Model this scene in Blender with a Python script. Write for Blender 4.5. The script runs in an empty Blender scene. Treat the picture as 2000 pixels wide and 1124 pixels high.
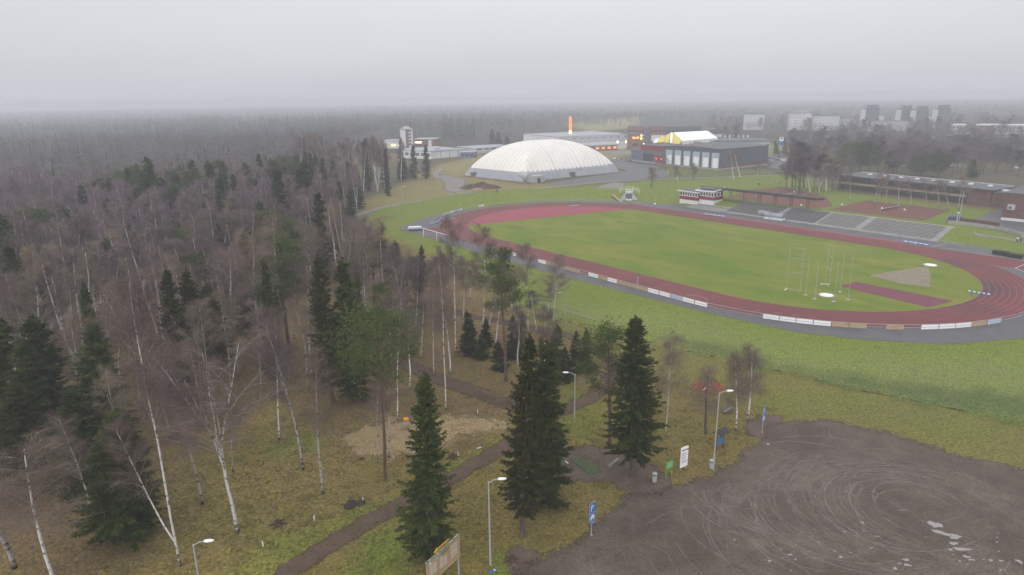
import bpy, math, random
import numpy as np
from mathutils import Vector, Matrix, Quaternion
scene = bpy.context.scene
COL = scene.collection
PI = math.pi
# ------------------------------------------------------------------ camera
FPX, TH, ROLL, H = 1301.93, 0.277335, -0.012729, 42.0
cam = bpy.data.cameras.new("camera")
cam.sensor_width = 36.0
cam.lens = 36.0 * FPX / 2000.0
cam.clip_start = 0.5
cam.clip_end = 20000
camo = bpy.data.objects.new("camera", cam)
COL.objects.link(camo)
cr, sr, ct, st = math.cos(ROLL), math.sin(ROLL), math.cos(TH), math.sin(TH)
vr = Vector((cr, sr * st, sr * ct)); vu = Vector((-sr, cr * st, cr * ct)); vf = Vector((0, ct, -st))
camo.matrix_world = Matrix(((vr.x, vu.x, -vf.x, 0), (vr.y, vu.y, -vf.y, 0), (vr.z, vu.z, -vf.z, H), (0, 0, 0, 1)))
scene.camera = camo
# ------------------------------------------------------------------ world: overcast sky
SUN_EL, SUN_ROT = math.radians(28), math.radians(200)
w = bpy.data.worlds.new("World"); scene.world = w; w.use_nodes = True
nt = w.node_tree; nt.nodes.clear()
out = nt.nodes.new("ShaderNodeOutputWorld")
sky = nt.nodes.new("ShaderNodeTexSky"); sky.sky_type = 'NISHITA'; sky.sun_disc = False
sky.sun_elevation = SUN_EL; sky.sun_rotation = SUN_ROT; sky.dust_density = 5.0
b1 = nt.nodes.new("ShaderNodeBackground"); b1.inputs[1].default_value = 0.05
hs = nt.nodes.new("ShaderNodeHueSaturation"); hs.inputs['Saturation'].default_value = 0.25
nt.links.new(sky.outputs[0], hs.inputs['Color']); nt.links.new(hs.outputs[0], b1.inputs[0])
tc = nt.nodes.new("ShaderNodeTexCoord"); sep = nt.nodes.new("ShaderNodeSeparateXYZ")
nt.links.new(tc.outputs['Generated'], sep.inputs[0])
mr = nt.nodes.new("ShaderNodeMapRange"); mr.inputs[1].default_value = 0.0; mr.inputs[2].default_value = 1.0
nt.links.new(sep.outputs[2], mr.inputs[0])
cr_ = nt.nodes.new("ShaderNodeValToRGB")
cr_.color_ramp.elements[0].position = 0.0; cr_.color_ramp.elements[0].color = (0.58, 0.592, 0.645, 1)
cr_.color_ramp.elements[1].position = 1.0; cr_.color_ramp.elements[1].color = (1.42, 1.43, 1.46, 1)
e = cr_.color_ramp.elements.new(0.18); e.color = (0.60, 0.61, 0.64, 1)
e = cr_.color_ramp.elements.new(0.4); e.color = (0.80, 0.81, 0.85, 1)
nt.links.new(mr.outputs[0], cr_.inputs[0])
# faint cloud structure
mp = nt.nodes.new("ShaderNodeMapping"); mp.inputs['Scale'].default_value = (1.2, 1.2, 6)
no = nt.nodes.new("ShaderNodeTexNoise"); no.inputs['Scale'].default_value = 2.0; no.inputs['Detail'].default_value = 3
nt.links.new(tc.outputs['Generated'], mp.inputs[0]); nt.links.new(mp.outputs[0], no.inputs[0])
mr2 = nt.nodes.new("ShaderNodeMapRange"); mr2.inputs[3].default_value = 0.93; mr2.inputs[4].default_value = 1.07
nt.links.new(no.outputs[0], mr2.inputs[0])
b2 = nt.nodes.new("ShaderNodeBackground"); nt.links.new(cr_.outputs[0], b2.inputs[0]); nt.links.new(mr2.outputs[0], b2.inputs[1])
ad = nt.nodes.new("ShaderNodeAddShader")
nt.links.new(b1.outputs[0], ad.inputs[0]); nt.links.new(b2.outputs[0], ad.inputs[1]); nt.links.new(ad.outputs[0], out.inputs[0])
sun = bpy.data.lights.new("sun", 'SUN'); sun.energy = 0.5; sun.angle = math.radians(25); sun.color = (1, 0.96, 0.9)
suno = bpy.data.objects.new("sun", sun); COL.objects.link(suno)
sd = Vector((math.sin(SUN_ROT) * math.cos(SUN_EL), math.cos(SUN_ROT) * math.cos(SUN_EL), math.sin(SUN_EL)))
suno.rotation_euler = sd.to_track_quat('Z', 'Y').to_euler()
# ------------------------------------------------------------------ render / exposure
scene.view_settings.view_transform = 'Standard'; scene.view_settings.look = 'None'
scene.view_settings.exposure = 0.0; scene.view_settings.gamma = 1.0
scene.render.engine = 'CYCLES'
cy = scene.cycles
cy.use_denoising = True
cy.max_bounces = 5; cy.diffuse_bounces = 2; cy.glossy_bounces = 2; cy.transmission_bounces = 2
cy.transparent_max_bounces = 12; cy.volume_bounces = 1
cy.use_adaptive_sampling = True; cy.adaptive_threshold = 0.02
HAZE = 0.00061
# ------------------------------------------------------------------ geometry of the view
def ray(u, v):
    x = (u - 1000) / FPX; y = (562 - v) / FPX
    x, y = cr * x - sr * y, sr * x + cr * y
    return np.array([x, ct + y * st, -st + y * ct])
def Gz(u, v, z=0.0):
    d = ray(u, v); t = (H - z) / -d[2]
    return np.array([d[0] * t, d[1] * t])
def proj(X, Y, Z):
    X = np.asarray(X, float); Y = np.asarray(Y, float); Z = np.asarray(Z, float) - H
    r = X * vr.x + Y * vr.y + Z * vr.z; u_ = X * vu.x + Y * vu.y + Z * vu.z; f_ = X * vf.x + Y * vf.y + Z * vf.z
    f_ = np.where(f_ < 0.1, 0.1, f_)
    return 1000 + FPX * r / f_, 562 - FPX * u_ / f_
# stadium frame
CX, CY, PH = 48.11, 195.59, -0.89306
cp, sp = math.cos(PH), math.sin(PH)
TL, TR, TW = 42.1, 36.5, 9.9
def T(a, b): return (CX + a * cp - b * sp, CY + a * sp + b * cp)
def TI(X, Y):
    X = np.asarray(X) - CX; Y = np.asarray(Y) - CY
    return X * cp + Y * sp, -X * sp + Y * cp
def sst(x): x = np.clip(x, 0, 1); return x * x * (3 - 2 * x)
def seg_d(P, poly, closed=True):
    """distance to polyline, inside mask"""
    P = np.asarray(P, float); poly = np.asarray(poly, float)
    n = len(poly); best = np.full(len(P), 1e18); ins = np.zeros(len(P), bool)
    for i in range(n if closed else n - 1):
        a = poly[i]; b = poly[(i + 1) % n]; ab = b - a
        t = np.clip(((P - a) @ ab) / max(ab @ ab, 1e-12), 0, 1)
        q = a + t[:, None] * ab - P
        best = np.minimum(best, (q ** 2).sum(1))
        if closed:
            c = ((a[1] > P[:, 1]) != (b[1] > P[:, 1])) & (P[:, 0] < (b[0] - a[0]) * (P[:, 1] - a[1]) / (b[1] - a[1] + 1e-12) + a[0])
            ins ^= c
    return np.sqrt(best), ins
DITCH = np.array([Gz(u, v) for u, v in [(900, 566), (960, 585), (1035, 604), (1109, 626), (1173, 645), (1275, 669), (1352, 686), (1416, 701), (1557, 731), (1700, 765), (1800, 785), (2000, 822), (2300, 880)]])
def hgt(X, Y):
    X = np.atleast_1d(np.asarray(X, float)); Y = np.atleast_1d(np.asarray(Y, float))
    a, b = TI(X, Y)
    d = np.hypot(np.maximum(np.abs(a) - TL, 0), b) - TR
    bank = 2.4 * sst((d - 20) / 9) * (1 - sst((d - 36) / 18)) * sst((b + 25) / 30) * sst((-44 - a) / 6)
    st_ = 2.2 * sst((b - 56.5) / 11.5) * (1 - sst((b - 76) / 11)) * sst((a + 46) / 4) * (1 - sst((a - 51) / 8))
    h = np.maximum(bank, st_)
    m = (np.abs(X - 50) < 150) & (Y < 190)
    if m.any():
        dd, _ = seg_d(np.c_[X[m], Y[m]], DITCH, False)
        h[m] -= 0.35 * np.exp(-(dd / 0.8) ** 2)
    h += 0.1 * (np.sin(X * .41 + 1.3 * np.sin(Y * .23)) + np.sin(Y * .37 + 1.1 * np.sin(X * .31 + 1))) * sst((-X - 10) / 20) * 0.7
    return h
def GH(u, v):
    z = 0.0
    for _ in range(12):
        p = Gz(u, v, z); z2 = float(hgt(p[0], p[1])[0]); z = 0.5 * z + 0.5 * z2
    return np.array([p[0], p[1], z])
def ztop(X, Y, u, v):
    d = ray(u, v); return H + d[2] * (Y / d[1])
def PTS(l): return [tuple(GH(u, v)[:2]) for u, v in l]

# ------------------------------------------------------------------ materials
def newmat(name):
    m = bpy.data.materials.new(name); m.use_nodes = True
    n = m.node_tree; n.nodes.clear()
    o = n.nodes.new("ShaderNodeOutputMaterial"); p = n.nodes.new("ShaderNodeBsdfPrincipled")
    n.links.new(p.outputs[0], o.inputs[0])
    p.inputs['Specular IOR Level'].default_value = 0.3
    return m, n, p, o
def N(n, t, **k):
    x = n.nodes.new(t)
    for a, b in k.items(): setattr(x, a, b)
    return x
def noise(n, vec, scale, detail=3, rough=0.55, dist=0.0, stretch=None):
    if stretch is not None:
        mp = n.nodes.new("ShaderNodeMapping"); mp.inputs['Scale'].default_value = stretch
        n.links.new(vec, mp.inputs[0]); vec = mp.outputs[0]
    t = n.nodes.new("ShaderNodeTexNoise"); t.inputs['Scale'].default_value = scale
    t.inputs['Detail'].default_value = detail; t.inputs['Roughness'].default_value = rough; t.inputs['Distortion'].default_value = dist
    n.links.new(vec, t.inputs['Vector']); return t.outputs[0]
def mapr(n, s, a, b, c, d):
    m = n.nodes.new("ShaderNodeMapRange"); m.inputs[1].default_value = a; m.inputs[2].default_value = b
    m.inputs[3].default_value = c; m.inputs[4].default_value = d; n.links.new(s, m.inputs[0]); return m.outputs[0]
def mix(n, f, a, b, mode='MIX'):
    m = n.nodes.new("ShaderNodeMix"); m.data_type = 'RGBA'; m.blend_type = mode
    for s, i in ((f, 0), (a, 6), (b, 7)):
        if hasattr(s, 'is_linked'): n.links.new(s, m.inputs[i])
        elif i == 0: m.inputs[0].default_value = s
        else: m.inputs[i].default_value = (*s[:3], 1)
    return m.outputs[2]
def mth(n, op, a, b=None, c=None):
    m = n.nodes.new("ShaderNodeMath"); m.operation = op
    for i, s in enumerate((a, b, c)):
        if s is None: continue
        if hasattr(s, 'is_linked'): n.links.new(s, m.inputs[i])
        else: m.inputs[i].default_value = s
    return m.outputs[0]
def bump(n, p, s, strength, dist=0.05):
    b = n.nodes.new("ShaderNodeBump"); b.inputs['Strength'].default_value = strength; b.inputs['Distance'].default_value = dist
    n.links.new(s, b.inputs['Height']); n.links.new(b.outputs[0], p.inputs['Normal'])
_mc = {}
def plain(name, c, rough=0.7, var=0.12, scale=2.0, metal=0.0, streak=None):
    """painted / plain surface with mottling"""
    if name in _mc: return _mc[name]
    m, n, p, o = newmat(name)
    tcn = N(n, "ShaderNodeTexCoord").outputs['Object']
    f = noise(n, tcn, scale, 5, 0.65, stretch=streak)
    f2 = noise(n, tcn, scale * 9, 2)
    f = mth(n, 'ADD', mth(n, 'MULTIPLY', f, 0.7), mth(n, 'MULTIPLY', f2, 0.3))
    k = mapr(n, f, 0.3, 0.7, 1 - var * 1.6, 1 + var)
    cc = n.nodes.new("ShaderNodeVectorMath"); cc.operation = 'SCALE'; cc.inputs[0].default_value = c
    n.links.new(k, cc.inputs[3]); n.links.new(cc.outputs[0], p.inputs['Base Color'])
    p.inputs['Roughness'].default_value = rough; p.inputs['Metallic'].default_value = metal
    _mc[name] = m; return m
def emit(name, c, s):
    if name in _mc: return _mc[name]
    m, n, p, o = newmat(name); p.inputs['Base Color'].default_value = (*c, 1)
    p.inputs['Emission Color'].default_value = (*c, 1); p.inputs['Emission Strength'].default_value = s
    _mc[name] = m; return m
def glass(name, c=(0.03, 0.035, 0.04)):
    if name in _mc: return _mc[name]
    m, n, p, o = newmat(name); p.inputs['Base Color'].default_value = (*c, 1); p.inputs['Roughness'].default_value = 0.12
    p.inputs['Specular IOR Level'].default_value = 0.6
    _mc[name] = m; return m
def brick(name, c1, c2, mortar, sc=1.0):
    if name in _mc: return _mc[name]
    m, n, p, o = newmat(name); tcn = N(n, "ShaderNodeTexCoord").outputs['Object']
    sx = N(n, "ShaderNodeSeparateXYZ"); n.links.new(tcn, sx.inputs[0]); cb = N(n, "ShaderNodeCombineXYZ")
    n.links.new(mth(n, 'ADD', sx.outputs[0], sx.outputs[1]), cb.inputs[0]); n.links.new(sx.outputs[2], cb.inputs[1])
    b = N(n, "ShaderNodeTexBrick"); b.inputs['Scale'].default_value = sc; b.inputs['Color1'].default_value = (*c1, 1); b.inputs['Color2'].default_value = (*c2, 1)
    b.inputs['Mortar'].default_value = (*mortar, 1); b.inputs['Brick Width'].default_value = 0.3; b.inputs['Row Height'].default_value = 0.09; b.inputs['Mortar Size'].default_value = 0.012
    n.links.new(cb.outputs[0], b.inputs[0])
    f = mapr(n, noise(n, tcn, 0.6, 5), 0.3, 0.7, 0.75, 1.2)
    n.links.new(mix(n, 1.0, b.outputs[0], f, 'MULTIPLY'), p.inputs['Base Color']); p.inputs['Roughness'].default_value = 0.85
    _mc[name] = m; return m
def soft_alpha(n, p, o, tcn, amp=0.5, scale=0.6):
    """real worn edge: coverage from the 'edge' attribute (1 inside, 0 at the fringe) broken up by noise"""
    at = N(n, "ShaderNodeAttribute", attribute_name="edge").outputs['Fac']
    nz = noise(n, tcn, scale, 5, 0.65); nz2 = noise(n, tcn, scale * 6, 3, 0.6)
    s = mth(n, 'ADD', mth(n, 'ADD', at, mth(n, 'MULTIPLY', mth(n, 'SUBTRACT', nz, 0.5), amp * 1.6)), mth(n, 'MULTIPLY', mth(n, 'SUBTRACT', nz2, 0.5), amp * 0.9))
    al = mapr(n, s, 0.38, 0.62, 0, 1)
    n.links.new(al, p.inputs['Alpha'])

def mat_ground():
    m, n, p, o = newmat("ground_cover")
    tcn = N(n, "ShaderNodeTexCoord").outputs['Object']
    col = N(n, "ShaderNodeAttribute", attribute_name="tint").outputs['Color']
    big = noise(n, tcn, 0.07, 5, 0.6, 0.4); med = noise(n, tcn, 0.55, 5, 0.65, 0.3); sm = noise(n, tcn, 2.6, 4, 0.7); fine = noise(n, tcn, 11, 3, 0.7)
    c = mix(n, mapr(n, big, 0.42, 0.62, 0, 0.55), col, (0.98, 1.12, 0.80), 'MULTIPLY')
    c = mix(n, mapr(n, med, 0.5, 0.72, 0, 0.55), c, (1.35, 1.15, 0.95), 'MULTIPLY')
    c = mix(n, mapr(n, med, 0.48, 0.28, 0, 0.6), c, (0.62, 0.66, 0.6), 'MULTIPLY')
    c = mix(n, mapr(n, sm, 0.5, 0.68, 0, 0.85), c, (1.75, 1.55, 1.2), 'MULTIPLY')
    c = mix(n, mapr(n, sm, 0.5, 0.32, 0, 0.85), c, (0.42, 0.42, 0.42), 'MULTIPLY')
    sm2 = noise(n, tcn, 5.5, 3, 0.7)
    lt = noise(n, tcn, 3.3, 2, 0.5); c = mix(n, mapr(n, lt, 0.68, 0.74, 0, 0.6), c, (0.26, 0.19, 0.09))
    c = mix(n, mapr(n, sm2, 0.5, 0.7, 0, 0.7), c, (1.6, 1.45, 1.1), 'MULTIPLY')
    c = mix(n, mapr(n, sm2, 0.5, 0.3, 0, 0.7), c, (0.5, 0.5, 0.5), 'MULTIPLY')
    cl = noise(n, tcn, 0.9, 2, 0.5); c = mix(n, mapr(n, cl, 0.66, 0.72, 0, 0.5), c, (0.3, 0.32, 0.3), 'MULTIPLY')
    c = mix(n, mapr(n, fine, 0.45, 0.75, 0, 0.6), c, (1.7, 1.6, 1.4), 'MULTIPLY')
    c = mix(n, mapr(n, fine, 0.5, 0.3, 0, 0.6), c, (0.5, 0.52, 0.5), 'MULTIPLY')
    n.links.new(c, p.inputs['Base Color']); p.inputs['Roughness'].default_value = 1.0; p.inputs['Specular IOR Level'].default_value = 0.05
    bump(n, p, mth(n, 'ADD', sm, fine), 0.3, 0.06)
    return m
def mat_sheet(name, c1, c2, c3, scale=0.4, rough=0.9, amp=0.5, escale=0.6, spec=0.2, fine_amt=0.5, fs=14):
    m, n, p, o = newmat(name)
    tcn = N(n, "ShaderNodeTexCoord").outputs['Object']
    a = noise(n, tcn, scale, 5, 0.65, 0.5); b = noise(n, tcn, scale * 5, 4, 0.65); f = noise(n, tcn, fs, 3, 0.7)
    c = mix(n, mapr(n, a, 0.35, 0.65, 0, 1), c1, c2)
    c = mix(n, mapr(n, b, 0.45, 0.75, 0, 0.8), c, c3)
    c = mix(n, mapr(n, f, 0.4, 0.7, 0, fine_amt), c, (1.6, 1.6, 1.6), 'MULTIPLY')
    c = mix(n, mapr(n, f, 0.5, 0.3, 0, fine_amt), c, (0.55, 0.55, 0.55), 'MULTIPLY')
    n.links.new(c, p.inputs['Base Color']); p.inputs['Roughness'].default_value = rough; p.inputs['Specular IOR Level'].default_value = spec
    soft_alpha(n, p, o, tcn, amp, escale)
    bump(n, p, f, 0.25, 0.02)
    return m
def mat_track():
    m, n, p, o = newmat("tartan")
    tcn = N(n, "ShaderNodeTexCoord").outputs['Object']
    a = noise(n, tcn, 0.09, 4, 0.6, 0.5); b = noise(n, tcn, 0.7, 5, 0.7); f = noise(n, tcn, 9, 3, 0.7)
    c = mix(n, mapr(n, a, 0.35, 0.65, 0, 1), (0.128, 0.025, 0.026), (0.172, 0.033, 0.033))
    c = mix(n, mapr(n, b, 0.4, 0.7, 0, 0.5), c, (0.085, 0.036, 0.042))
    # old damp stains of the surface on the inside of the right-hand bend
    gx = N(n, "ShaderNodeSeparateXYZ"); n.links.new(tcn, gx.inputs[0])
    def blob(x, y, r):
        d = N(n, "ShaderNodeVectorMath", operation='DISTANCE'); n.links.new(tcn, d.inputs[0]); d.inputs[1].default_value = (x, y, 0.06)
        return mapr(n, mth(n, 'ADD', d.outputs[1], mth(n, 'MULTIPLY', mth(n, 'SUBTRACT', b, 0.5), 9.0)), r * 0.4, r, 1, 0)
    w1 = GH(1905, 560); w2 = GH(1830, 515); w3 = GH(1895, 600)
    bl = mth(n, 'MAXIMUM', mth(n, 'MAXIMUM', blob(w1[0], w1[1], 9.5), mth(n, 'MULTIPLY', blob(w2[0] + 6, w2[1], 7), 0.5)), mth(n, 'MULTIPLY', blob(w3[0], w3[1], 7), 0.6))
    c = mix(n, mth(n, 'MULTIPLY', bl, 0.75), c, (0.05, 0.026, 0.035))
    c = mix(n, mapr(n, f, 0.4, 0.7, 0, 0.35), c, (1.5, 1.5, 1.5), 'MULTIPLY')
    n.links.new(c, p.inputs['Base Color']); p.inputs['Roughness'].default_value = 0.75
    return m
def mat_infield():
    m, n, p, o = newmat("infield_turf")
    tcn = N(n, "ShaderNodeTexCoord").outputs['Object']
    mp = N(n, "ShaderNodeMapping"); mp.inputs['Rotation'].default_value = (0, 0, -PH); n.links.new(tcn, mp.inputs[0]); v = mp.outputs[0]
    A = noise(n, v, 0.035, 4, 0.6, 0.6, (1, 1.8, 1)); B = noise(n, v, 0.16, 5, 0.65, 0.3, (0.6, 1.5, 1)); C = noise(n, v, 1.6, 4, 0.7); F = noise(n, v, 9, 3, 0.7)
    s = mth(n, 'ADD', mth(n, 'MULTIPLY', A, 0.6), mth(n, 'MULTIPLY', B, 0.4))
    c = mix(n, mapr(n, s, 0.40, 0.64, 0, 1), (0.115, 0.172, 0.026), (0.205, 0.205, 0.045))
    c = mix(n, mapr(n, B, 0.45, 0.25, 0, 0.6), c, (0.08, 0.135, 0.022))
    c = mix(n, mapr(n, C, 0.5, 0.8, 0, 0.45), c, (0.22, 0.21, 0.075))
    c = mix(n, mapr(n, F, 0.35, 0.5, 0.5, 0), c, (0.6, 0.6, 0.6), 'MULTIPLY')
    c = mix(n, mapr(n, F, 0.5, 0.7, 0, 0.4), c, (1.4, 1.4, 1.3), 'MULTIPLY')
    n.links.new(c, p.inputs['Base Color']); p.inputs['Roughness'].default_value = 1; p.inputs['Specular IOR Level'].default_value = 0.05
    return m
def mat_leaf(name, c1, c2, c3=None, vs=0.35):
    m, n, p, o = newmat(name)
    tcn = N(n, "ShaderNodeTexCoord").outputs['Object']; oi = N(n, "ShaderNodeObjectInfo").outputs['Random']
    a = noise(n, tcn, vs, 3, 0.6); f = noise(n, tcn, 4.0, 2, 0.6)
    c = mix(n, mapr(n, a, 0.35, 0.65, 0, 1), c1, c2)
    if c3: c = mix(n, mapr(n, f, 0.55, 0.8, 0, 0.8), c, c3)
    k = mapr(n, oi, 0, 1, 0.68, 1.35)
    c = mix(n, 1.0, c, k, 'MULTIPLY')
    o2 = mth(n, 'FRACT', mth(n, 'MULTIPLY', oi, 7.31)); c = mix(n, mapr(n, o2, 0, 1, 0, 0.5), c, (1.08, 1.12, 0.7), 'MULTIPLY')
    n.links.new(c, p.inputs['Base Color']); p.inputs['Roughness'].default_value = 0.9; p.inputs['Specular IOR Level'].default_value = 0.08
    return m
def mat_birchbark(name, white=(0.44, 0.425, 0.41), dark=(0.05, 0.045, 0.04), thr=0.505):
    m, n, p, o = newmat(name)
    tcn = N(n, "ShaderNodeTexCoord").outputs['Object']
    a = noise(n, tcn, 1.6, 4, 0.7, 0.2, (1, 1, 1.6)); b = noise(n, tcn, 0.22, 2)
    sx = N(n, "ShaderNodeSeparateXYZ"); n.links.new(tcn, sx.inputs[0])
    base = mapr(n, sx.outputs[2], 0.2, 1.6, 0.16, 0.0)
    s = mth(n, 'ADD', mth(n, 'ADD', a, base), mth(n, 'MULTIPLY', mth(n, 'SUBTRACT', b, 0.5), 0.35))
    c = mix(n, mapr(n, s, thr, thr + 0.06, 0, 1), white, dark)
    oi = N(n, "ShaderNodeObjectInfo").outputs['Random']
    c = mix(n, mapr(n, oi, 0, 1, 0, 0.45), c, (0.2, 0.18, 0.165))
    n.links.new(c, p.inputs['Base Color']); p.inputs['Roughness'].default_value = 0.85
    return m
M = {}
M['ground'] = mat_ground(); M['track'] = mat_track(); M['infield'] = mat_infield()
M['spruce'] = mat_leaf("spruce_needles", (0.021, 0.033, 0.009), (0.046, 0.060, 0.016), (0.11, 0.105, 0.03))
M['spruce2'] = mat_leaf("yellowed_spruce_needles", (0.026, 0.036, 0.010), (0.060, 0.060, 0.018), (0.115, 0.09, 0.026))
M['pine'] = mat_leaf("pine_needles", (0.04, 0.062, 0.02), (0.066, 0.088, 0.03), (0.10, 0.115, 0.042))
M['twig'] = mat_leaf("birch_twigs", (0.115, 0.085, 0.086), (0.17, 0.122, 0.12), (0.22, 0.175, 0.15))
M['twig2'] = mat_leaf("grey_twigs", (0.15, 0.118, 0.092), (0.20, 0.155, 0.12), (0.25, 0.2, 0.15))
M['twigfar'] = mat_leaf('distant_twigs', (0.046, 0.04, 0.056), (0.068, 0.056, 0.074), None)
M['birch_far'] = mat_birchbark('pale_birch_bark', (0.66, 0.65, 0.64), (0.1, 0.09, 0.085), 0.56)
M['birch'] = mat_birchbark("birch_bark")
M['birch_w'] = mat_birchbark("white_birch_bark", (0.72, 0.72, 0.71), (0.04, 0.037, 0.034), 0.53)
M['mtwig'] = mat_leaf('lilac_twigs', (0.108, 0.08, 0.096), (0.16, 0.118, 0.13), (0.20, 0.16, 0.158))
M['limb'] = plain('birch_limbs', (0.26, 0.22, 0.2), 0.95, 0.3, 3)
M['limb_w'] = plain('pale_birch_limbs', (0.42, 0.40, 0.38), 0.9, 0.3, 3)
M['bark'] = plain("grey_bark", (0.10, 0.085, 0.072), 0.95, 0.4, 3, streak=(1, 1, 0.3))
M['pinebark'] = plain("pine_bark", (0.12, 0.085, 0.062), 0.95, 0.4, 2, streak=(1, 1, 0.4))
M['gravel'] = mat_sheet("lot_gravel", (0.064, 0.046, 0.035), (0.108, 0.084, 0.066), (0.045, 0.033, 0.026), 0.11, 0.8, 0.8, 0.35, 0.3, 0.8, 4.5)
M['asphalt'] = mat_sheet("wet_asphalt", (0.075, 0.073, 0.08), (0.10, 0.096, 0.10), (0.06, 0.058, 0.064), 0.25, 0.6, 0.25, 0.5, 0.4, 0.3)
M['path'] = mat_sheet("path_gravel", (0.088, 0.062, 0.045), (0.115, 0.082, 0.06), (0.06, 0.043, 0.031), 0.35, 0.95, 0.7, 0.8, 0.1, 0.5)
M['greypath'] = mat_sheet("grey_path_gravel", (0.19, 0.172, 0.16), (0.24, 0.22, 0.2), (0.15, 0.135, 0.125), 0.3, 0.95, 0.6, 0.6, 0.1, 0.4)
M['dirt'] = mat_sheet("bare_dirt", (0.10, 0.076, 0.06), (0.14, 0.105, 0.085), (0.07, 0.055, 0.045), 0.4, 0.95, 0.9, 0.5, 0.1, 0.5)
M['chips'] = mat_sheet("wood_chips", (0.21, 0.16, 0.085), (0.29, 0.215, 0.12), (0.13, 0.095, 0.045), 0.8, 0.95, 0.9, 0.5, 0.1, 0.9, 5)
M['clay'] = mat_sheet("court_clay", (0.14, 0.062, 0.052), (0.17, 0.082, 0.07), (0.12, 0.064, 0.056), 0.15, 0.95, 0.5, 0.3, 0.1, 0.3)
M['line'] = plain("faded_line_paint", (0.30, 0.22, 0.21), 0.8, 0.2, 0.5)
M['wline'] = plain("white_line_paint", (0.55, 0.5, 0.48), 0.8, 0.2, 0.5)
M['white'] = plain("white_paint", (0.78, 0.78, 0.78), 0.6, 0.08)
M['board'] = plain("white_board_paint", (0.82, 0.82, 0.84), 0.5, 0.06, 0.8)
M['tan'] = plain("raw_timber", (0.43, 0.32, 0.185), 0.85, 0.3, 1.5, streak=(0.3, 1, 4))
M['greywood'] = plain("weathered_wood", (0.22, 0.21, 0.2), 0.9, 0.3, 1.5, streak=(0.3, 1, 4))
M['steel'] = plain("galvanised_steel", (0.36, 0.37, 0.38), 0.55, 0.12, 3)
M['dsteel'] = plain("dark_steel", (0.12, 0.12, 0.125), 0.6, 0.2, 3)
M['lampglass'] = plain("lamp_head_white", (0.8, 0.82, 0.85), 0.35, 0.04)
M['concrete'] = plain("concrete", (0.32, 0.31, 0.30), 0.9, 0.2, 0.8)
M['dconcrete'] = plain("dark_wet_concrete", (0.15, 0.145, 0.145), 0.85, 0.25, 0.8)
M['bench'] = plain("dark_bench_planks", (0.075, 0.072, 0.078), 0.8, 0.3, 1.0)  # on the left stand sections this darker tone carries the roof's shade
M['gbench'] = plain("grey_bench_planks", (0.125, 0.12, 0.125), 0.8, 0.3, 1.0)
M['window'] = glass("window_glass")
M['frame'] = plain("white_frame", (0.65, 0.65, 0.65), 0.6, 0.06)
M['black'] = plain("black_rubber", (0.02, 0.02, 0.022), 0.7, 0.2)
M['blue'] = plain("sign_blue", (0.02, 0.14, 0.5), 0.4, 0.05)
M['red'] = plain("red_boards", (0.22, 0.028, 0.03), 0.8, 0.2, 1.5)
M['roofgrey'] = plain("grey_felt_roof", (0.115, 0.12, 0.13), 0.8, 0.2, 0.3)
M['roofpale'] = plain("pale_metal_roof", (0.34, 0.35, 0.38), 0.6, 0.12, 0.15)

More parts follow.
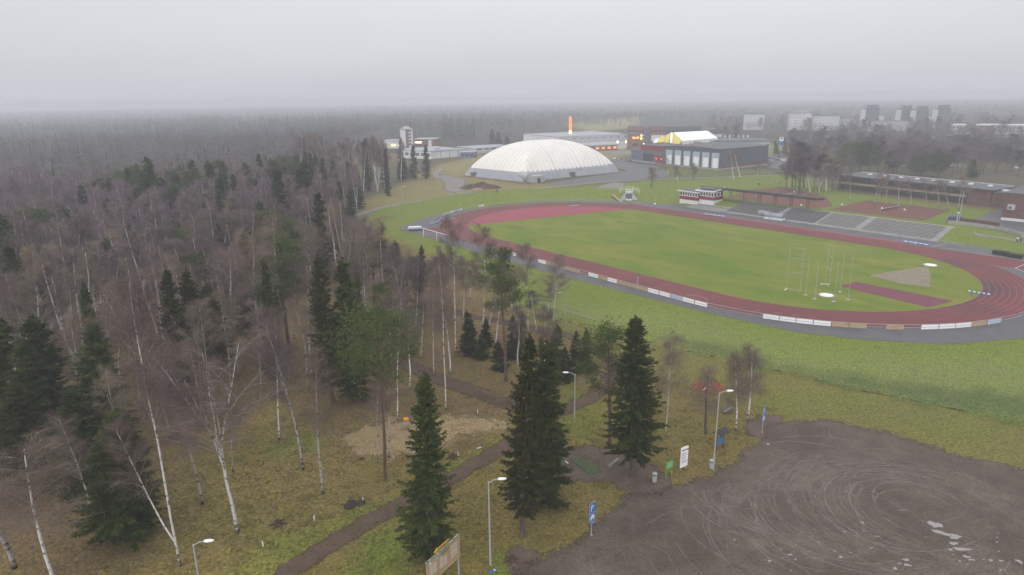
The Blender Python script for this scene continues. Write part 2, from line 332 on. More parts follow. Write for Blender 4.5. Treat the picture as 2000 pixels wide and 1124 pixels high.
# ------------------------------------------------------------------ mesh helpers
class Geo:
    def __init__(s): s.v = []; s.f = []; s.n = 0; s.mi = []
    def add(s, vs, fs, mi=0):
        vs = np.asarray(vs, float).reshape(-1, 3)
        s.v.append(vs)
        for f in fs: s.f.append(tuple(int(i) + s.n for i in f)); s.mi.append(mi)
        s.n += len(vs); return s
    def box(s, x0, y0, z0, x1, y1, z1, mi=0, M4=None):
        v = np.array([(x, y, z) for z in (z0, z1) for x, y in ((x0, y0), (x1, y0), (x1, y1), (x0, y1))], float)
        if M4 is not None: v = np.array([M4 @ Vector(q) for q in v])
        return s.add(v, [(0, 3, 2, 1), (4, 5, 6, 7), (0, 1, 5, 4), (1, 2, 6, 5), (2, 3, 7, 6), (3, 0, 4, 7)], mi)
    def bar(s, p, q, wd, ht=None, mi=0):
        p = Vector(p); q = Vector(q); d = q - p; L = d.length
        ht = ht or wd
        up = Vector((0, 0, 1)) if abs(d.normalized().z) < 0.99 else Vector((1, 0, 0))
        x = d.normalized(); y = up.cross(x).normalized(); z = x.cross(y)
        vs = []
        for e in (p, q):
            for a, b in ((-1, -1), (1, -1), (1, 1), (-1, 1)): vs.append(e + y * a * wd / 2 + z * b * ht / 2)
        return s.add([tuple(a) for a in vs], [(0, 1, 2, 3), (7, 6, 5, 4), (0, 4, 5, 1), (1, 5, 6, 2), (2, 6, 7, 3), (3, 7, 4, 0)], mi)
    def tube(s, pts, rad, n=6, mi=0, cap=True):
        pts = np.asarray(pts, float); k = len(pts); rad = np.broadcast_to(rad, (k,))
        tg = np.gradient(pts, axis=0); tg /= np.linalg.norm(tg, axis=1)[:, None] + 1e-9
        ref = np.array([1, 0, 0.0]) if abs(tg[0][0]) < 0.8 else np.array([0, 1.0, 0])
        a = np.cross(tg, ref); a /= np.linalg.norm(a, axis=1)[:, None] + 1e-9; b = np.cross(tg, a)
        an = np.arange(n) * 2 * PI / n
        V = pts[:, None] + rad[:, None, None] * (np.cos(an)[None, :, None] * a[:, None] + np.sin(an)[None, :, None] * b[:, None])
        F = []
        for i in range(k - 1):
            for j in range(n): F.append((i * n + j, i * n + (j + 1) % n, (i + 1) * n + (j + 1) % n, (i + 1) * n + j))
        if cap: F.append(tuple(range(n))[::-1]); F.append(tuple((k - 1) * n + j for j in range(n)))
        return s.add(V.reshape(-1, 3), F, mi)
    def prism(s, poly, z0, z1, mi=0):
        n = len(poly); v = [(x, y, z0) for x, y in poly] + [(x, y, z1) for x, y in poly]
        return s.add(v, [tuple(range(n))[::-1], tuple(range(n, 2 * n))] + [(i, (i + 1) % n, n + (i + 1) % n, n + i) for i in range(n)], mi)
    def lathe(s, prof, n=16, c=(0, 0), mi=0):
        an = np.arange(n) * 2 * PI / n; k = len(prof)
        V = [(c[0] + r * math.cos(t), c[1] + r * math.sin(t), z) for r, z in prof for t in an]
        F = [(i * n + j, i * n + (j + 1) % n, (i + 1) * n + (j + 1) % n, (i + 1) * n + j) for i in range(k - 1) for j in range(n)]
        F.append(tuple(range(n))[::-1]); F.append(tuple((k - 1) * n + j for j in range(n)))
        return s.add(V, F, mi)
    def mesh(s, name, mats, smooth=False):
        me = bpy.data.meshes.new(name)
        V = np.concatenate(s.v) if s.v else np.zeros((0, 3))
        me.from_pydata(V.tolist(), [], s.f)
        for m in (mats if isinstance(mats, (list, tuple)) else [mats]): me.materials.append(m)
        if isinstance(mats, (list, tuple)) and len(mats) > 1: me.polygons.foreach_set('material_index', s.mi)
        if smooth: me.polygons.foreach_set('use_smooth', [True] * len(me.polygons))
        me.update(); return me
def tri_mesh(name, V, mat):
    """V: (n,3,3) free triangles"""
    V = np.ascontiguousarray(V, dtype=np.float32); n = len(V)
    me = bpy.data.meshes.new(name)
    me.vertices.add(n * 3); me.vertices.foreach_set('co', V.reshape(-1))
    me.loops.add(n * 3); me.loops.foreach_set('vertex_index', np.arange(n * 3, dtype=np.int32))
    me.polygons.add(n); me.polygons.foreach_set('loop_start', np.arange(0, n * 3, 3, dtype=np.int32))
    try: me.polygons.foreach_set('loop_total', np.full(n, 3, dtype=np.int32))
    except Exception: pass
    me.materials.append(mat); me.update(calc_edges=True); return me
def quad_grid_mesh(name, V, F, mat, attrs=None, smooth=True):
    V = np.ascontiguousarray(V, dtype=np.float32); F = np.ascontiguousarray(F, dtype=np.int32)
    me = bpy.data.meshes.new(name); k = F.shape[1]
    me.vertices.add(len(V)); me.vertices.foreach_set('co', V.reshape(-1))
    me.loops.add(F.size); me.loops.foreach_set('vertex_index', F.reshape(-1))
    me.polygons.add(len(F)); me.polygons.foreach_set('loop_start', np.arange(0, F.size, k, dtype=np.int32))
    try: me.polygons.foreach_set('loop_total', np.full(len(F), k, dtype=np.int32))
    except Exception: pass
    me.materials.append(mat); me.update(calc_edges=True)
    if smooth: me.polygons.foreach_set('use_smooth', np.ones(len(F), bool))
    for nm, ty, dat in (attrs or []):
        at = me.attributes.new(nm, ty, 'POINT')
        if ty == 'FLOAT_COLOR': at.data.foreach_set('color', np.ascontiguousarray(np.c_[dat, np.ones(len(dat))], dtype=np.float32).reshape(-1))
        else: at.data.foreach_set('value', np.ascontiguousarray(dat, dtype=np.float32))
    return me
def link(name, me, parent=None, loc=None):
    o = bpy.data.objects.new(name, me); COL.objects.link(o)
    if parent is not None: o.parent = parent
    if loc is not None: o.location = loc
    return o
def tag(o, label, cat, group=None):
    o['label'] = label; o['category'] = cat
    if group: o['group'] = group
    return o
def thing(name, label, cat, loc=(0, 0, 0), rz=0.0, group=None):
    o = bpy.data.objects.new(name, None); COL.objects.link(o); o.empty_display_size = 0.3
    o.location = loc; o.rotation_euler = (0, 0, rz); return tag(o, label, cat, group)
def part(name, geo, mat, parent, smooth=False, label=None):
    me = geo if isinstance(geo, bpy.types.Mesh) else geo.mesh(name, mat, smooth)
    o = link(name, me, parent)
    if label: o['label'] = label
    return o
def struct(name, me, kind='structure'):
    o = link(name, me); o['kind'] = kind; return o
def dup(root, loc=None, rz=None, label=None, group=None):
    def cp_(o, par):
        c = o.copy(); COL.objects.link(c)
        if par is not None: c.parent = par; c.matrix_parent_inverse = o.matrix_parent_inverse.copy()
        for ch in list(o.children): cp_(ch, c)
        return c
    r = cp_(root, None)
    if loc is not None: r.location = loc
    if rz is not None: r.rotation_euler = (0, 0, rz)
    if label: r['label'] = label
    if group: r['group'] = group
    return r
def txt(name, body, size, mat, parent, loc, rot, ext=0.01, align='LEFT', sx=1.0, label=None):
    cu = bpy.data.curves.new(name, 'FONT'); cu.body = body; cu.size = size; cu.extrude = ext; cu.align_x = align
    tmp = bpy.data.objects.new(name, cu); COL.objects.link(tmp)
    dg = bpy.context.evaluated_depsgraph_get(); me = bpy.data.meshes.new_from_object(tmp.evaluated_get(dg))
    bpy.data.objects.remove(tmp); me.materials.clear(); me.materials.append(mat)
    o = link(name, me, parent, loc); o.rotation_euler = rot; o.scale = (sx, 1, 1); return o
def two(pl, pr, z=0.0):
    """root location and rotation for a front running from pixel pl to pixel pr, local +y goes away from the camera"""
    A = GH(*pl); B = GH(*pr)
    d = B[:2] - A[:2]; return (A[0], A[1], A[2]), math.atan2(d[1], d[0]), float(np.hypot(*d))
def local_xy(loc, rz, u, v, z=0):
    p = Gz(u, v, z); dx, dy = p[0] - loc[0], p[1] - loc[1]; c, s = math.cos(rz), math.sin(rz)
    return dx * c + dy * s, -dx * s + dy * c
# ================================================================== GROUND
TINTS = [  # (pixel polygon on the ground, real pigment, feather in metres)
 ([(690, 345), (760, 310), (900, 300), (1300, 280), (2100, 255), (2700, 330), (2700, 420), (1640, 380), (1000, 372), (690, 420)], (0.09, 0.082, 0.06), 12),
 ([(700, 425), (690, 400), (760, 370), (860, 320), (900, 318), (905, 345), (1020, 360), (1160, 358), (1060, 372), (900, 384), (760, 404)], (0.19, 0.165, 0.085), 4),
 ([(780, 420), (690, 432), (760, 402), (900, 382), (1040, 373), (1160, 362), (1300, 352), (1560, 340), (1640, 375), (1850, 402), (2000, 415), (2500, 430), (2700, 900), (2000, 822), (1800, 785), (1600, 745), (1416, 701), (1352, 686), (1180, 645), (1030, 604), (960, 580), (900, 545), (850, 500), (780, 475), (700, 445)], (0.135, 0.175, 0.040), 3),
 ([(1100, 590), (1300, 610), (1600, 690), (2000, 700), (2700, 760), (2700, 930), (2000, 812), (1700, 757), (1450, 700), (1352, 680), (1180, 640), (1060, 600)], (0.155, 0.185, 0.065), 6),
 ([(1470, 708), (1560, 736), (1700, 768), (2000, 826), (2700, 960), (2700, 900), (2000, 770), (1800, 752), (1640, 728)], (0.088, 0.118, 0.05), 3),
 ([(1280, 655), (1352, 684), (1470, 708), (1520, 716), (1480, 690), (1380, 668)], (0.10, 0.125, 0.05), 2),
 ([(1100, 627), (1173, 647), (1275, 671), (1352, 688), (1557, 733), (1800, 787), (2000, 824), (2500, 905), (2500, 935), (2000, 838), (1800, 797), (1557, 741), (1352, 694), (1173, 652)], (0.062, 0.092, 0.022), 0.9),
 ([(1035, 608), (1109, 630), (1173, 648), (1352, 690), (1557, 735), (1800, 790), (2700, 980), (2700, 1300), (2000, 930), (1560, 840), (1440, 800), (1340, 760), (1200, 745), (1110, 655), (960, 620), (880, 612), (900, 590), (960, 592)], (0.14, 0.138, 0.048), 3),
 ([(1480, 760), (1700, 778), (2000, 840), (2700, 1000), (2700, 1060), (2000, 880), (1700, 830), (1500, 815)], (0.13, 0.132, 0.046), 4),
 ([(150, 1300), (250, 1080), (430, 1010), (560, 930), (660, 890), (860, 890), (980, 845), (1110, 790), (1200, 745), (1340, 750), (1490, 800), (1500, 880), (1300, 980), (1100, 1300)], (0.15, 0.126, 0.05), 4),
 ([(300, 1000), (420, 850), (560, 800), (640, 830), (660, 900), (620, 1000), (480, 1060), (360, 1080)], (0.145, 0.122, 0.052), 4),
 ([(520, 870), (600, 850), (640, 858), (620, 885), (540, 900)], (0.085, 0.12, 0.03), 1.5),
 ([(440, 1130), (520, 1060), (650, 1010), (800, 955), (880, 905), (985, 850), (985, 870), (880, 925), (740, 1010), (600, 1080), (520, 1150)], (0.135, 0.148, 0.042), 1.2),
 ([(640, 1300), (690, 1080), (740, 1030), (790, 1030), (790, 1300)], (0.115, 0.14, 0.038), 2),
 ([(960, 1300), (960, 1090), (1010, 1075), (1030, 1100), (1010, 1300)], (0.12, 0.155, 0.035), 1),
 ([(1150, 780), (1120, 740), (1090, 770), (1120, 860), (1150, 860), (1180, 800)], (0.12, 0.128, 0.036), 1.5),
 ([(1150, 780), (1090, 800), (1060, 840), (1130, 850)], (0.125, 0.13, 0.038), 1),
 ([(820, 530), (1000, 600), (1000, 650), (860, 700), (800, 640)], (0.17, 0.12, 0.07), 4),
 ([(1100, 240), (1260, 225), (1240, 250), (1150, 258)], (0.22, 0.21, 0.11), 15),
 ([(1600, 300), (1960, 290), (1960, 330), (1600, 330)], (0.12, 0.12, 0.06), 10),
 ([(1480, 285), (1540, 280), (1560, 300), (1500, 305)], (0.18, 0.2, 0.08), 6),
 ([(860, 325), (935, 303), (1210, 285), (1240, 300), (1200, 312), (900, 345)], (0.2, 0.18, 0.09), 8),
 ([(1260, 352), (1560, 335), (1400, 330), (1230, 322)], (0.1, 0.12, 0.05), 3),
]
an = np.concatenate([np.radians(np.arange(-46, 46.01, 0.19)), np.radians(np.arange(50, 314, 6.0))])
rr = np.concatenate([[4, 12, 20, 26], 30 * np.exp(np.arange(0, 5.1, 0.0135))]); rr = rr[rr < 5000]; rr = np.append(rr, 5000)
A_, R_ = np.meshgrid(an, rr); GX = (np.sin(A_) * R_).ravel(); GY = (np.cos(A_) * R_).ravel()
GZ = hgt(GX, GY)
tint = np.tile(np.array([0.135, 0.102, 0.058]), (len(GX), 1))
PP = np.c_[GX, GY]
front = (GY > 10) & (np.hypot(GX, GY) < 2500) & (np.abs(GX) < GY * 1.3 + 40)
idx = np.where(front)[0]
rng = np.random.default_rng(5)
jit = 0.8 * np.c_[np.sin(PP[idx, 1] * .9 + np.sin(PP[idx, 0] * 1.7)), np.sin(PP[idx, 0] * .8 + np.sin(PP[idx, 1] * 1.3))]
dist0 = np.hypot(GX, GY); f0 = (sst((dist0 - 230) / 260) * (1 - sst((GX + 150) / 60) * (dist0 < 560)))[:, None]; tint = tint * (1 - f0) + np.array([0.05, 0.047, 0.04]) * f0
for poly, c, fe in TINTS:
    d, ins = seg_d(PP[idx] + jit * min(1.5, fe / 2.5), [Gz(*p) for p in poly])
    s = sst(np.where(ins, d, -d) / (2 * fe) + 0.5)[:, None]
    tint[idx] = tint[idx] * (1 - s) + np.array(c) * s
nearf = 1 - 0.04 * sst((330 - dist0) / 120)[:, None]; tint = tint * nearf
# dead-leaf / moss patches of the forest floor
f = sst((np.sin(GX * .13 + 2 * np.sin(GY * .11)) * np.sin(GY * .17 + 1.5 * np.sin(GX * .09)) - 0.15) * 2.2) * (GX < 5) * (dist0 < 260)
tint = tint * (1 - 0.35 * f[:, None]) + np.array([0.20, 0.155, 0.07]) * 0.35 * f[:, None]
nr, na = A_.shape
i, j = np.meshgrid(np.arange(nr - 1), np.arange(na), indexing='ij')
F = np.stack([i * na + j, i * na + (j + 1) % na, (i + 1) * na + (j + 1) % na, (i + 1) * na + j], -1).reshape(-1, 4)[:, ::-1]
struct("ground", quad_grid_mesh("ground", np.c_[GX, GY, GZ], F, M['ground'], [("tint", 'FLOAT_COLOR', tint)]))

def sheet(name, poly, off, mat, feather=1.0, res=1.0, kind='structure', world=False, hole=None):
    """a thin layer lying on the ground with a ragged worn edge"""
    P = np.array(poly if world else [Gz(*p) for p in poly], float)
    lo = P.min(0) - feather * 2; hi = P.max(0) + feather * 2
    xs = np.arange(lo[0], hi[0] + res, res); ys = np.arange(lo[1], hi[1] + res, res)
    X, Y = np.meshgrid(xs, ys); Q = np.c_[X.ravel(), Y.ravel()]
    d, ins = seg_d(Q, P); s = np.where(ins, d, -d)
    e_ = np.clip(s / (2 * feather) + 0.5, -0.6, 1.6)
    ny, nx = X.shape
    i, j = np.meshgrid(np.arange(ny - 1), np.arange(nx - 1), indexing='ij')
    F = np.stack([i * nx + j, i * nx + j + 1, (i + 1) * nx + j + 1, (i + 1) * nx + j], -1).reshape(-1, 4)
    keep = (e_[F] > -0.45).any(1); F = F[keep]
    used = np.unique(F); mp = -np.ones(len(Q), int); mp[used] = np.arange(len(used))
    V = np.c_[Q[used], hgt(Q[used, 0], Q[used, 1]) + off]
    return struct(name, quad_grid_mesh(name, V, mp[F], mat, [("edge", 'FLOAT', e_[used])]), kind)
def ribbon(name, pts, width, off, mat, feather=0.6, res=0.5, world=False, kind='structure'):
    """path along a centre line"""
    P = np.array(pts if world else [GH(*p)[:2] for p in pts], float)
    # resample smooth
    for _ in range(3):
        Q = [P[0]]
        for a, b in zip(P[:-1], P[1:]): Q += [a * .75 + b * .25, a * .25 + b * .75]
        Q.append(P[-1]); P = np.array(Q)
    seg = np.r_[0, np.cumsum(np.hypot(*np.diff(P, axis=0).T))]
    s = np.arange(0, seg[-1], res); C = np.c_[np.interp(s, seg, P[:, 0]), np.interp(s, seg, P[:, 1])]
    t = np.gradient(C, axis=0); t /= np.linalg.norm(t, axis=1)[:, None]; nn = np.c_[-t[:, 1], t[:, 0]]
    wd = width / 2 + feather; ac = np.linspace(-1, 1, 9)
    V = C[:, None] + nn[:, None] * (ac * wd)[None, :, None]
    ed = np.clip((width / 2 - np.abs(ac * wd)) / (2 * feather) + 0.5, -0.6, 1.6)
    ed = np.broadcast_to(ed, V.shape[:2]).copy(); ed[0] = -0.5; ed[-1] = -0.5
    V = V.reshape(-1, 2); k = 9; n_ = len(C)
    i, j = np.meshgrid(np.arange(n_ - 1), np.arange(k - 1), indexing='ij')
    F = np.stack([i * k + j, i * k + j + 1, (i + 1) * k + j + 1, (i + 1) * k + j], -1).reshape(-1, 4)[:, ::-1]
    return struct(name, quad_grid_mesh(name, np.c_[V, hgt(V[:, 0], V[:, 1]) + off], F, mat, [("edge", 'FLOAT', ed.ravel())]), kind)

# gravel parking lot
LOT = [(900, 1500), (985, 1124), (1060, 1092), (1130, 1066), (1180, 1015), (1222, 978), (1262, 962), (1330, 948), (1390, 932), (1430, 902), (1478, 872), (1500, 842), (1520, 826), (1560, 822), (1620, 822), (1680, 832), (1760, 852), (1840, 880), (1920, 902), (2000, 914), (2500, 990), (2900, 1400), (2300, 2400), (900, 2400)]
sheet("gravel_lot", LOT, 0.05, M['gravel'], 1.9, 0.8)
sheet("bare_earth", [(1195, 1010), (1225, 965), (1180, 940), (1100, 945), (1090, 890), (1140, 868), (1200, 880), (1260, 900), (1310, 930), (1300, 965), (1240, 985)], 0.035, M['dirt'], 1.2, 0.6)
sheet("bare_earth", [(1455, 832), (1480, 812), (1530, 812), (1530, 840), (1490, 858), (1460, 850)], 0.035, M['dirt'], 0.9, 0.5)
sheet("bare_earth", [(1000, 1124), (985, 1085), (1010, 1065), (1060, 1085), (1040, 1130)], 0.032, M['dirt'], 0.8, 0.5)
sheet("wood_chips", [(665, 850), (700, 836), (760, 824), (850, 812), (930, 812), (985, 822), (990, 838), (900, 852), (860, 880), (800, 884), (740, 898), (690, 890)], 0.04, M['chips'], 3.2, 0.6)
sheet("fallen_leaves", [(120, 545), (150, 520), (190, 525), (200, 555), (150, 570)], 0.05, M['chips'], 2.0, 1.0)
sheet("dead_bracken", [(425, 620), (450, 590), (480, 600), (480, 640), (450, 650)], 0.05, M['chips'], 1.5, 1.0)
# paths
ribbon("footpath", [(500, 1200), (568, 1110), (650, 1062), (720, 1018), (800, 978), (880, 935), (960, 888), (1020, 850), (1075, 812), (1130, 790), (1170, 768), (1200, 735), (1190, 700), (1118, 657), (1067, 646), (984, 630), (900, 615), (840, 590)], 2.4, 0.045, M['path'], 0.85)
ribbon("forest_path", [(770, 700), (850, 740), (930, 765), (990, 790), (1060, 812)], 3.0, 0.04, M['path'], 1.0)
ribbon("gravel_path", [(560, 470), (640, 438), (700, 420), (760, 402), (830, 390), (900, 381), (1020, 371), (1100, 364), (1160, 357), (1300, 350), (1500, 343), (1600, 338)], 3.2, 0.05, M['greypath'], 0.4)
ribbon("gravel_path", [(60, 650), (100, 632), (150, 610), (210, 590), (270, 562), (330, 545), (420, 520)], 3.0, 0.05, M['greypath'], 0.4)
ribbon("gravel_path", [(1900, 455), (1940, 462), (2000, 474), (2100, 490)], 2.6, 0.05, M['greypath'], 0.4)
sheet("dirt_track", [(856, 345), (868, 340), (910, 352), (905, 372), (885, 378), (868, 372), (868, 360)], 0.04, M['greypath'], 3.0, 1.5)
ribbon("dirt_track", [(858, 350), (848, 340), (862, 330)], 4.0, 0.06, M['greypath'], 1.0)
sheet("dirt_track", [(1165, 366), (1195, 357), (1222, 358), (1215, 372), (1160, 373)], 0.06, M['greypath'], 1.5, 1.0)
M['ditch'] = mat_sheet('ditch_soil', (0.035, 0.03, 0.018), (0.05, 0.045, 0.022), (0.03, 0.035, 0.015), 0.5, 0.95, 0.9, 0.5, 0.05, 0.4)
ribbon('ditch', DITCH[2:] + np.array([0, .25]), 0.3, 0.02, M['ditch'], 0.3, 0.5, world=True)
# asphalt by the dome and the hall
sheet("asphalt_yard", [(1058, 360), (1110, 363), (1300, 347), (1310, 336), (1250, 327), (1215, 323), (1195, 322), (1225, 335), (1120, 350)], 0.04, M['asphalt'], 0.8, 2.0)
sheet("parking_lot", [(1186, 310), (1290, 325), (1285, 332), (1200, 330)], 0.06, M['asphalt'], 0.8, 2.0)
sheet("parking_lot", [(1490, 318), (1500, 310), (1545, 303), (1600, 312), (1640, 330), (1560, 334), (1500, 328)], 0.05, M['asphalt'], 1.0, 2.5)
sheet("road", [(880, 300), (1000, 288), (1260, 296), (1260, 300), (1000, 294), (884, 306)], 0.05, M['greypath'], 1.5, 3)
sheet("road", [(1190, 298), (1500, 290), (1500, 295), (1190, 303)], 0.06, M['greypath'], 1.5, 3)
sheet("asphalt_yard", [(1893, 433), (1953, 407), (2010, 400), (2300, 420), (2300, 500), (2010, 462), (1970, 456), (1930, 446)], 0.05, M['asphalt'], 0.4, 1.5)
sheet("clay_court", [(1425, 388), (1455, 372), (1530, 366), (1612, 384), (1626, 404), (1560, 410), (1490, 402)], 0.05, M['clay'], 1.0, 1.5)
sheet("clay_court", [(1617, 411), (1692, 392), (1856, 411), (1790, 436)], 0.06, M['clay'], 0.8, 1.2)
# ------------------------------------------------------------------ stadium
def oval(r, n=90, L=TL):
    p = [T(-L + r * math.cos(t), r * math.sin(t)) for t in np.linspace(PI / 2, 3 * PI / 2, n)]
    q = [T(L + r * math.cos(t), r * math.sin(t)) for t in np.linspace(-PI / 2, PI / 2, n)]
    return np.array(p + q)
def ring(name, r0, r1, off, mat, kind='structure', cont=True):
    a, b = oval(r0), oval(r1); n = len(a)
    V = np.r_[a, b]; V = np.c_[V, hgt(V[:, 0], V[:, 1]) * 0 + off]
    F = np.array([(i, (i + 1) % n, n + (i + 1) % n, n + i) for i in range(n)])[:, ::-1]
    if not cont: F = F[:-1]
    me = quad_grid_mesh(name, V, F, mat, [("edge", 'FLOAT', np.ones(len(V)) * 1.5)], smooth=False)
    return struct(name, me, kind)
def lquad(name, pts, off, mat, kind='structure'):
    V = np.array([(*T(a, b), off) for a, b in pts]); k = len(V)
    g = Geo(); g.add(V, [tuple(range(k))]); me = g.mesh(name, mat)
    at = me.attributes.new('edge', 'FLOAT', 'POINT'); at.data.foreach_set('value', [1.5] * k)
    return struct(name, me, kind)
# perimeter asphalt: soft outer edge
outer = [T(-74.5, -50.6), T(-51, -51.5), T(-20, -52.2), T(7, -52.3), T(29, -51.0), T(48, -49.9), T(64.5, -47.6), T(75, -42.2), T(85, -34), T(93, -20), T(97, 0), T(95, 20), T(88, 36), T(78, 49), T(62, 57.5), T(40, 57), T(0, 57), T(-20, 56.8), T(-40, 58.5), T(-52, 56), T(-64, 50), T(-74, 40), T(-86, 24), T(-90, 8), T(-91, -10), T(-88, -25), T(-84, -38)]
sheet("service_road", outer, 0.03, M['asphalt'], 0.25, 1.0, world=True)
r_out = TR + TW
ring("running_track", TR, r_out, 0.06, M['track'])
lquad("track_chute", [(-68.5, -r_out), (-42, -r_out), (-42, -TR), (-66.5, -TR)], 0.066, M['track'])
lquad("track_chute", [(42, TR), (42, r_out), (98, r_out), (98, TR + 0.2)], 0.054, M['track'])
lquad("track_chute", [(-42, TR + .1), (-42, r_out), (-58, r_out), (-58, TR + 6)], 0.052, M['track'])
M['pink'] = plain("pink_tartan", (0.27, 0.052, 0.072), 0.75, 0.12, 0.4)
lquad("jumping_strip", [(-14, r_out), (-14, r_out + 1.5), (47, r_out + 1.6), (47, r_out)], 0.07, M['pink'])
ring("infield_base", 0.02, TR, 0.045, M['infield'])
# pink apron (D) at the left end
Dp = [(-TL + 36.2 * math.cos(t), 36.2 * math.sin(t)) for t in np.linspace(PI / 2 + .18, 3 * PI / 2 - 0.62, 40)]
g = Geo(); V = [(*T(a, b), 0.068) for a, b in Dp]; g.add(V, [tuple(range(len(V)))]); struct("pink_apron", g.mesh("pink_apron", M['pink']))
M['runway'] = plain("dark_pink_tartan", (0.155, 0.04, 0.058), 0.75, 0.12, 0.4)
ra, rb, rc, rd = GH(1640, 560), GH(1670, 551), GH(1812, 601), GH(1862, 589)
g = Geo(); g.add([(q[0], q[1], 0.072) for q in (ra, rb, rd, rc)], [(3, 2, 1, 0)]); struct("javelin_runway", g.mesh("javelin_runway", M['runway']))
g = Geo(); V = [GH(*q) for q in ((1697, 539), (1740, 531), (1812, 521), (1818, 540), (1816, 562), (1760, 555))]; g.add([(q[0], q[1], 0.064) for q in V], [tuple(range(6))])
M['sand'] = plain("shot_put_sand", (0.23, 0.195, 0.135), 0.95, 0.2, 0.5); struct("shot_put_sector", g.mesh("shot_put_sector", M['sand']))
for k in range(0, 9):
    r = TR + 0.05 + k * 1.22; ring("lane_line", r - 0.035, r + 0.035, 0.082 if k else 0.086, M['line'])
def line(p, q, wd=0.07, off=0.09, mat='wline', name="painted_line"):
    p = np.array(p); q = np.array(q); d = (q - p) / np.hypot(*(q - p)); nrm = np.array([-d[1], d[0]]) * wd / 2
    g = Geo(); g.add([(*(p - nrm), off), (*(q - nrm), off), (*(q + nrm), off), (*(p + nrm), off)], [(0, 1, 2, 3)]); struct(name, g.mesh(name, M[mat]))
for k in range(0, 8):
    r = TR + 0.05 + k * 1.22; line(T(-66, -r), T(-42, -r), 0.06, 0.088, 'line')
line(T(-66, -TR - .1), T(-68.5, -r_out)); line(GH(1820, 483)[:2], GH(1846, 478)[:2], 0.25, 0.1)
line(GH(1850, 486)[:2], GH(2010, 512)[:2], 0.15, 0.1); line(GH(1982, 525)[:2], GH(2010, 514)[:2], 0.25, 0.1); line(GH(1982, 525)[:2], GH(2010, 536)[:2], 0.25, 0.1)
for a in (44, 47, 50.5, 53.5, 57, 60, 63): line(T(a - .5, -r_out + 1 + (a - 44) * .4), T(a + .4, -r_out + 2.0 + (a - 44) * .4), 0.08, 0.094, 'wline')
for k in range(3): line(T(20 + k * 9, -r_out + .2), T(20 + k * 9, -TR - .2), 0.07, 0.094, 'line')
def arc(cx_, cy_, r, t0, t1, wd, mat, name, off=0.09):
    t = np.linspace(t0, t1, 30); g = Geo()
    V = [(*T(cx_ + (r + s) * math.cos(q), cy_ + (r + s) * math.sin(q)), off) for s in (-wd / 2, wd / 2) for q in t]
    g.add(V, [(i, i + 1, 31 + i, 30 + i) for i in range(29)]); struct(name, g.mesh(name, M[mat]))
arc(40, -TR - 9.5, 4.2, 0.7, 2.3, 0.09, 'wline', "painted_line", 0.096)
arc(-42, -32, 30, 2.6, 3.6, 0.08, 'wline', "painted_line", 0.098)
# printed ground banners beside the far straight
M['bluemat'] = plain("blue_ground_banner", (0.10, 0.16, 0.42), 0.7, 0.5, 0.8)
for (u0, v0, u1, v1, bt) in ((1372, 418, 1420, 424, 'blue and white'), (1760, 471, 1818, 480, 'pale blue')):
    A = GH(u0, v0); B = GH(u1, v1); d = (B - A)[:2]; L = np.hypot(*d); rz = math.atan2(d[1], d[0])
    t = thing("ground_banner", ("blue printed mat lying by the track below the red judges house" if u0 < 1500 else "blue and white printed mat lying by the track below the grey benches"), "banner", (A[0], A[1], 0.1), rz)
    g = Geo(); g.box(0, -1.0, 0, L, 1.0, 0.03); part("mat", g, M['bluemat'], t)
    g = Geo()
    for k in range(5): g.box(L * (.1 + k * .17), -.5 + .2 * (k % 2), 0.03, L * (.1 + k * .17) + L * .11, .4, 0.036)
    part("white_print", g, M['white'], t)
# ------------------------------------------------------------------ tyre marks and puddles on the lot
def mat_tyre():
    m, n, p, o = newmat("tyre_scuff"); tcn = N(n, "ShaderNodeTexCoord").outputs['Object']
    p.inputs['Base Color'].default_value = (0.32, 0.285, 0.255, 1); p.inputs['Roughness'].default_value = 0.7
    at = N(n, "ShaderNodeAttribute", attribute_name="edge").outputs['Fac']; a = noise(n, tcn, 0.5, 5, 0.7); b = noise(n, tcn, 6, 3, 0.7)
    s = mth(n, 'MULTIPLY', at, mth(n, 'MULTIPLY', mapr(n, a, 0.32, 0.58, 0.1, 1), mapr(n, b, 0.3, 0.65, 0.3, 1)))
    n.links.new(mth(n, 'MULTIPLY', s, 0.74), p.inputs['Alpha']); return m
M['tyre'] = mat_tyre()
V, F, ED = [], [], []; nv = 0
rg = random.Random(11)
def tyre(cu, cv, rad, t0, t1, wd=0.28, st_=0.6, sx=1.0):
    tyre1(cu, cv, rad, t0, t1, wd * .5, st_); tyre1(cu, cv, rad + 1.4, t0 + .1, t1 - .05, wd * .45, st_ * .8)
def tyre1(cu, cv, rad, t0, t1, wd, st_, sx=1.0):
    global nv
    c = Gz(cu, cv); n_ = max(8, int(abs(t1 - t0) * rad / 0.6)); wob = rg.uniform(-.3, .3); ph = rg.uniform(0, 6)
    for k in range(n_ + 1):
        t = t0 + (t1 - t0) * k / n_; r = rad * (1 + wob * math.sin(t * 1.3 + ph)); fade = min(1, 4 * k / n_, 4 * (1 - k / n_)) * st_
        for s, ee in ((-1, 0), (-.5, 1), (.5, 1), (1, 0)):
            V.append((c[0] + (r + s * wd) * math.cos(t) * sx, c[1] + (r + s * wd) * math.sin(t), 0.062)); ED.append(ee * fade)
    for k in range(n_):
        for q in range(3): a = nv + k * 4 + q; F.append((a, a + 1, a + 5, a + 4))
    nv += (n_ + 1) * 4
for q in range(11): tyre(1790 + rg.uniform(-15, 15), 1000 + rg.uniform(-6, 6), 4.0 + q * 0.75, rg.uniform(-.6, .6), rg.uniform(3.2, 6.2), 0.2, rg.uniform(.5, 1))
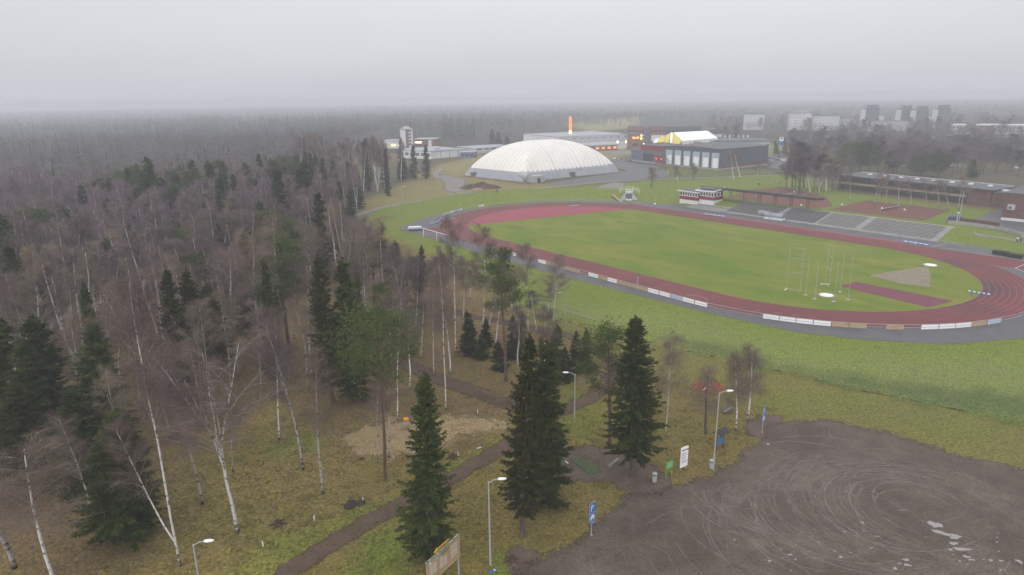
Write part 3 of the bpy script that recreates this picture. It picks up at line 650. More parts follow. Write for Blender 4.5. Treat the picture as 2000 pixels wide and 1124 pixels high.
for q in range(9): tyre(1700 + rg.uniform(-50, 50), 985 + rg.uniform(-20, 20), rg.uniform(6, 13), rg.uniform(.2, 1.5), rg.uniform(2.6, 5), 0.25, rg.uniform(.4, .9))
for q in range(16): tyre(1600 + rg.uniform(-90, 70), 1000 + rg.uniform(-60, 70), rg.uniform(3, 10), rg.uniform(0, 6), 0, 0.2, rg.uniform(.35, .9)) if q % 2 else tyre(1560 + rg.uniform(-70, 90), 985 + rg.uniform(-40, 70), rg.uniform(4, 9), 2.2 + rg.uniform(-.5, .5), 4.6 + rg.uniform(-.6, .8), 0.22, rg.uniform(.5, 1))
for q in range(8): tyre(1340 + rg.uniform(-60, 60), 1110 + rg.uniform(-60, 50), rg.uniform(6, 18), .6 + rg.uniform(-.4, .4), 2.3 + rg.uniform(-.5, .8), 0.25, rg.uniform(.25, .55))
for q in range(7): tyre(1530 + rg.uniform(-120, 60), 880 + rg.uniform(-10, 60), rg.uniform(5, 10), rg.uniform(.5, 2), rg.uniform(2.5, 4.2), 0.3, rg.uniform(.2, .5))
for q in range(26): tyre(rg.uniform(1250, 1900), rg.uniform(860, 1080), rg.uniform(3, 15), rg.uniform(0, 6), rg.uniform(0, 6), 0.22, rg.uniform(.2, .6))
V = np.array(V); dl, il = seg_d(V[:, :2], [Gz(*q) for q in LOT]); ED = np.array(ED) * sst(np.where(il, dl, 0) / 2.5)
struct("tyre_marks", quad_grid_mesh("tyre_marks", np.array(V), np.array(F), M['tyre'], [("edge", 'FLOAT', np.array(ED))], smooth=False))
def mat_puddle():
    m, n, p, o = newmat("puddle_water"); p.inputs['Base Color'].default_value = (0.2, 0.18, 0.165, 1)
    p.inputs['Roughness'].default_value = 0.06; p.inputs['Specular IOR Level'].default_value = 0.5; p.inputs['Coat Weight'].default_value = 1.0
    p.inputs['Coat Roughness'].default_value = 0.03
    return m
M['puddle'] = mat_puddle()
def puddle(u, v, rx, ry, rot=0):
    c = Gz(u, v); n_ = 40; ph = [rg.uniform(0, 6) for _ in range(3)]; P_ = []
    for k in range(n_):
        t = k * 2 * PI / n_; r = 1 + .2 * math.sin(2 * t + ph[0]) + .16 * math.sin(3 * t + ph[1]) + .12 * math.sin(5 * t + ph[2]) + .08 * math.sin(9 * t + ph[0]) + .05 * math.sin(14 * t + ph[1])
        x, y = .68 * rx * r * math.cos(t), .68 * ry * r * math.sin(t); P_.append((x * math.cos(rot) - y * math.sin(rot), x * math.sin(rot) + y * math.cos(rot), 0))
    g = Geo(); g.add(P_, [tuple(range(n_))]); o = struct("puddle", g.mesh("puddle", M['puddle'])); o.location = (c[0], c[1], 0.07 + 0.0004 * rg.random())
for q in [(1826, 1026, .85, .8), (1850, 1045, 1.3, .42, -.35), (1866, 1051, .8, .4, .2), (1832, 1040, .9, .35, -.5), (1862, 1063, .5, .4), (1878, 1074, .95, .42, -.1), (1856, 1075, .35, .2), (1888, 1089, .5, .3), (1897, 1095, .4, .2), (1769, 1095, .38, .3), (1772, 1105, .42, .3), (1748, 1112, .3, .28), (1757, 1102, .2, .2),
          (1684, 1022, .18, .3), (1543, 1085, .32, .22), (1503, 1097, .3, .2), (1434, 1056, .22, .14), (1642, 1089, .28, .2), (1702, 1072, .24, .14), (1630, 1078, .2, .14), (1550, 1080, .15, .1), (1525, 1075, .2, .12), (1935, 1096, .3, .2), (1955, 1097, .28, .2), (1990, 1098, .4, .35), (1921, 1094, .15, .12), (1441, 1066, .12, .1), (1713, 1049, .4, .12), (1660, 1081, .14, .1), (1793, 1112, .12, .1),
          (893, 376, 4.5, 1.2, .2), (884, 380, 2, .8), (1762, 998, .5, .1)]: puddle(*q)
for q in range(26): puddle(rg.uniform(1480, 2000), rg.uniform(1035, 1118), rg.uniform(.08, .26), rg.uniform(.06, .15), rg.uniform(-.6, .6))
# ================================================================== TREES
def curve_pts(p0, d0, L, n, bend, rg_, wob=0.0):
    P = [np.array(p0, float)]; d = np.array(d0, float); d /= np.linalg.norm(d)
    for k in range(n):
        d = d + np.array(bend) / n + rg_.normal(0, wob, 3); d /= np.linalg.norm(d); P.append(P[-1] + d * L / n)
    return np.array(P)
def spray(P, D, L, W, side):
    """free triangles: base points P, directions D (unit), lengths L, half widths W, side axis"""
    s = np.cross(D, side); s /= np.linalg.norm(s, axis=1)[:, None] + 1e-9; s *= W[:, None]
    return np.stack([P - s, P + s, P + D * L[:, None]], 1)
def unit(a): return a / (np.linalg.norm(a, axis=-1, keepdims=True) + 1e-9)
def make_spruce(seed, Ht=20.0, R=3.1, whorl=0.38, nb=8, ns=30, bare=0.06, ragged=0.25, fat=1.0, needle=None, size=1.0):
    rg_ = np.random.default_rng(seed); tr = Geo()
    zs = np.linspace(0, Ht, 12); off = np.c_[np.cumsum(rg_.normal(0, .03, 12)), np.cumsum(rg_.normal(0, .03, 12))]
    tr.tube(np.c_[off, zs], 0.26 * (Ht / 20) * (1 - zs / Ht) ** 0.8 + 0.02, 7)
    T_ = []; z = Ht * bare
    while z < Ht * 0.985:
        t = z / Ht; prof = (1 - t) ** 0.70 * min(1, 0.72 + 2.2 * (t - bare)) + 0.03
        for b in range(max(4, int(nb * (0.6 + 0.4 * (1 - t))))):
            az = rg_.uniform(0, 2 * PI); L = R * prof * rg_.uniform(1 - ragged * 1.6, 1 + ragged * 0.6)
            if rg_.random() < 0.06: L *= 0.5
            zz = z + rg_.uniform(-whorl, whorl) * 0.5
            cx_ = np.array([np.interp(zz, zs, off[:, 0]), np.interp(zz, zs, off[:, 1]), zz])
            rad = np.array([math.cos(az), math.sin(az), 0]); k = max(5, int(ns * (0.35 + 0.65 * L / R)))
            s = rg_.uniform(0.12, 1, k) ** 0.75
            rise = rg_.uniform(0.05, 0.25) + 0.55 * t; sag = rg_.uniform(0.45, 0.75) * (1 - t * 0.7)
            zc = L * (rise * s - sag * s ** 1.6 + 0.22 * s ** 4)
            P = cx_ + rad * (L * s)[:, None]; P[:, 2] += zc
            lat = np.cross(rad, [0, 0, 1.0]); sg = rg_.choice([-1, 1], k)
            D = unit(rad * 0.75 + lat * (sg * rg_.uniform(.25, 1.15, k))[:, None] + np.array([0, 0, -1.0]) * rg_.uniform(0.05, 0.75, k)[:, None])
            ln = size * fat * (0.30 + 0.42 * (1 - s)) * rg_.uniform(.7, 1.35, k) * (0.55 + 0.45 * L / R) + 0.12
            T_.append(spray(P, D, ln, ln * rg_.uniform(.22, .36, k), rg_.normal(0, .45, (k, 3)) + [0, 0, 1.0]))
            q = cx_ + rad * L * 0.98; q[2] += L * (rise - sag + .22); h_ = (P[:1] * 0 + cx_)
            T_.append(spray(h_, unit((q - cx_)[None]), np.array([np.linalg.norm(q - cx_)]), np.array([0.04]), np.array([[0, 0, 1.0]])))
        z += whorl * (1 - 0.45 * t)
    k = 14; P = np.tile([off[-1][0], off[-1][1], Ht * .99], (k, 1)); D = unit(np.c_[rg_.normal(0, .35, (k, 2)), np.ones(k)])
    T_.append(spray(P, D, rg_.uniform(.25, .7, k), np.full(k, .05), rg_.normal(0, 1, (k, 3))))
    return dict(trunk=tr.mesh("spruce_trunk", M['bark']), crown=tri_mesh("spruce_crown", np.concatenate(T_), needle or M['spruce']), H=Ht, R=R)
def make_pine(seed, Ht=17.0, R=2.8, c0=0.5, clumps=34, per=150, flat=0.6, fat=1.0):
    rg_ = np.random.default_rng(seed); tr = Geo(); n = 12
    P = curve_pts((0, 0, 0), (0, 0, 1), Ht * 0.97, n, (0, 0, 0), rg_, 0.02); zs = P[:, 2]
    tr.tube(P, 0.2 * (Ht / 17) * (1 - np.linspace(0, 1, n + 1)) ** 0.7 + 0.03, 7)
    T_ = []
    for c in range(clumps):
        t = c0 + (1 - c0) * (c + rg_.random()) / clumps * 0.97; tt = (t - c0) / (1 - c0)
        prof = math.sin(PI * min(1, 0.22 + 0.72 * tt)) ** 0.7
        r = R * prof * rg_.uniform(.35, 1.0); az = rg_.uniform(0, 2 * PI)
        b = np.array([np.interp(t * Ht, zs, P[:, 0]), np.interp(t * Ht, zs, P[:, 1]), t * Ht])
        e_ = b + np.array([math.cos(az) * r, math.sin(az) * r, r * rg_.uniform(0.1, .5)])
        m_ = (b + e_) / 2 + [0, 0, -.12 * r]
        b2 = b - [0, 0, .25 * r]
        tr.tube([b2, m_, e_], [0.07, .05, .025], 4, cap=False)
        rc = rg_.uniform(.65, 1.15) * R / 2.8
        C = e_ + rg_.normal(0, 1, (per, 3)) * np.array([rc, rc, rc * flat]) * 0.55
        D = unit(rg_.normal(0, 1, (per, 3)) + (C - e_) * 0.8 + [0, 0, .35])
        ln = rg_.uniform(.2, .42, per) * fat
        T_.append(spray(C, D, ln, ln * .17, rg_.normal(0, 1, (per, 3))))
    for k in range(7):
        t = rg_.uniform(min(.18, c0 * .5), c0); b = np.array([0, 0, t * Ht]) + [np.interp(t * Ht, zs, P[:, 0]), np.interp(t * Ht, zs, P[:, 1]), 0]
        az = rg_.uniform(0, 6.28); tr.tube([b, b + np.array([math.cos(az), math.sin(az), .05]) * rg_.uniform(.4, 1.3)], [.04, .015], 3, cap=False)
    return dict(trunk=tr.mesh("pine_trunk", M['pinebark']), crown=tri_mesh("pine_crown", np.concatenate(T_), M['pine']), H=Ht, R=R)
def make_birch(seed, Ht=18.0, R=2.6, c0=0.4, limbs=22, tw=90, spread=0.55, fork=None, bark='birch', twm='twig', r0=0.15, twl=1.0, bend=0.0, width=0.018, sub=8, forkspread=.45, limbm='limb'):
    rg_ = np.random.default_rng(seed); tr = Geo(); T_ = []; n = 16
    P = curve_pts((0, 0, 0), (0, 0, 1), Ht * 0.96, n, (bend, 0, 0), rg_, 0.028)
    rad = r0 * (1 - np.linspace(0, 1, n + 1)) ** 0.75 + 0.018
    stems = [(P, rad)]
    if fork:
        f0, nf = fork; P = P[:int(n * f0) + 1]; rad = rad[:len(P)]; stems = [(P, rad)]
        for k in range(nf):
            az = 2 * PI * k / nf + rg_.uniform(-.4, .4); sp_ = forkspread * rg_.uniform(.55, 1.2); st0 = P[-1 - (k % 3)]
            Q = curve_pts(st0, (math.cos(az) * sp_, math.sin(az) * sp_, 1), Ht * (1 - f0) * rg_.uniform(.82, 1.05), 10, (0, 0, .5), rg_, 0.05)
            stems.append((Q, rad[-1] * rg_.uniform(.55, .8) * (1 - np.linspace(0, 1, 11)) ** .8 + .014))
    for Q, r_ in stems: tr.tube(Q, r_, 7)
    main = stems[1:] if fork else stems
    ends = []
    for k in range(limbs):
        Q, r_ = main[k % len(main)]
        lo = 0.08 if fork else c0
        t = lo + (0.97 - lo) * ((k // len(main)) + rg_.random()) / math.ceil(limbs / len(main)); i_ = t * (len(Q) - 1); a = int(i_)
        b = Q[a] + (Q[min(a + 1, len(Q) - 1)] - Q[a]) * (i_ - a)
        az = rg_.uniform(0, 2 * PI); tt = (t - lo) / (1 - lo)
        L = R * rg_.uniform(.65, 1.15) * (1.2 - 0.75 * tt) * (0.9 if fork else 1) / max(spread, .45) * .75
        d = np.array([math.cos(az) * spread, math.sin(az) * spread, 1.0])
        B = curve_pts(b, d, L, 5, (math.cos(az) * .5, math.sin(az) * .5, -.35), rg_, 0.07)
        tr.tube(B, np.linspace(max(.02, r_[a] * .36), .008, 6), 4, cap=False, mi=1)
        ends.append(B)
        for s in range(sub):
            u = rg_.uniform(.25, 1); i2 = u * 5; a2 = min(4, int(i2)); c_ = B[a2] + (B[a2 + 1] - B[a2]) * (i2 - a2)
            az2 = az + rg_.uniform(-1.4, 1.4); C = curve_pts(c_, (math.cos(az2), math.sin(az2), .7), L * .42, 3, (0, 0, -.5), rg_, .1)
            tr.tube(C, np.linspace(.014, .006, 4), 3, cap=False, mi=1); ends.append(C)
    for Q, r_ in main: ends.append(Q[-4:])
    tot = int(limbs * tw * (1.65 if width < .04 else 1.1))
    per = tot // len(ends) + 1
    for B in ends:
        t = rg_.uniform(.1, 1, per) * (len(B) - 1); a = np.minimum(t.astype(int), len(B) - 2); b = B[a] + (B[a + 1] - B[a]) * (t - a)[:, None]
        b = b + rg_.normal(0, .22, (per, 3))
        D = unit(rg_.normal(0, .75, (per, 3)) + (b - b.mean(0)) * .12 + [0, 0, .1]); ln = twl * rg_.uniform(.45, 1.15, per)
        T_.append(spray(b, D, ln, np.full(per, width / 2) * rg_.uniform(.7, 1.3, per), rg_.normal(0, 1, (per, 3))))
        # hanging tips
        k2 = per // 2; b2 = (b + D * ln[:, None] * .8)[:k2]; D2 = unit(rg_.normal(0, .35, (k2, 3)) + [0, 0, -1.0])
        T_.append(spray(b2, D2, twl * rg_.uniform(.3, .8, k2), np.full(k2, width / 2), rg_.normal(0, 1, (k2, 3))))
    return dict(trunk=tr.mesh("birch_trunk", [M[bark], M[limbm]], True), crown=tri_mesh("birch_crown", np.concatenate(T_), M[twm]), H=Ht, R=R)

SPR = [make_spruce(1, 20, 3.3, whorl=.36, nb=10, ns=44, fat=.78, bare=.17, ragged=.3), make_spruce(2, 20, 2.9, whorl=.36, nb=10, ns=42, fat=.78, ragged=.36), make_spruce(3, 18, 3.0, whorl=.36, nb=9, ns=40, fat=.8, ragged=.3, needle=M['spruce2'], bare=.16),
       make_spruce(4, 20, 2.0, whorl=.4, nb=8, ns=30, ragged=.45)]
SPR_Y = [make_spruce(7, 8, 1.7, whorl=.3, nb=7, ns=18, bare=0.01, fat=.8), make_spruce(8, 9, 1.5, whorl=.3, nb=7, ns=18, bare=0.01, fat=.8)]
SPR_M = [make_spruce(11, 18, 2.6, whorl=.5, nb=7, ns=20, fat=1.5), make_spruce(12, 20, 2.3, whorl=.5, nb=7, ns=20, fat=1.5, ragged=.4)]
PIN = [make_pine(21), make_pine(22, 17, 3.3, .45, 44, 150), make_pine(23, 16, 2.2, .55, 26, 160)]
PIN_B = make_pine(26, 14, 4.0, .26, 60, 150, .8, fat=1.5)
PIN_W = make_pine(25, 17, 5.2, .64, 56, 170, .42)
BIR = [make_birch(31, limbs=28), make_birch(32, 19, 2.4, .45, 24, bend=.08), make_birch(33, 17, 2.8, .35, 26, bend=-.1), make_birch(34, 18, 2.2, .5, 20, fork=(.55, 2), twm='twig2', forkspread=.25), make_birch(35, 18, 3.0, .42, 26, twm='twig2')]
BIR_FORK = make_birch(41, 20, 3.2, limbs=46, tw=150, fork=(.5, 6), bark='birch_w', r0=.15, sub=5, forkspread=.42, limbm='limb_w')
BIR_BIG = [make_birch(42, 19, 3.2, .38, 34, 110, bark='birch_w', r0=.125), make_birch(43, 20, 2.6, .5, 26, 110, bark='birch_w', r0=.11, bend=.1)]
BIR_SM = [make_birch(51, 10, 2.0, .3, 22, 90, bark='birch_w', r0=.1, spread=.8), make_birch(52, 11, 1.7, .3, 20, 80, bark='birch', r0=.09), make_birch(53, 9, 2.4, .28, 24, 70, bark='bark', twm='twig2', spread=1.0)]
BIR_M = [make_birch(61, 18, 2.3, .48, 18, 80, sub=3, bark='birch_far', r0=.17, width=.045, twl=1.2, twm='mtwig'), make_birch(62, 19, 2.1, .52, 18, 80, sub=3, bark='birch_far', r0=.17, width=.045, twl=1.2, bend=.03, twm='mtwig'), make_birch(63, 17, 2.5, .45, 20, 80, sub=3, bark='birch_far', r0=.17, width=.045, twl=1.2, bend=-.03, twm='mtwig'), make_birch(64, 18, 2.3, .48, 18, 60, sub=3, bark='birch_far', r0=.17, width=.045, twl=1.2, twm='twig2')]
BIR_T = [make_birch(71, 15, 3.0, .28, 24, 95, sub=4, bark='bark', width=.06, twl=1.2, twm='mtwig', r0=.13), make_birch(72, 15, 3.3, .25, 26, 95, sub=4, bark='bark', width=.06, twl=1.2, twm='mtwig', r0=.13), make_birch(73, 15, 2.8, .32, 24, 90, sub=4, bark='bark', width=.06, twl=1.2, twm='twigfar', r0=.13)]
rgt = random.Random(77)
def plant(kind, var, base, top, wid, label, group=None, cat=None, spin=None):
    """kind names the tree; base and top are 3D points; wid = crown radius in metres"""
    v = Vector(top) - Vector(base); hh = v.length
    o = bpy.data.objects.new(kind, None); COL.objects.link(o); o.empty_display_size = .5
    q = Vector((0, 0, 1)).rotation_difference(v.normalized()) @ Quaternion((0, 0, 1), rgt.uniform(0, 6.28) if spin is None else spin)
    o.rotation_mode = 'QUATERNION'; o.rotation_quaternion = q
    sz = hh / var['H']; sx = wid / var['R'] if wid else sz
    o.scale = (sx, sx, sz); o.location = base
    link("trunk", var['trunk'], o); link("crown", var['crown'], o)
    return tag(o, label, cat or "tree", group)
def ptree(kind, var, ub, vb, ut, vt, halfpx, label, group=None, spin=None):
    B = GH(ub, vb); d = ray(ut, vt); t = B[1] / d[1]; Tp = (d[0] * t, B[1], H + d[2] * t)
    dist = math.hypot(B[0], B[1]) ; D = math.sqrt(dist ** 2 + (H - Tp[2] * .5) ** 2)
    return plant(kind, var, (B[0], B[1], B[2] - 0.05), Tp, (1.2 if kind != 'birch_tree' else 1.1) * halfpx / FPX * D, label, group, spin=spin)
# ---- foreground conifers
ptree("spruce_tree", SPR[1], 838, 1092, 828, 728, 53, "dark narrow spruce right behind the timber notice board", spin=1.0)
ptree("spruce_tree", SPR[2], 1020, 1047, 1034, 655, 50, "tall dark spruce with a bare lower trunk between lamp post and parking sign")
ptree("spruce_tree", SPR[3], 1068, 985, 1066, 668, 46, "ragged thin spruce tucked close behind the right side of a tall spruce")
ptree("spruce_tree", SPR[0], 1236, 932, 1243, 619, 62, "broad dense spruce on bare earth left of the green and white notice boards", spin=2.2)
ptree("pine_tree", PIN[1], 1190, 872, 1196, 634, 44, "pine with a thin trunk standing directly left of the broad spruce by the lot")
ptree("spruce_tree", SPR[2], 650, 792, 622, 498, 40, "left of the two tall spruces standing side by side in the wood", spin=.4)
ptree("spruce_tree", SPR[3], 694, 780, 670, 505, 40, "right and slimmer of the two tall spruces side by side in the wood")
ptree("spruce_tree", SPR[1], 782, 640, 770, 472, 27, "spruce top rising behind leafless birches left of the small pointed spruce")
ptree("young_spruce", SPR_Y[1], 822, 600, 822, 483, 16, "small pointed spruce alone against the green bank left of the track")
ptree("spruce_tree", SPR[2], 385, 745, 362, 528, 38, "yellowish green spruce with a pointed top behind the forked white birch")
ptree("spruce_tree", SPR[2], 415, 740, 403, 558, 42, "shorter rounder spruce touching the pointed yellowish one on its right")
ptree("spruce_tree", SPR[2], 490, 690, 482, 448, 36, "tall pale green spruce standing alone left of the white leaning birches")
ptree("pine_tree", PIN[0], 565, 690, 543, 462, 38, "pine with a loose green crown right of the pale green spruce")
ptree("pine_tree", PIN_W, 752, 938, 742, 618, 66, "big pine with a wide flat green crown above the wood chips")
ptree("spruce_tree", SPR[0], 105, 905, 62, 618, 62, "very dark broad spruce, second from the left edge of the photo")
ptree("spruce_tree", SPR[0], 212, 880, 178, 632, 52, "dark spruce with a sharp top in front of the grey forked birches")
ptree("spruce_tree", SPR[2], -20, 900, 2, 625, 52, "green spruce cut off by the left edge of the photo")
ptree("spruce_tree", SPR[1], 240, 1052, 228, 800, 60, "low dark spruce between the twin stemmed birch and the left edge trees")
ptree("spruce_tree", SPR[2], 40, 960, 28, 745, 46, "brownish young spruce low at the left edge of the photo")
ptree("spruce_tree", SPR[3], 232, 640, 205, 468, 24, "narrow dark spruce top above the lilac birch crowns at the left")
ptree("spruce_tree", SPR[1], 152, 960, 140, 760, 44, "dark spruce wedged between the two largest spruces at the left")
ptree("pine_tree", PIN[2], 988, 745, 985, 487, 30, "slim tall pine in front of the near rail of the track")
for k, (a, b, c, d, e_) in enumerate([(918, 692, 908, 612, 22), (952, 676, 950, 625, 14), (978, 722, 975, 668, 18), (998, 700, 1000, 618, 16), (1018, 702, 1018, 612, 15), (1088, 742, 1090, 636, 24), (1126, 726, 1124, 648, 17), (1147, 726, 1146, 643, 15), (1060, 730, 1058, 660, 16), (940, 700, 938, 655, 16), (1108, 745, 1106, 680, 15)]):
    ptree("young_spruce", SPR_Y[k % 2], a, b, c, d, e_, "small dark green spruce in the thicket between the forest path and the slim pine", "young spruces beside the forest path")
# ---- foreground birches
ptree("birch_tree", BIR_FORK, 465, 1040, 400, 655, 62, "white birch with a wide fan of pale forked limbs, nearest in the clearing", spin=.3)
ptree("birch_tree", BIR_BIG[1], 352, 1106, 235, 520, 44, "very tall thin birch leaning left beside the left lamp post")
ptree("birch_tree", BIR_BIG[0], 345, 1068, 222, 815, 34, "second birch stem splitting low from the tall thin leaning birch")
ptree("birch_tree", BIR_BIG[0], 106, 1140, 42, 860, 62, "birch with many side branches cut off by the lower left corner")
ptree("birch_tree", BIR[1], 28, 1110, -25, 850, 55, "dark stemmed birch at the bottom left edge of the photo")
ptree("birch_tree", BIR[1], 396, 985, 345, 700, 34, "grey stemmed birch just left of the white forked birch")
ptree("birch_tree", BIR[4], 455, 922, 440, 770, 20, "short dark stemmed tree just right of the white forked birch")
ptree("birch_tree", BIR[0], 592, 918, 552, 618, 34, "slightly leaning birch standing left in the clearing by the mossy patch")
ptree("birch_tree", BIR[0], 631, 965, 600, 660, 36, "wavy white birch nearest to the dark rock pile")
ptree("birch_tree", BIR[2], 738, 905, 728, 700, 22, "thin grey tree leaning beside the big wide pine")
ptree("birch_tree", BIR[1], 760, 895, 757, 690, 20, "thin grey tree right of the big wide pine trunk")
ptree("birch_tree", BIR_BIG[1], 777, 822, 772, 560, 26, "birch behind the wood chips left of the narrow dark spruce", spin=2)
ptree("birch_tree", BIR_BIG[1], 871, 802, 866, 520, 26, "white birch at the edge of the wood chips right of the narrow spruce")
ptree("birch_tree", BIR_BIG[1], 848, 735, 838, 545, 22, "thin white birch behind the forest path")
ptree("birch_tree", BIR_BIG[0], 890, 690, 884, 425, 28, "tall birch in front of the goal frame")
ptree("birch_tree", BIR_BIG[0], 941, 665, 942, 445, 32, "white birch with spotted stem in front of the track's near rail", spin=1)
ptree("birch_tree", BIR_BIG[1], 1031, 652, 1034, 470, 24, "spotted thin birch in front of the infield corner")
ptree("birch_tree", BIR_BIG[0], 1080, 640, 1096, 498, 24, "birch beside the field lamp on the green slope")
ptree("birch_tree", BIR[1], 925, 608, 923, 525, 12, "small pale birch stem below the near rail of the track")
ptree("birch_tree", BIR_BIG[1], 1062, 745, 1066, 590, 26, "white birch behind the pair of tall dark spruces")
ptree("birch_tree", BIR[0], 1010, 650, 1008, 520, 18, "faint birch left of the spotted thin birch by the infield corner")
ptree("birch_tree", BIR_BIG[0], 718, 650, 712, 440, 30, "white birch rising between the two tall spruces and the small pointed one")
ptree("birch_tree", BIR_BIG[0], 1300, 852, 1309, 655, 28, "crooked birch right behind the broad spruce by the lot")
ptree("young_tree", BIR_SM[2], 1378, 848, 1384, 712, 32, "small bare tree with a round crown in front of the orange play surface")
ptree("birch_tree", BIR_SM[0], 1437, 842, 1447, 682, 24, "white birch, left one of the pair beside the wooden bench", spin=1)
ptree("birch_tree", BIR_SM[0], 1460, 822, 1480, 676, 30, "birch with a full grey crown, right one of the pair beside the wooden bench")
ptree("birch_tree", BIR_FORK, 278, 800, 236, 545, 38, "grey birch with a two armed top above the dark spruces at the left", spin=1.3)
ptree("birch_tree", BIR_BIG[0], 545, 860, 540, 600, 34, "brownish birch between the two leaning birches and the pale spruce")
for k, (a, b, c, d, e_) in enumerate([(798, 610, 796, 500, 18), (812, 640, 808, 505, 18), (832, 620, 834, 498, 20), (846, 660, 842, 512, 20), (858, 612, 862, 500, 18), (872, 640, 870, 485, 22), (884, 600, 888, 500, 16), (905, 640, 903, 505, 18), (918, 585, 920, 505, 14), (955, 640, 958, 515, 20), (968, 690, 966, 560, 20), (1000, 610, 1002, 530, 14), (1012, 720, 1010, 590, 20), (1048, 650, 1050, 560, 16), (822, 700, 820, 560, 24), (880, 730, 878, 590, 22), (800, 760, 798, 610, 22), (700, 700, 694, 560, 24), (1070, 625, 1074, 555, 14)]):
    ptree("birch_tree", BIR_M[k % 4], a, b, c, d, e_, "slender leafless birch in the thin belt between the wood and the track's near rail", "slender birches below the near rail")
rgc = np.random.default_rng(12)
for k in range(44):
    u = rgc.uniform(265, 640); vb = np.interp(u, [265, 420, 640], [462, 452, 420]) - 34 * rgc.random(); B = GH(u, vb); hh = rgc.uniform(17, 22)
    pi_ = rgc.random() < .3; var = PIN[k % 3] if pi_ else SPR_M[k % 2]
    plant("pine_tree" if pi_ else "spruce_tree", var, tuple(B), (B[0] + rgc.normal(0, .3), B[1], B[2] + hh), 3.3 if pi_ else 3.5, "full green pine in the tall conifer band of the middle wood" if pi_ else "full dark spruce in the tall conifer band of the middle wood", "pines of the tall conifer band" if pi_ else "spruces of the tall conifer band")
# ---- filler forest, positions drawn in the real ground plane inside the wooded area
WOOD = np.array([Gz(*p) for p in [(-500, 300), (300, 300), (560, 318), (640, 345), (690, 388), (705, 412), (680, 440), (770, 492), (830, 540), (920, 590), (880, 620), (900, 690), (860, 740), (800, 775), (700, 790), (560, 790), (470, 800), (400, 860), (330, 900), (300, 1010), (230, 1090), (150, 1150), (-600, 1400), (-1400, 900)]])
CLEAR = [np.array([Gz(*p) for p in q]) for q in ([(50, 655), (200, 600), (420, 528), (420, 512), (200, 580), (40, 630)], [(420, 640), (500, 600), (600, 590), (600, 640), (470, 700), (420, 700)], [(590, 560), (760, 560), (760, 610), (600, 610)], [(140, 520), (200, 520), (200, 560), (140, 560)], [(760, 690), (880, 640), (860, 740), (780, 760)])]
rgf = np.random.default_rng(99)
pts = []; occ = {}; HM = {}
used_xy = [(o.location.x, o.location.y) for o in COL.objects if o.get('category') == 'tree']
for x, y in used_xy: occ.setdefault((int(x // 4), int(y // 4)), []).append((x, y))
cand = np.c_[rgf.uniform(-330, 60, 30000), rgf.uniform(38, 560, 30000)]
_, ins = seg_d(cand, WOOD); cand = cand[ins]
for c in CLEAR: _, i2 = seg_d(cand, c); cand = cand[~i2]
u_, v_ = proj(cand[:, 0], cand[:, 1], np.full(len(cand), 9.0)); m = (u_ > -60) & (u_ < 1000); cand = cand[m]
dn = np.sin(cand[:, 0] * .06 + 1.4 * np.sin(cand[:, 1] * .04)) * np.sin(cand[:, 1] * .05 + 2)
for (x, y), q in zip(cand, dn):
    dist = math.hypot(x, y); md = 3.4 + 0.9 * (q < -.3) + (1.2 if dist < 95 else 0) + max(0, (dist - 250) / 90)
    k = (int(x // 4), int(y // 4)); ok = True; rgk = 1 if md <= 4 else 2
    for a in range(-rgk, rgk + 1):
        for b in range(-rgk, rgk + 1):
            for (px_, py_) in occ.get((k[0] + a, k[1] + b), ()):
                if (px_ - x) ** 2 + (py_ - y) ** 2 < md * md: ok = False; break
            if not ok: break
        if not ok: break
    if ok:
        hm = 1.0; skip = False; ub_, vb_ = proj(x, y, 0.0)
        if vb_ > 440:
            for hm in (1.0, .75, .5, .32):
                ut_, vt_ = proj(x, y, 17.0 * hm)
                if vt_ >= np.interp(ut_, [600, 640, 690, 730, 790, 900, 960, 1010], [200, 380, 425, 450, 492, 495, 520, 550]): break
            else: skip = True
        if skip: continue
        if dist < 135 and (math.sin(x * .19 + 1.2 * math.sin(y * .13)) * math.sin(y * .16 + .8) < -.3): continue
        occ.setdefault(k, []).append((x, y)); HM[(x, y)] = hm; pts.append((x, y, dist, q))
pts.sort(key=lambda p: p[2])
# conifer groves seen in the photo (pixel centre of the grove's ground, radius m, share of conifers, share of pines among them)
GROVE = [(330, 440, 16, .8, .3), (430, 420, 18, .8, .3), (270, 460, 12, .7, .4), (600, 440, 14, .5, .2), (330, 470, 14, .6, .4), (400, 450, 17, .75, .4), (520, 450, 20, .75, .2), (470, 470, 12, .5, .2), (640, 420, 18, .35, .1), (560, 410, 16, .45, .5), (225, 470, 7, .5, .1), (60, 560, 10, .5, .8), (440, 560, 9, .5, .6), (210, 420, 8, .4, .2), (700, 400, 12, .3, 0), (560, 560, 8, .5, .4)]
GR = [(Gz(a, b), r, s, p_) for a, b, r, s, p_ in GROVE]
birches, spruces, pines = [], [], []
for (x, y, dist, q) in pts:
    pc, pp = (0.13, .3) if dist < 260 else (0.14, .2)
    for c, r, s, p_ in GR:
        if (x - c[0]) ** 2 + (y - c[1]) ** 2 < (r * 1.25) ** 2: pc, pp = s, p_
    r = rgf.random()
    if r < pc: (pines if rgf.random() < pp else spruces).append((x, y, dist))
    else: birches.append((x, y, dist))
STUFF = []   # (x, y, height, kind)
def clabel(dist, k):
    if k == 'b': return ("leafless birch in the near part of the wood behind the clearing" if dist < 130 else "leafless birch with a lilac brown crown in the middle of the wood" if dist < 210 else "distant leafless birch in the deep part of the wood left of the track")
    if k == 's': return ("dark spruce scattered among the near leafless birches" if dist < 150 else "dark spruce standing among the distant leafless birches")
    return "loose green pine growing among the leafless birches of the wood"
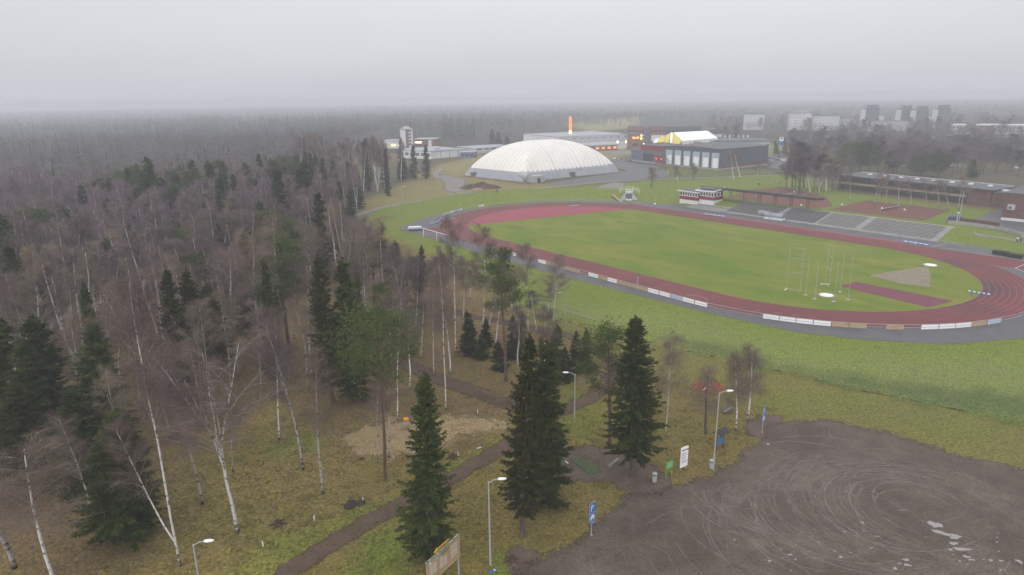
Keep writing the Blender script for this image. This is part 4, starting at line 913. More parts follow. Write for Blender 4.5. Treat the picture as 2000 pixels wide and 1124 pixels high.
for L_, kind, tab, cap, k, gname in ((birches, "birch_tree", None, 178, 'b', "leafless birches of the wood"), (spruces, "spruce_tree", None, 110, 's', "spruces scattered through the wood"), (pines, "pine_tree", None, 60, 'p', "pines scattered through the wood")):
    for i, (x, y, dist) in enumerate(L_):
        hmul = (0.62 if dist < 75 else 0.8 if dist < 100 else 1.0) * HM[(x, y)]
        hh = {'b': rgf.normal(18.0, 2.2), 's': rgf.normal(16, 3.2), 'p': rgf.normal(15.5, 1.6)}[k] * hmul
        if i >= cap: STUFF.append((x, y, hh, k)); continue
        z = float(hgt(x, y)[0]); near = dist < 120
        tab = {'b': BIR if near else BIR_M, 's': SPR[:4] if near else SPR_M, 'p': PIN}[k]
        var = tab[int(rgf.integers(len(tab)))]
        lean = rgf.normal(0, .035, 2)
        lb_ = clabel(dist, k); grp = gname + {'leafless birch in the near': ' near the clearing', 'distant leafless birch in t': ' further off', 'dark spruce scattered among': ' nearby', 'dark spruce standing among ': ' further off'}.get(lb_[:27] if lb_[:8] != 'leafless' else lb_[:26], '')
        plant(kind, var, (x, y, z - .05), (x + lean[0] * hh, y + lean[1] * hh, z + hh), var['R'] * hh / var['H'] * rgf.uniform(.85, 1.15) * (1.4 if (k != 'b' and dist > 120) else 1), clabel(dist, k), grp)
print("trees", len(birches), len(spruces), len(pines), "stuff", len(STUFF))
# ---- the rest of the birches, beyond the 300 nearest: one stand
def arr(me):
    v = np.empty(len(me.vertices) * 3, np.float32); me.vertices.foreach_get('co', v); me.calc_loop_triangles()
    t = np.empty(len(me.loop_triangles) * 3, np.int32); me.loop_triangles.foreach_get('vertices', t); return v.reshape(-1, 3)[t].reshape(-1, 3, 3)
BA = [(arr(b['crown']), arr(b['trunk']), b['H']) for b in BIR_M]; cro, tru = [], []
mid = [q for q in STUFF if q[3] == 'b' and math.hypot(q[0], q[1]) < 460]; STUFF = [q for q in STUFF if not (q[3] == 'b' and math.hypot(q[0], q[1]) < 460)]
mid.sort(key=lambda q: math.hypot(q[0], q[1])); STUFF += mid[260:]; mid = mid[:260]
for (x, y, hh, _) in mid:
    c_, t_, H0 = BA[int(rgf.integers(4))]; a = rgf.uniform(0, 6.28); s_ = hh / H0; l = rgf.normal(0, .035, 2)
    R3 = np.array([[math.cos(a), -math.sin(a), l[0]], [math.sin(a), math.cos(a), l[1]], [0, 0, 1]]) * s_; z = float(hgt(x, y)[0])
    cro.append(c_ @ R3.T.astype(np.float32) + np.array([x, y, z], np.float32)); tru.append(t_ @ R3.T.astype(np.float32) + np.array([x, y, z], np.float32))
if cro:
    o = link("deep_birch_crowns", tri_mesh("deep_birch_crowns", np.concatenate(cro), M['mtwig'])); o['kind'] = 'stuff'
    o = link("deep_birch_trunks", tri_mesh("deep_birch_trunks", np.concatenate(tru), M['birch_far'])); o['kind'] = 'stuff'
    print("mid stand", len(cro), sum(len(q) for q in cro))
# ---- low detail trees for the far woodland (one uncountable mass)
def far_tri(x, y, z, hh, k, wmul, rg_):
    if k == 'b':
        n = int(60 / wmul ** .3); r = hh * .16; P = np.c_[rg_.normal(0, .55, n) * r, rg_.normal(0, .55, n) * r, hh * (0.35 + .62 * rg_.beta(1.6, 1.5, n))]
        D = unit(rg_.normal(0, .8, (n, 3)) + [0, 0, .4]); ln = rg_.uniform(.8, 1.9, n) * hh / 17
        t = spray(P, D, ln, np.full(n, .075 * wmul), rg_.normal(0, 1, (n, 3)))
    elif k == 's':
        n = int(64 / wmul ** .3); s = rg_.random(n) ** .8; az = rg_.uniform(0, 6.28, n); r = hh * .145 * (1 - s) ** .8 + .1
        P = np.c_[np.cos(az) * r * .25, np.sin(az) * r * .25, s * hh * .96 + hh * .04]; D = unit(np.c_[np.cos(az), np.sin(az), np.full(n, -.35)])
        t = spray(P, D, r * rg_.uniform(.7, 1.15, n), r * .33 + .1, np.tile([0, 0, 1.0], (n, 1)))
        t2 = np.array([[[-.25, 0, hh * .85], [.25, 0, hh * .85], [0, 0, hh * 1.02]], [[0, -.25, hh * .85], [0, .25, hh * .85], [0, 0, hh * 1.02]]]); t = np.concatenate([t, t2])
    else:
        n = int(60 / wmul ** .3); P = rg_.normal(0, 1, (n, 3)) * [hh * .085, hh * .085, hh * .12] + [0, 0, hh * .74]; D = unit(rg_.normal(0, 1, (n, 3)) + [0, 0, .3]); ln = rg_.uniform(.5, 1.1, n)
        t = spray(P, D, ln, ln * .3 * wmul ** .5, rg_.normal(0, 1, (n, 3)))
    return t + np.array([x, y, z])
rg_ = np.random.default_rng(4)
protos = {k: [far_tri(0, 0, 0, 17, k, 1.0, rg_) for _ in range(14)] for k in 'bsp'}
protosF = {k: [far_tri(0, 0, 0, 17, k, 2.6, rg_) for _ in range(14)] for k in 'bsp'}
def mass(name, items, kind, mat, far=False):
    out_ = []
    for (x, y, hh) in items:
        p_ = (protosF if far else protos)[kind]; t = p_[int(rg_.integers(len(p_)))]; a = rg_.uniform(0, 6.28); s = hh / 17
        c, s_ = math.cos(a), math.sin(a); R3 = np.array([[c, -s_, 0], [s_, c, 0], [0, 0, 1]]) * s
        out_.append(t @ R3.T + [x, y, 0])
    o = link(name, tri_mesh(name, np.concatenate(out_), mat)); o['kind'] = 'stuff'; return o
def trunks_mass(name, items, mat):
    V = []
    for (x, y, hh) in items:
        w_ = .06; l = rg_.normal(0, .4, 2)
        for a in (0, 1.57): c, s_ = math.cos(a) * w_, math.sin(a) * w_; V.append([[x - c, y - s_, 0], [x + c, y + s_, 0], [x + l[0], y + l[1], hh * .75]])
    o = link(name, tri_mesh(name, np.array(V), mat)); o['kind'] = 'stuff'; return o
# further wood: left side to the horizon and the belt beyond the town
def scatter(n, amin, amax, r0, r1, pw=1.0):
    a = np.radians(rg_.uniform(amin, amax, n)); r = (r0 ** (2 - pw) + rg_.random(n) * (r1 ** (2 - pw) - r0 ** (2 - pw))) ** (1 / (2 - pw))
    return np.sin(a) * r, np.cos(a) * r
FW = {'b': [(x, y, h) for x, y, h, k in STUFF if k == 'b'], 's': [(x, y, h) for x, y, h, k in STUFF if k == 's'], 'p': [(x, y, h) for x, y, h, k in STUFF if k == 'p']}
FF = {'b': [], 's': [], 'p': []}
NOTREE = [np.array(q, float) for q in ([Gz(*p) for p in [(700, 345), (760, 312), (1000, 288), (2600, 270), (2600, 480), (690, 440)]],)]
def addfar(n, amin, amax, r0, r1, mix_, hh, pw=1.0, far=True, keep=None):
    x, y = scatter(n, amin, amax, r0, r1, pw)
    if keep is not None: m = keep(x, y); x, y = x[m], y[m]
    r = rg_.random(len(x))
    for a, b, c in zip(x, y, r):
        # deep wood: birch mass with streaks of conifers
        str_ = math.sin(a * .008 + 1.7 * math.sin(b * .004)) * math.sin(b * .009 + 1)
        k = 'b' if c < mix_[0] - .6 * (str_ > .4) else ('s' if c < mix_[1] else 'p')
        (FF if far else FW)[k].append((a, b, hh * rg_.uniform(.75, 1.2)))
def in_wood_zone(x, y):
    u, v = proj(x, y, np.zeros(len(x)))
    lim = np.interp(u, [-400, 300, 560, 640, 700, 760, 900, 1000, 1300, 1700, 2100], [420, 420, 330, 312, 280, 262, 262, 252, 236, 218, 214])
    return v < lim
addfar(4600, -46, 2, 330, 640, (.8, .95), 16, far=False, keep=lambda x, y: in_wood_zone(x, y) & ~seg_d(np.c_[x, y], WOOD)[1])
addfar(17000, -44, 44, 600, 1500, (.72, .96), 14, pw=1.2, keep=in_wood_zone)
addfar(17000, -44, 44, 1500, 4000, (.45, .92), 13.5, pw=1.5)
mass("far_leafless_wood", FF['b'], 'b', M['twigfar'], True); mass("far_spruce_wood", FF['s'], 's', M['spruce'], True); mass("far_pine_wood", FF['p'], 'p', M['pine'], True)
mass("deep_leafless_wood", FW['b'], 'b', M['mtwig']); mass("deep_spruce_wood", FW['s'], 's', M['spruce'])
if FW['p']: mass("deep_pine_wood", FW['p'], 'p', M['pine'])
M['palebark'] = plain("pale_distant_bark", (0.24, 0.22, 0.21), 0.9, 0.3, 1)
trunks_mass("deep_wood_stems", [q for q in FW["b"] if math.hypot(q[0], q[1]) < 380][::2], M["palebark"])
# undergrowth of thin brown brush
V = []
c_ = np.c_[rg_.uniform(-260, 30, 9000), rg_.uniform(45, 420, 9000)]; _, ins = seg_d(c_, WOOD); c_ = c_[ins]
for c in CLEAR: _, i2 = seg_d(c_, c); c_ = c_[~i2]
dd = np.hypot(c_[:, 0], c_[:, 1]); c_ = c_[(dd > 78) | (rg_.random(len(c_)) < .35)]
wv = np.sin(c_[:, 0] * .12 + 1.5 * np.sin(c_[:, 1] * .1)) * np.sin(c_[:, 1] * .09 + 1); c_ = c_[wv > -.45]
for (x, y) in c_:
    n = 34; r = rg_.uniform(.5, 1.5); hh = rg_.uniform(.8, 3.2); P = np.c_[rg_.normal(0, .5, n) * r + x, rg_.normal(0, .5, n) * r + y, rg_.uniform(0, .65, n) * hh]
    D = unit(rg_.normal(0, .55, (n, 3)) + [0, 0, 1]); wd = .018 + .00009 * math.hypot(x, y)
    V.append(spray(P, D, rg_.uniform(.5, 1.1, n) * hh * .5, np.full(n, wd), rg_.normal(0, 1, (n, 3))))
nv_ = [q for q, c in zip(V, c_) if math.hypot(*c) < 105]; fv_ = [q for q, c in zip(V, c_) if math.hypot(*c) >= 105]
o = link("undergrowth", tri_mesh("undergrowth", np.concatenate(nv_), M['twig2'])); o['kind'] = 'stuff'
o = link("deep_undergrowth", tri_mesh("deep_undergrowth", np.concatenate(fv_), M['mtwig'])); o['kind'] = 'stuff'
# ================================================================== STADIUM OBJECTS
def pix_on_curve(C, targets):
    """index positions on 3D curve C whose projection has the given u"""
    u, v = proj(C[:, 0], C[:, 1], np.zeros(len(C))); return u, v
# ---- perimeter fence: one fence per stretch, boards are parts of it
def fence_run(C, label, boards, post_mat, post_step=3.9, hp=1.15, rails=True, gid=None):
    """C: dense world polyline; boards: (s0, s1, kind)"""
    seg = np.r_[0, np.cumsum(np.hypot(*np.diff(C, axis=0).T))]
    P = lambda s: np.array([np.interp(s, seg, C[:, 0]), np.interp(s, seg, C[:, 1])])
    o = P(0); t = thing("perimeter_fence", label, "fence", (o[0], o[1], 0.03))
    n = int(seg[-1] / post_step); g = Geo()
    for k in range(n + 1):
        p = P(k * post_step) - o; pg = Geo(); pg.box(p[0] - .06, p[1] - .06, 0, p[0] + .06, p[1] + .06, hp)
        if k < 95: part("post", pg, post_mat, t)
    for zz in (hp - .08, 0.5):
        g = Geo()
        for k in range(n):
            a, b = P(k * post_step) - o, P((k + 1) * post_step) - o
            g.bar((a[0], a[1], zz), (b[0], b[1], zz), .05, .07)
        part("rail", g, M['steel'], t)
    for (s0, s1, kind) in boards:
        a, b = P(s0) - o, P(s1) - o; d = (b - a) / np.hypot(*(b - a)); nr_ = np.array([d[1], -d[0]])
        # face the outside (away from the field)
        if np.dot((P(s0) + nr_) - np.array([CX, CY]), nr_) < 0: nr_ = -nr_
        bo = part("advert_board", None or _board(a, b, nr_, kind), M[kind if kind in M else 'board'], t)
    return t
M['gboard'] = plain("pale_blue_board", (0.45, 0.5, 0.6), 0.5, 0.08)
def _board(a, b, nr_, kind):
    g = Geo()
    for z0, z1 in ((0.16, 0.50), (0.60, 1.02)):
        q = nr_ * .07; p = [a + q, b + q, b + q * 1.7, a + q * 1.7]
        g.prism([(x, y) for x, y in p], z0, z1)
    return g
def off_curve(r, t0, t1, n=400, adj=None):
    """points on the rounded outline at radius r from angle parameter: piecewise through the near straight"""
    L_ = [T(-TL + r * math.cos(t), r * math.sin(t)) for t in np.linspace(math.pi * 1.05, 1.5 * math.pi, n)]
    S_ = [T(a, -r) for a in np.linspace(-TL, TL, n)][1:-1]
    R_ = [T(TL + r * math.cos(t), r * math.sin(t)) for t in np.linspace(-PI / 2, PI / 2 * .2, n)]
    return np.array(L_ + S_ + R_)
C = off_curve(TR + TW + 1.0, 0, 0); seg = np.r_[0, np.cumsum(np.hypot(*np.diff(C, axis=0).T))]
uC, vC = proj(C[:, 0], C[:, 1], np.zeros(len(C)))
i0 = np.argmax((uC > 905) & (vC > 470)); C = C[i0:]; seg = seg[i0:] - seg[i0]; uC = uC[i0:]; vC = vC[i0:]
mono = np.argmax(uC > 2030) or len(uC)
def S_of(u): return float(np.interp(u, uC[:mono], seg[:mono]))
BO = [(998, 1008, 'board'), (1052, 1066, 'board'), (1150, 1168, 'board'), (1187, 1205, 'board'), (1266, 1287, 'board'), (1288.5, 1309, 'board'), (1310.5, 1332, 'gboard'), (1333.5, 1356, 'board'), (1357.5, 1381, 'board'),
      (1067, 1090, 'tan'), (1099, 1115, 'tan'), (1116, 1133, 'tan'), (1169, 1186, 'tan'), (1206, 1224, 'tan'), (1225.5, 1245, 'tan'), (1246.5, 1265, 'tan'),
      (1490, 1520.5, 'board'), (1522, 1553.5, 'board'), (1555, 1587, 'board'), (1588.5, 1622, 'board'), (1624, 1657, 'tan'), (1659, 1691.5, 'tan'), (1730, 1763.5, 'tan'), (1798, 1831.5, 'board'), (1833, 1863.5, 'board'), (1865, 1895, 'board'), (1896.5, 1925, 'tan'), (1927, 1953, 'gboard')]
fence_run(C[:mono], "rail fence along the near side of the red track with white and timber boards", [(S_of(a), S_of(b), k) for a, b, k in BO], M['greywood'])
# far-left stretch with white boards (outside of the bend)
CL = np.array([T(-TL + (TR + TW + 3.6) * math.cos(t), (TR + TW + 2.6) * math.sin(t)) for t in np.linspace(PI * 1.3, PI * .56, 320)])
segL = np.r_[0, np.cumsum(np.hypot(*np.diff(CL, axis=0).T))]; uL, vL = proj(CL[:, 0], CL[:, 1], np.zeros(len(CL)))
m0 = np.argmin(uL); ml = np.argmax(uL); SL = lambda u: float(np.interp(u, uL[m0:ml], segL[m0:ml]))
fence_run(CL, "low rail fence round the far left bend of the track with a few white boards", [(SL(865), SL(872.5), 'board'), (SL(873), SL(880), 'board'), (SL(880.5), SL(889), 'board'), (SL(889.5), SL(895), 'gboard'), (SL(895.5), SL(904), 'board'), (SL(935), SL(946), 'board')], M['greywood'])
CF = np.array([T(a, TR + TW + 7.2) for a in np.linspace(-36, 62, 200)])
fence_run(CF, "grey rail fence between the grandstand benches and the far straight", [], M['greywood'], 6.0, 1.1)

# ---- grandstand
def to_local(t_loc, a, b): return a, b
base = T(0, 56.5); gs = thing("grandstand", "long stepped grandstand with rows of benches, darkened for roof shade at left, behind the far straight", "grandstand", (base[0], base[1], 0.02), PH)
NR = 11; DP = 1.04; RH = 2.55 / NR
def steps(a0, a1, nr=NR, dz=0.0):
    g = Geo()
    for k in range(nr): g.box(a0, k * DP, -.6, a1, (k + 1) * DP, RH * (k + 1) + 0.05)
    return g
M['shadetone_concrete'] = plain('shade_toned_stand_concrete', (0.22, 0.21, 0.205), 0.85, 0.2, 0.8)  # left steps: shade under the roof put into a darker concrete colour
SEC = [(-19.5, -1.2, 'bench', NR), (0.3, 14.2, 'bench', NR), (14.9, 27.2, 'gbench', NR), (29.2, 50.0, 'gbench', NR)]  # two left sections use colours with the roof shade painted in
for a0, a1, mt, nr in SEC:
    part("concrete_steps", steps(a0 - .0, a1, nr), M["concrete" if mt == "gbench" else "shadetone_concrete"], gs)
    for k in range(nr):
        g = Geo(); z = RH * (k + 1) + 0.05
        g.box(a0 + .2, k * DP + .42, z + .003, a1 - .2, k * DP + .98, z + .14)
        part("bench_row", g, M[mt], gs)
for a0, a1 in ((-1.2, 0.3), (14.2, 14.9), (27.2, 29.2), (50.0, 51.6)):
    g = Geo()
    for k in range(NR * 2): g.box(a0 + .003, k * DP / 2, -.6, a1 - .003, (k + 1) * DP / 2, RH * (k + 1) / 2 + 0.03)
    part("aisle_stairs", g, M['concrete'], gs)
g = Geo(); g.box(-36, -1.0, -.3, 51.6, -0.003, .32); part("front_kerb", g, M['concrete'], gs)
g = Geo(); g.box(-19.5, NR * DP + .003, -.4, 51.6, NR * DP + 1.6, RH * NR + .1); part("top_walkway", g, M['concrete'], gs)
base2 = T(-37, 57.3); s2 = thing("terrace_steps", "short flight of pale terrace steps below the red and white judges house", "steps", (base2[0], base2[1], 0.02), PH)
for k in range(4):
    g = Geo(); g.box(.4 * k, k * 1.3, -.4, 16.6, k * 1.3 + 1.297, .25 * (k + 1)); part("step", g, M['concrete' if k % 2 else 'greywood'], s2)
# ---- grandstand roof
rb_ = T(-34, 69.5); rf = thing("stand_roof", "long thin dark canopy roof on paired brown posts over the left grandstand", "roof", (rb_[0], rb_[1], 2.5), PH)
M['brownpost'] = plain("brown_steel_posts", (0.10, 0.055, 0.05), 0.7, 0.15)
M['roofdark'] = plain("dark_bitumen_roof", (0.05, 0.047, 0.047), 0.8, 0.25, 0.5)
LEN = 42; g = Geo(); n = 14; V = []
for k in range(n + 1):
    x = -4 + (LEN + 5) * k / n; zz = 4.15 - .0010 * (k - 7) ** 2
    V += [(x, -3.2, zz - .15), (x, 3.8, zz - .65), (x, 3.8, zz - .15), (x, -3.2, zz + .7)]
F = []
for k in range(n): F += [(4 * k + q, 4 * k + (q + 1) % 4, 4 * k + 4 + (q + 1) % 4, 4 * k + 4 + q) for q in range(4)]
F += [(3, 2, 1, 0), tuple(4 * n + q for q in range(4))]
g.add(V, F); part("canopy", g, M['roofdark'], rf)
for k in range(7):
    x = 1.0 + k * 6.3; g = Geo()
    for yy in (-.4, 1.2): g.bar((x, yy, -.2), (x, yy, 4.1), .16)
    for z in (1.2, 2.4, 3.6): g.bar((x, -.4, z), (x, 1.2, z - .6), .08)
    g.bar((x, -2.9, 4.2), (x, 3.3, 3.65), .14, .22); part("post_frame", g, M['brownpost'], rf)
g = Geo(); g.box(-1.5, .6, -.2, 3.2, .72, 3.6); part("timber_screen", g, M['greywood'], rf)

# ---- judges house
M['whiteplinth'] = plain("white_plinth", (0.62, 0.62, 0.64), 0.8, 0.12, 0.7)
def wing(t, L, D, zr, nwin, front=True, dx=0.0, extra=0.0):
    g = Geo(); g.box(dx, 0, -1.0, dx + L, D, 1.75); part("plinth", g, M['whiteplinth'], t)
    g = Geo(); g.box(dx - .05, -.05, 1.75, dx + L + .05, D + .05, 3.1); part("red_wall", g, M['red'], t)
    g = Geo(); g.box(dx, 0, 3.1, dx + L, D, 4.75); part("upper_wall", g, M['frame'], t)
    g = Geo(); g.box(dx, 0.01, 4.75, dx + L, D, zr); part("red_band", g, M['red'], t)
    g = Geo(); v = [(dx - .7, -.9, zr), (dx + L + .5, -.9, zr), (dx + L + .5, D + .5, zr + extra), (dx - .7, D + .5, zr + extra)]
    g.add([(x, y, z) for x, y, z in v] + [(x, y, z + .28) for x, y, z in v], [(3, 2, 1, 0), (4, 5, 6, 7), (0, 1, 5, 4), (1, 2, 6, 5), (2, 3, 7, 6), (3, 0, 4, 7)]); part("roof", g, M['white'], t)
    g = Geo(); g.box(dx - .5, -.6, zr + extra + .29, dx + L + .3, D + .3, zr + extra + .31); part("roof_felt", g, M['roofgrey'], t)
    for k in range(nwin):
        x = dx + L * (k + .12) / nwin; wv = L * .76 / nwin; g = Geo(); g.box(x, -.04, 3.3, x + wv, .0, 4.55); wf = part("window", g, M['frame'], t)
        g = Geo(); g.box(x + .08, -.06, 3.38, x + wv - .08, -.045, 4.47); part("pane", g, M['window'], wf)
    for k in range(3):
        y = D * (k + .15) / 3; g = Geo(); g.box(dx + L, y, 3.3, dx + L + .04, y + D * .22, 4.55); part("window", g, M['window'], t)
loc, rz, L = two((1327, 397), (1361, 401)); t = thing("judges_house", "lower left wing of the red and white timber house beside the grandstand", "building", (loc[0], loc[1], loc[2]), rz)
wing(t, L, 6.0, 4.95, 7)
loc, rz, L2 = two((1361.5, 398), (1393, 401.5)); t = thing("judges_house", "taller right wing of the red and white timber house beside the grandstand", "building", (loc[0], loc[1], loc[2] + .1), rz)
wing(t, L2, 6.5, 5.0, 6, extra=.9)
# ---- tunnel portal with hooped railings
A = GH(1228, 391); t = thing("tunnel_portal", "pale blue grey concrete portal with slanted wing walls and white hooped railings in the bank", "portal", (A[0], A[1], 0.0), math.radians(-12))
M['pblue'] = plain("pale_blue_concrete", (0.38, 0.42, 0.5), 0.8, 0.1)
for s in (-1, 1):
    g = Geo(); v = [(s * 1.3, 0, -.2), (s * 3.7, -.6, -.2), (s * 3.6, -.6, .4), (s * 1.4, 0, 3.3)]
    v2 = [(x, y + .35, z) for x, y, z in v]; g.add(v + v2, [(0, 1, 2, 3) if s > 0 else (3, 2, 1, 0), (7, 6, 5, 4) if s > 0 else (4, 5, 6, 7), (0, 4, 5, 1), (1, 5, 6, 2), (2, 6, 7, 3), (3, 7, 4, 0)]); part("wing_wall", g, M['pblue'], t)
g = Geo(); g.box(-1.4, .36, 2.7, 1.4, 6, 3.2); part("deck", g, M['pblue'], t)
g = Geo(); g.box(-1.35, .5, -.2, 1.35, 3.5, 2.69); part("doorway", g, M['bluemat'] if False else M['dsteel'], t)
for y in (0.4, 5.5):
    g = Geo()
    for z in (4.3, 3.8, 5.0): g.bar((-1.4, y, z), (1.4, y, z), .06)
    for x in (-1.4, 0, 1.4): g.bar((x, y, 3.2), (x, y, 5.0), .07)
    for s in (-1, 1):
        for z in (5.0, 4.1): g.tube([(s * 1.4, y, z), (s * 3, y, z - .3), (s * 4.1, y, z - .9), (s * 4.2, y, z - 1.6)], .04, 5)
    part("railing", g, M['white'], t)
for k, (x, z) in enumerate(((-.9, .7), (-.3, .4), (.5, .6), (.9, .3))):
    A2 = (A[0] + x, A[1] - .8, 0.05); q = thing("junk_bag", ["white bulging sack left in the portal doorway", "small white sack in the middle of the portal doorway", "grey white box on end in the portal doorway", "low white bundle right in the portal doorway"][k], "sack", A2, .3 * k)
    g = Geo(); g.lathe([(.05, 0), (.34, .05), (.38, z * .6), (.2, z), (.05, z + .08)], 9); part("sack_body", g, M['white'], q, True); g = Geo(); g.lathe([(.07, z + .05), (.05, z + .12), (.1, z + .2)], 7); part("tied_neck", g, M['white'], q)
A = GH(1214, 395); B = GH(1196, 382); t = thing("plank_ramp", "narrow wooden plank ramp running down the bank left of the portal", "ramp", (A[0], A[1], A[2] + .1))
g = Geo(); g.bar((0, 0, 0), tuple(B - A + np.array([0, 0, .15])), 1.2, .12); part("deck", g, M['tan'], t)
for s in (-.55, .55): g = Geo(); g.bar((s, 0, .1), (B[0] - A[0] + s, B[1] - A[1], B[2] - A[2] + .25), .12, .16); part("side_rail", g, M['greywood'], t)
# ---- dugout shelters
def dugout(u, v, rz, label, w_, clear=False):
    A = GH(u, v); t = thing("team_shelter", label, "shelter", (A[0], A[1], 0.09), rz)
    if not clear:
        g = Geo(); g.box(0, 0, 0, w_, 2.2, .75); part("base", g, M['white'], t); g = Geo(); g.box(-.02, -.02, .75, w_ + .02, 2.22, .95); part("blue_stripe", g, M['bluemat'], t)
    g = Geo()
    for k in range(5):
        x = w_ * k / 4; g.tube([(x, 0, .9 if not clear else 0), (x, .1, 1.6), (x, .6, 2.1), (x, 1.4, 2.2), (x, 2.2, 1.9)], .05, 4)
    for y, z in ((.1, 1.6), (.6, 2.1), (1.4, 2.2), (2.2, 1.9)): g.bar((0, y, z), (w_, y, z), .05)
    part("hoops", g, M['steel'], t)
    m = bpy.data.materials.get("acrylic_shell")
    if not m:
        m, n, p, o = newmat("acrylic_shell"); p.inputs['Base Color'].default_value = (.6, .65, .7, 1); p.inputs['Alpha'].default_value = .28; p.inputs['Roughness'].default_value = .2
    g = Geo(); pr = [(0, .1, 1.0), (0, .12, 1.6), (0, .62, 2.12), (0, 1.4, 2.22), (0, 2.18, 1.92)]
    g.add([(0, y, z) for _, y, z in pr] + [(w_, y, z) for _, y, z in pr], [(i, i + 5, i + 6, i + 1) for i in range(4)]); part("clear_shell", g, m, t)
    g = Geo(); g.box(.3, 1.2, .3, w_ - .3, 1.7, .95 if not clear else .5); part("bench", g, M['bench'], t)
dugout(1492, 428, PH + .05, "white team shelter with a clear hooped roof and blue stripe beside the far straight", 6.5)
dugout(1479, 424, PH, "open hooped frame shelter just left of the white team shelter", 3.5, True)
# ---- football goal
A = GH(827.5, 463); B = GH(880.5, 479); d = (B - A)[:2]; L = np.hypot(*d); t = thing("goal_frame", "large white tube goal frame standing by the left corner of the track", "goal", (A[0], A[1], 0.05), math.atan2(d[1], d[0]))
zt = ztop(A[0], A[1], 827, 447); g = Geo(); g.tube([(0, 0, 0), (0, 0, zt)], .09, 8); part("post", g, M['white'], t)
g = Geo(); g.tube([(L, 0, 0), (L, 0, zt)], .09, 8); part("post", g, M['white'], t)
g = Geo(); g.tube([(L * .5, 0, 0), (L * .5, 0, zt)], .08, 8); part("middle_post", g, M['white'], t)
g = Geo(); g.tube([(0, 0, zt), (L, 0, zt)], .1, 8); part("crossbar", g, M['white'], t)
g = Geo()
for x in (0, L): g.tube([(x, 0, zt), (x, 1.0, zt - .3), (x, 1.6, 0)], .04, 5)
part("net_stay", g, M['steel'], t)
# ---- trolley with white slabs
A = GH(797, 452); t = thing("mat_trolley", "flat metal trolley with two white pads parked at the left end of the asphalt", "trolley", (A[0], A[1], 0.05), math.radians(8))
g = Geo(); g.box(0, 0, .45, 4.6, 2.4, .75); part("bed", g, M['gboard'], t)
for y in (0.1, 1.3): g = Geo(); g.box(.2, y, .9, 4.3, y + .9, 1.05); part("pad", g, M['white'], t)
g = Geo(); g.box(-.1, 1.04, .76, 4.9, 1.25, .88); part("cross_bar", g, M['steel'], t)
for x in (.7, 3.9):
    for y in (.1, 2.3): g = Geo(); g.tube([(x, y - .08, .25), (x, y + .08, .25)], .25, 10); part("wheel", g, M['black'], t)
A = GH(784, 450); t = thing("scrap_pile", "pale heap of boards beside the trolley at the tip of the asphalt", "pile", (A[0], A[1], 0.03), .5)
for k in range(5): g = Geo(); g.bar((-.6 + .3 * k, -.6, .1 + .06 * k), (.5 + .2 * k, .8, .2 + .07 * k), .3, .08); part("board", g, M['concrete' if k % 2 else 'greywood'], t)
# ---- hurdles / steeple barriers
def hurdle(u0, v0, u1, v1, label, z=1.0, grp=None, stripes=True):
    A = GH(u0, v0); B = GH(u1, v1); d = (B - A)[:2]; L = np.hypot(*d); t = thing("barrier", label, "hurdle", (A[0], A[1], .1), math.atan2(d[1], d[0]), grp)
    n = 9
    g = Geo()
    for k in range(0, n, 2): g.box(L * k / n, -.09, z - .2, L * (k + 1) / n, .09, z)
    part("white_blocks", g, M['white'], t)
    if stripes:
        g = Geo()
        for k in range(1, n, 2): g.box(L * k / n, -.088, z - .198, L * (k + 1) / n, .088, z - .002)
        part("blue_blocks", g, M['blue'], t)
    for x in (.15 * L, .55 * L, .9 * L): g = Geo(); g.bar((x, 0, .02), (x, 0, z - .2), .08); g.bar((x, -.5, .03), (x, .5, .03), .08, .06); part("foot", g, M['blue'], t)
hurdle(1890, 577, 1932, 584, "blue and white striped steeplechase barrier on the right bend of the track")
hurdle(1113, 406, 1130, 405, "short white striped hurdle on the far side of the pink apron", .8)
hurdle(843, 441, 856, 436, "blue and white barrier lying at the left corner of the track, left arm", .8)
hurdle(855, 437, 861, 431, "blue and white barrier pushed against another at the left corner, right arm", .8)
# ---- discus / hammer cage: loose posts and two ladder frames
def postto(u, v, vt, label, r=.04, arm=True):
    A = GH(u, v); z = ztop(A[0], A[1], u, vt); t = thing("cage_post", label, "post", (A[0], A[1], .05), 0, "poles of the throwing cage")
    g = Geo(); g.tube([(0, 0, 0), (0, 0, z)], r, 6); part("pole", g, M['steel'], t)
    g = Geo(); g.box(-.35, -.35, 0, .35, .35, .08); part("foot_plate", g, M['steel'], t)
    if arm: g = Geo(); g.bar((0, 0, z), (-.4, -.3, z - .35), .05); part("hook", g, M['steel'], t)
for (u, v, vt, lb) in [(1573, 577, 503, "throwing cage pole just right of the left ladder frame"), (1591, 585, 510, "throwing cage pole nearest left of the white throwing circle"), (1628, 590, 514, "throwing cage pole directly in front of the white throwing circle"), (1640, 571, 498, "throwing cage pole behind and right of the white throwing circle"), (1656, 586, 504, "rightmost and tallest looking pole of the throwing cage")]: postto(u, v, vt, lb)
def ladder(u0, v0, u1, v1, vt, label):
    A = GH(u0, v0); B = GH(u1, v1); d = (B - A)[:2]; L = np.hypot(*d); z = ztop(A[0], A[1], u0, vt); t = thing("cage_gate", label, "gate frame", (A[0], A[1], .05), math.atan2(d[1], d[0]))
    for x in (0, L): g = Geo(); g.tube([(x, 0, 0), (x, 0, z)], .045, 6); part("upright", g, M['steel'], t)
    for k in (0.02, .42, .75, 1): g = Geo(); g.bar((0, 0, z * k), (L, 0, z * k), .06); part("rung", g, M['steel'], t)
    g = Geo(); g.bar((0, -1, .05), (0, 1, .05), .14, .1); part("base_bar", g, M['white'], t)
ladder(1535, 566, 1562, 570, 484, "left ladder shaped gate frame of the throwing cage, widest of the two")
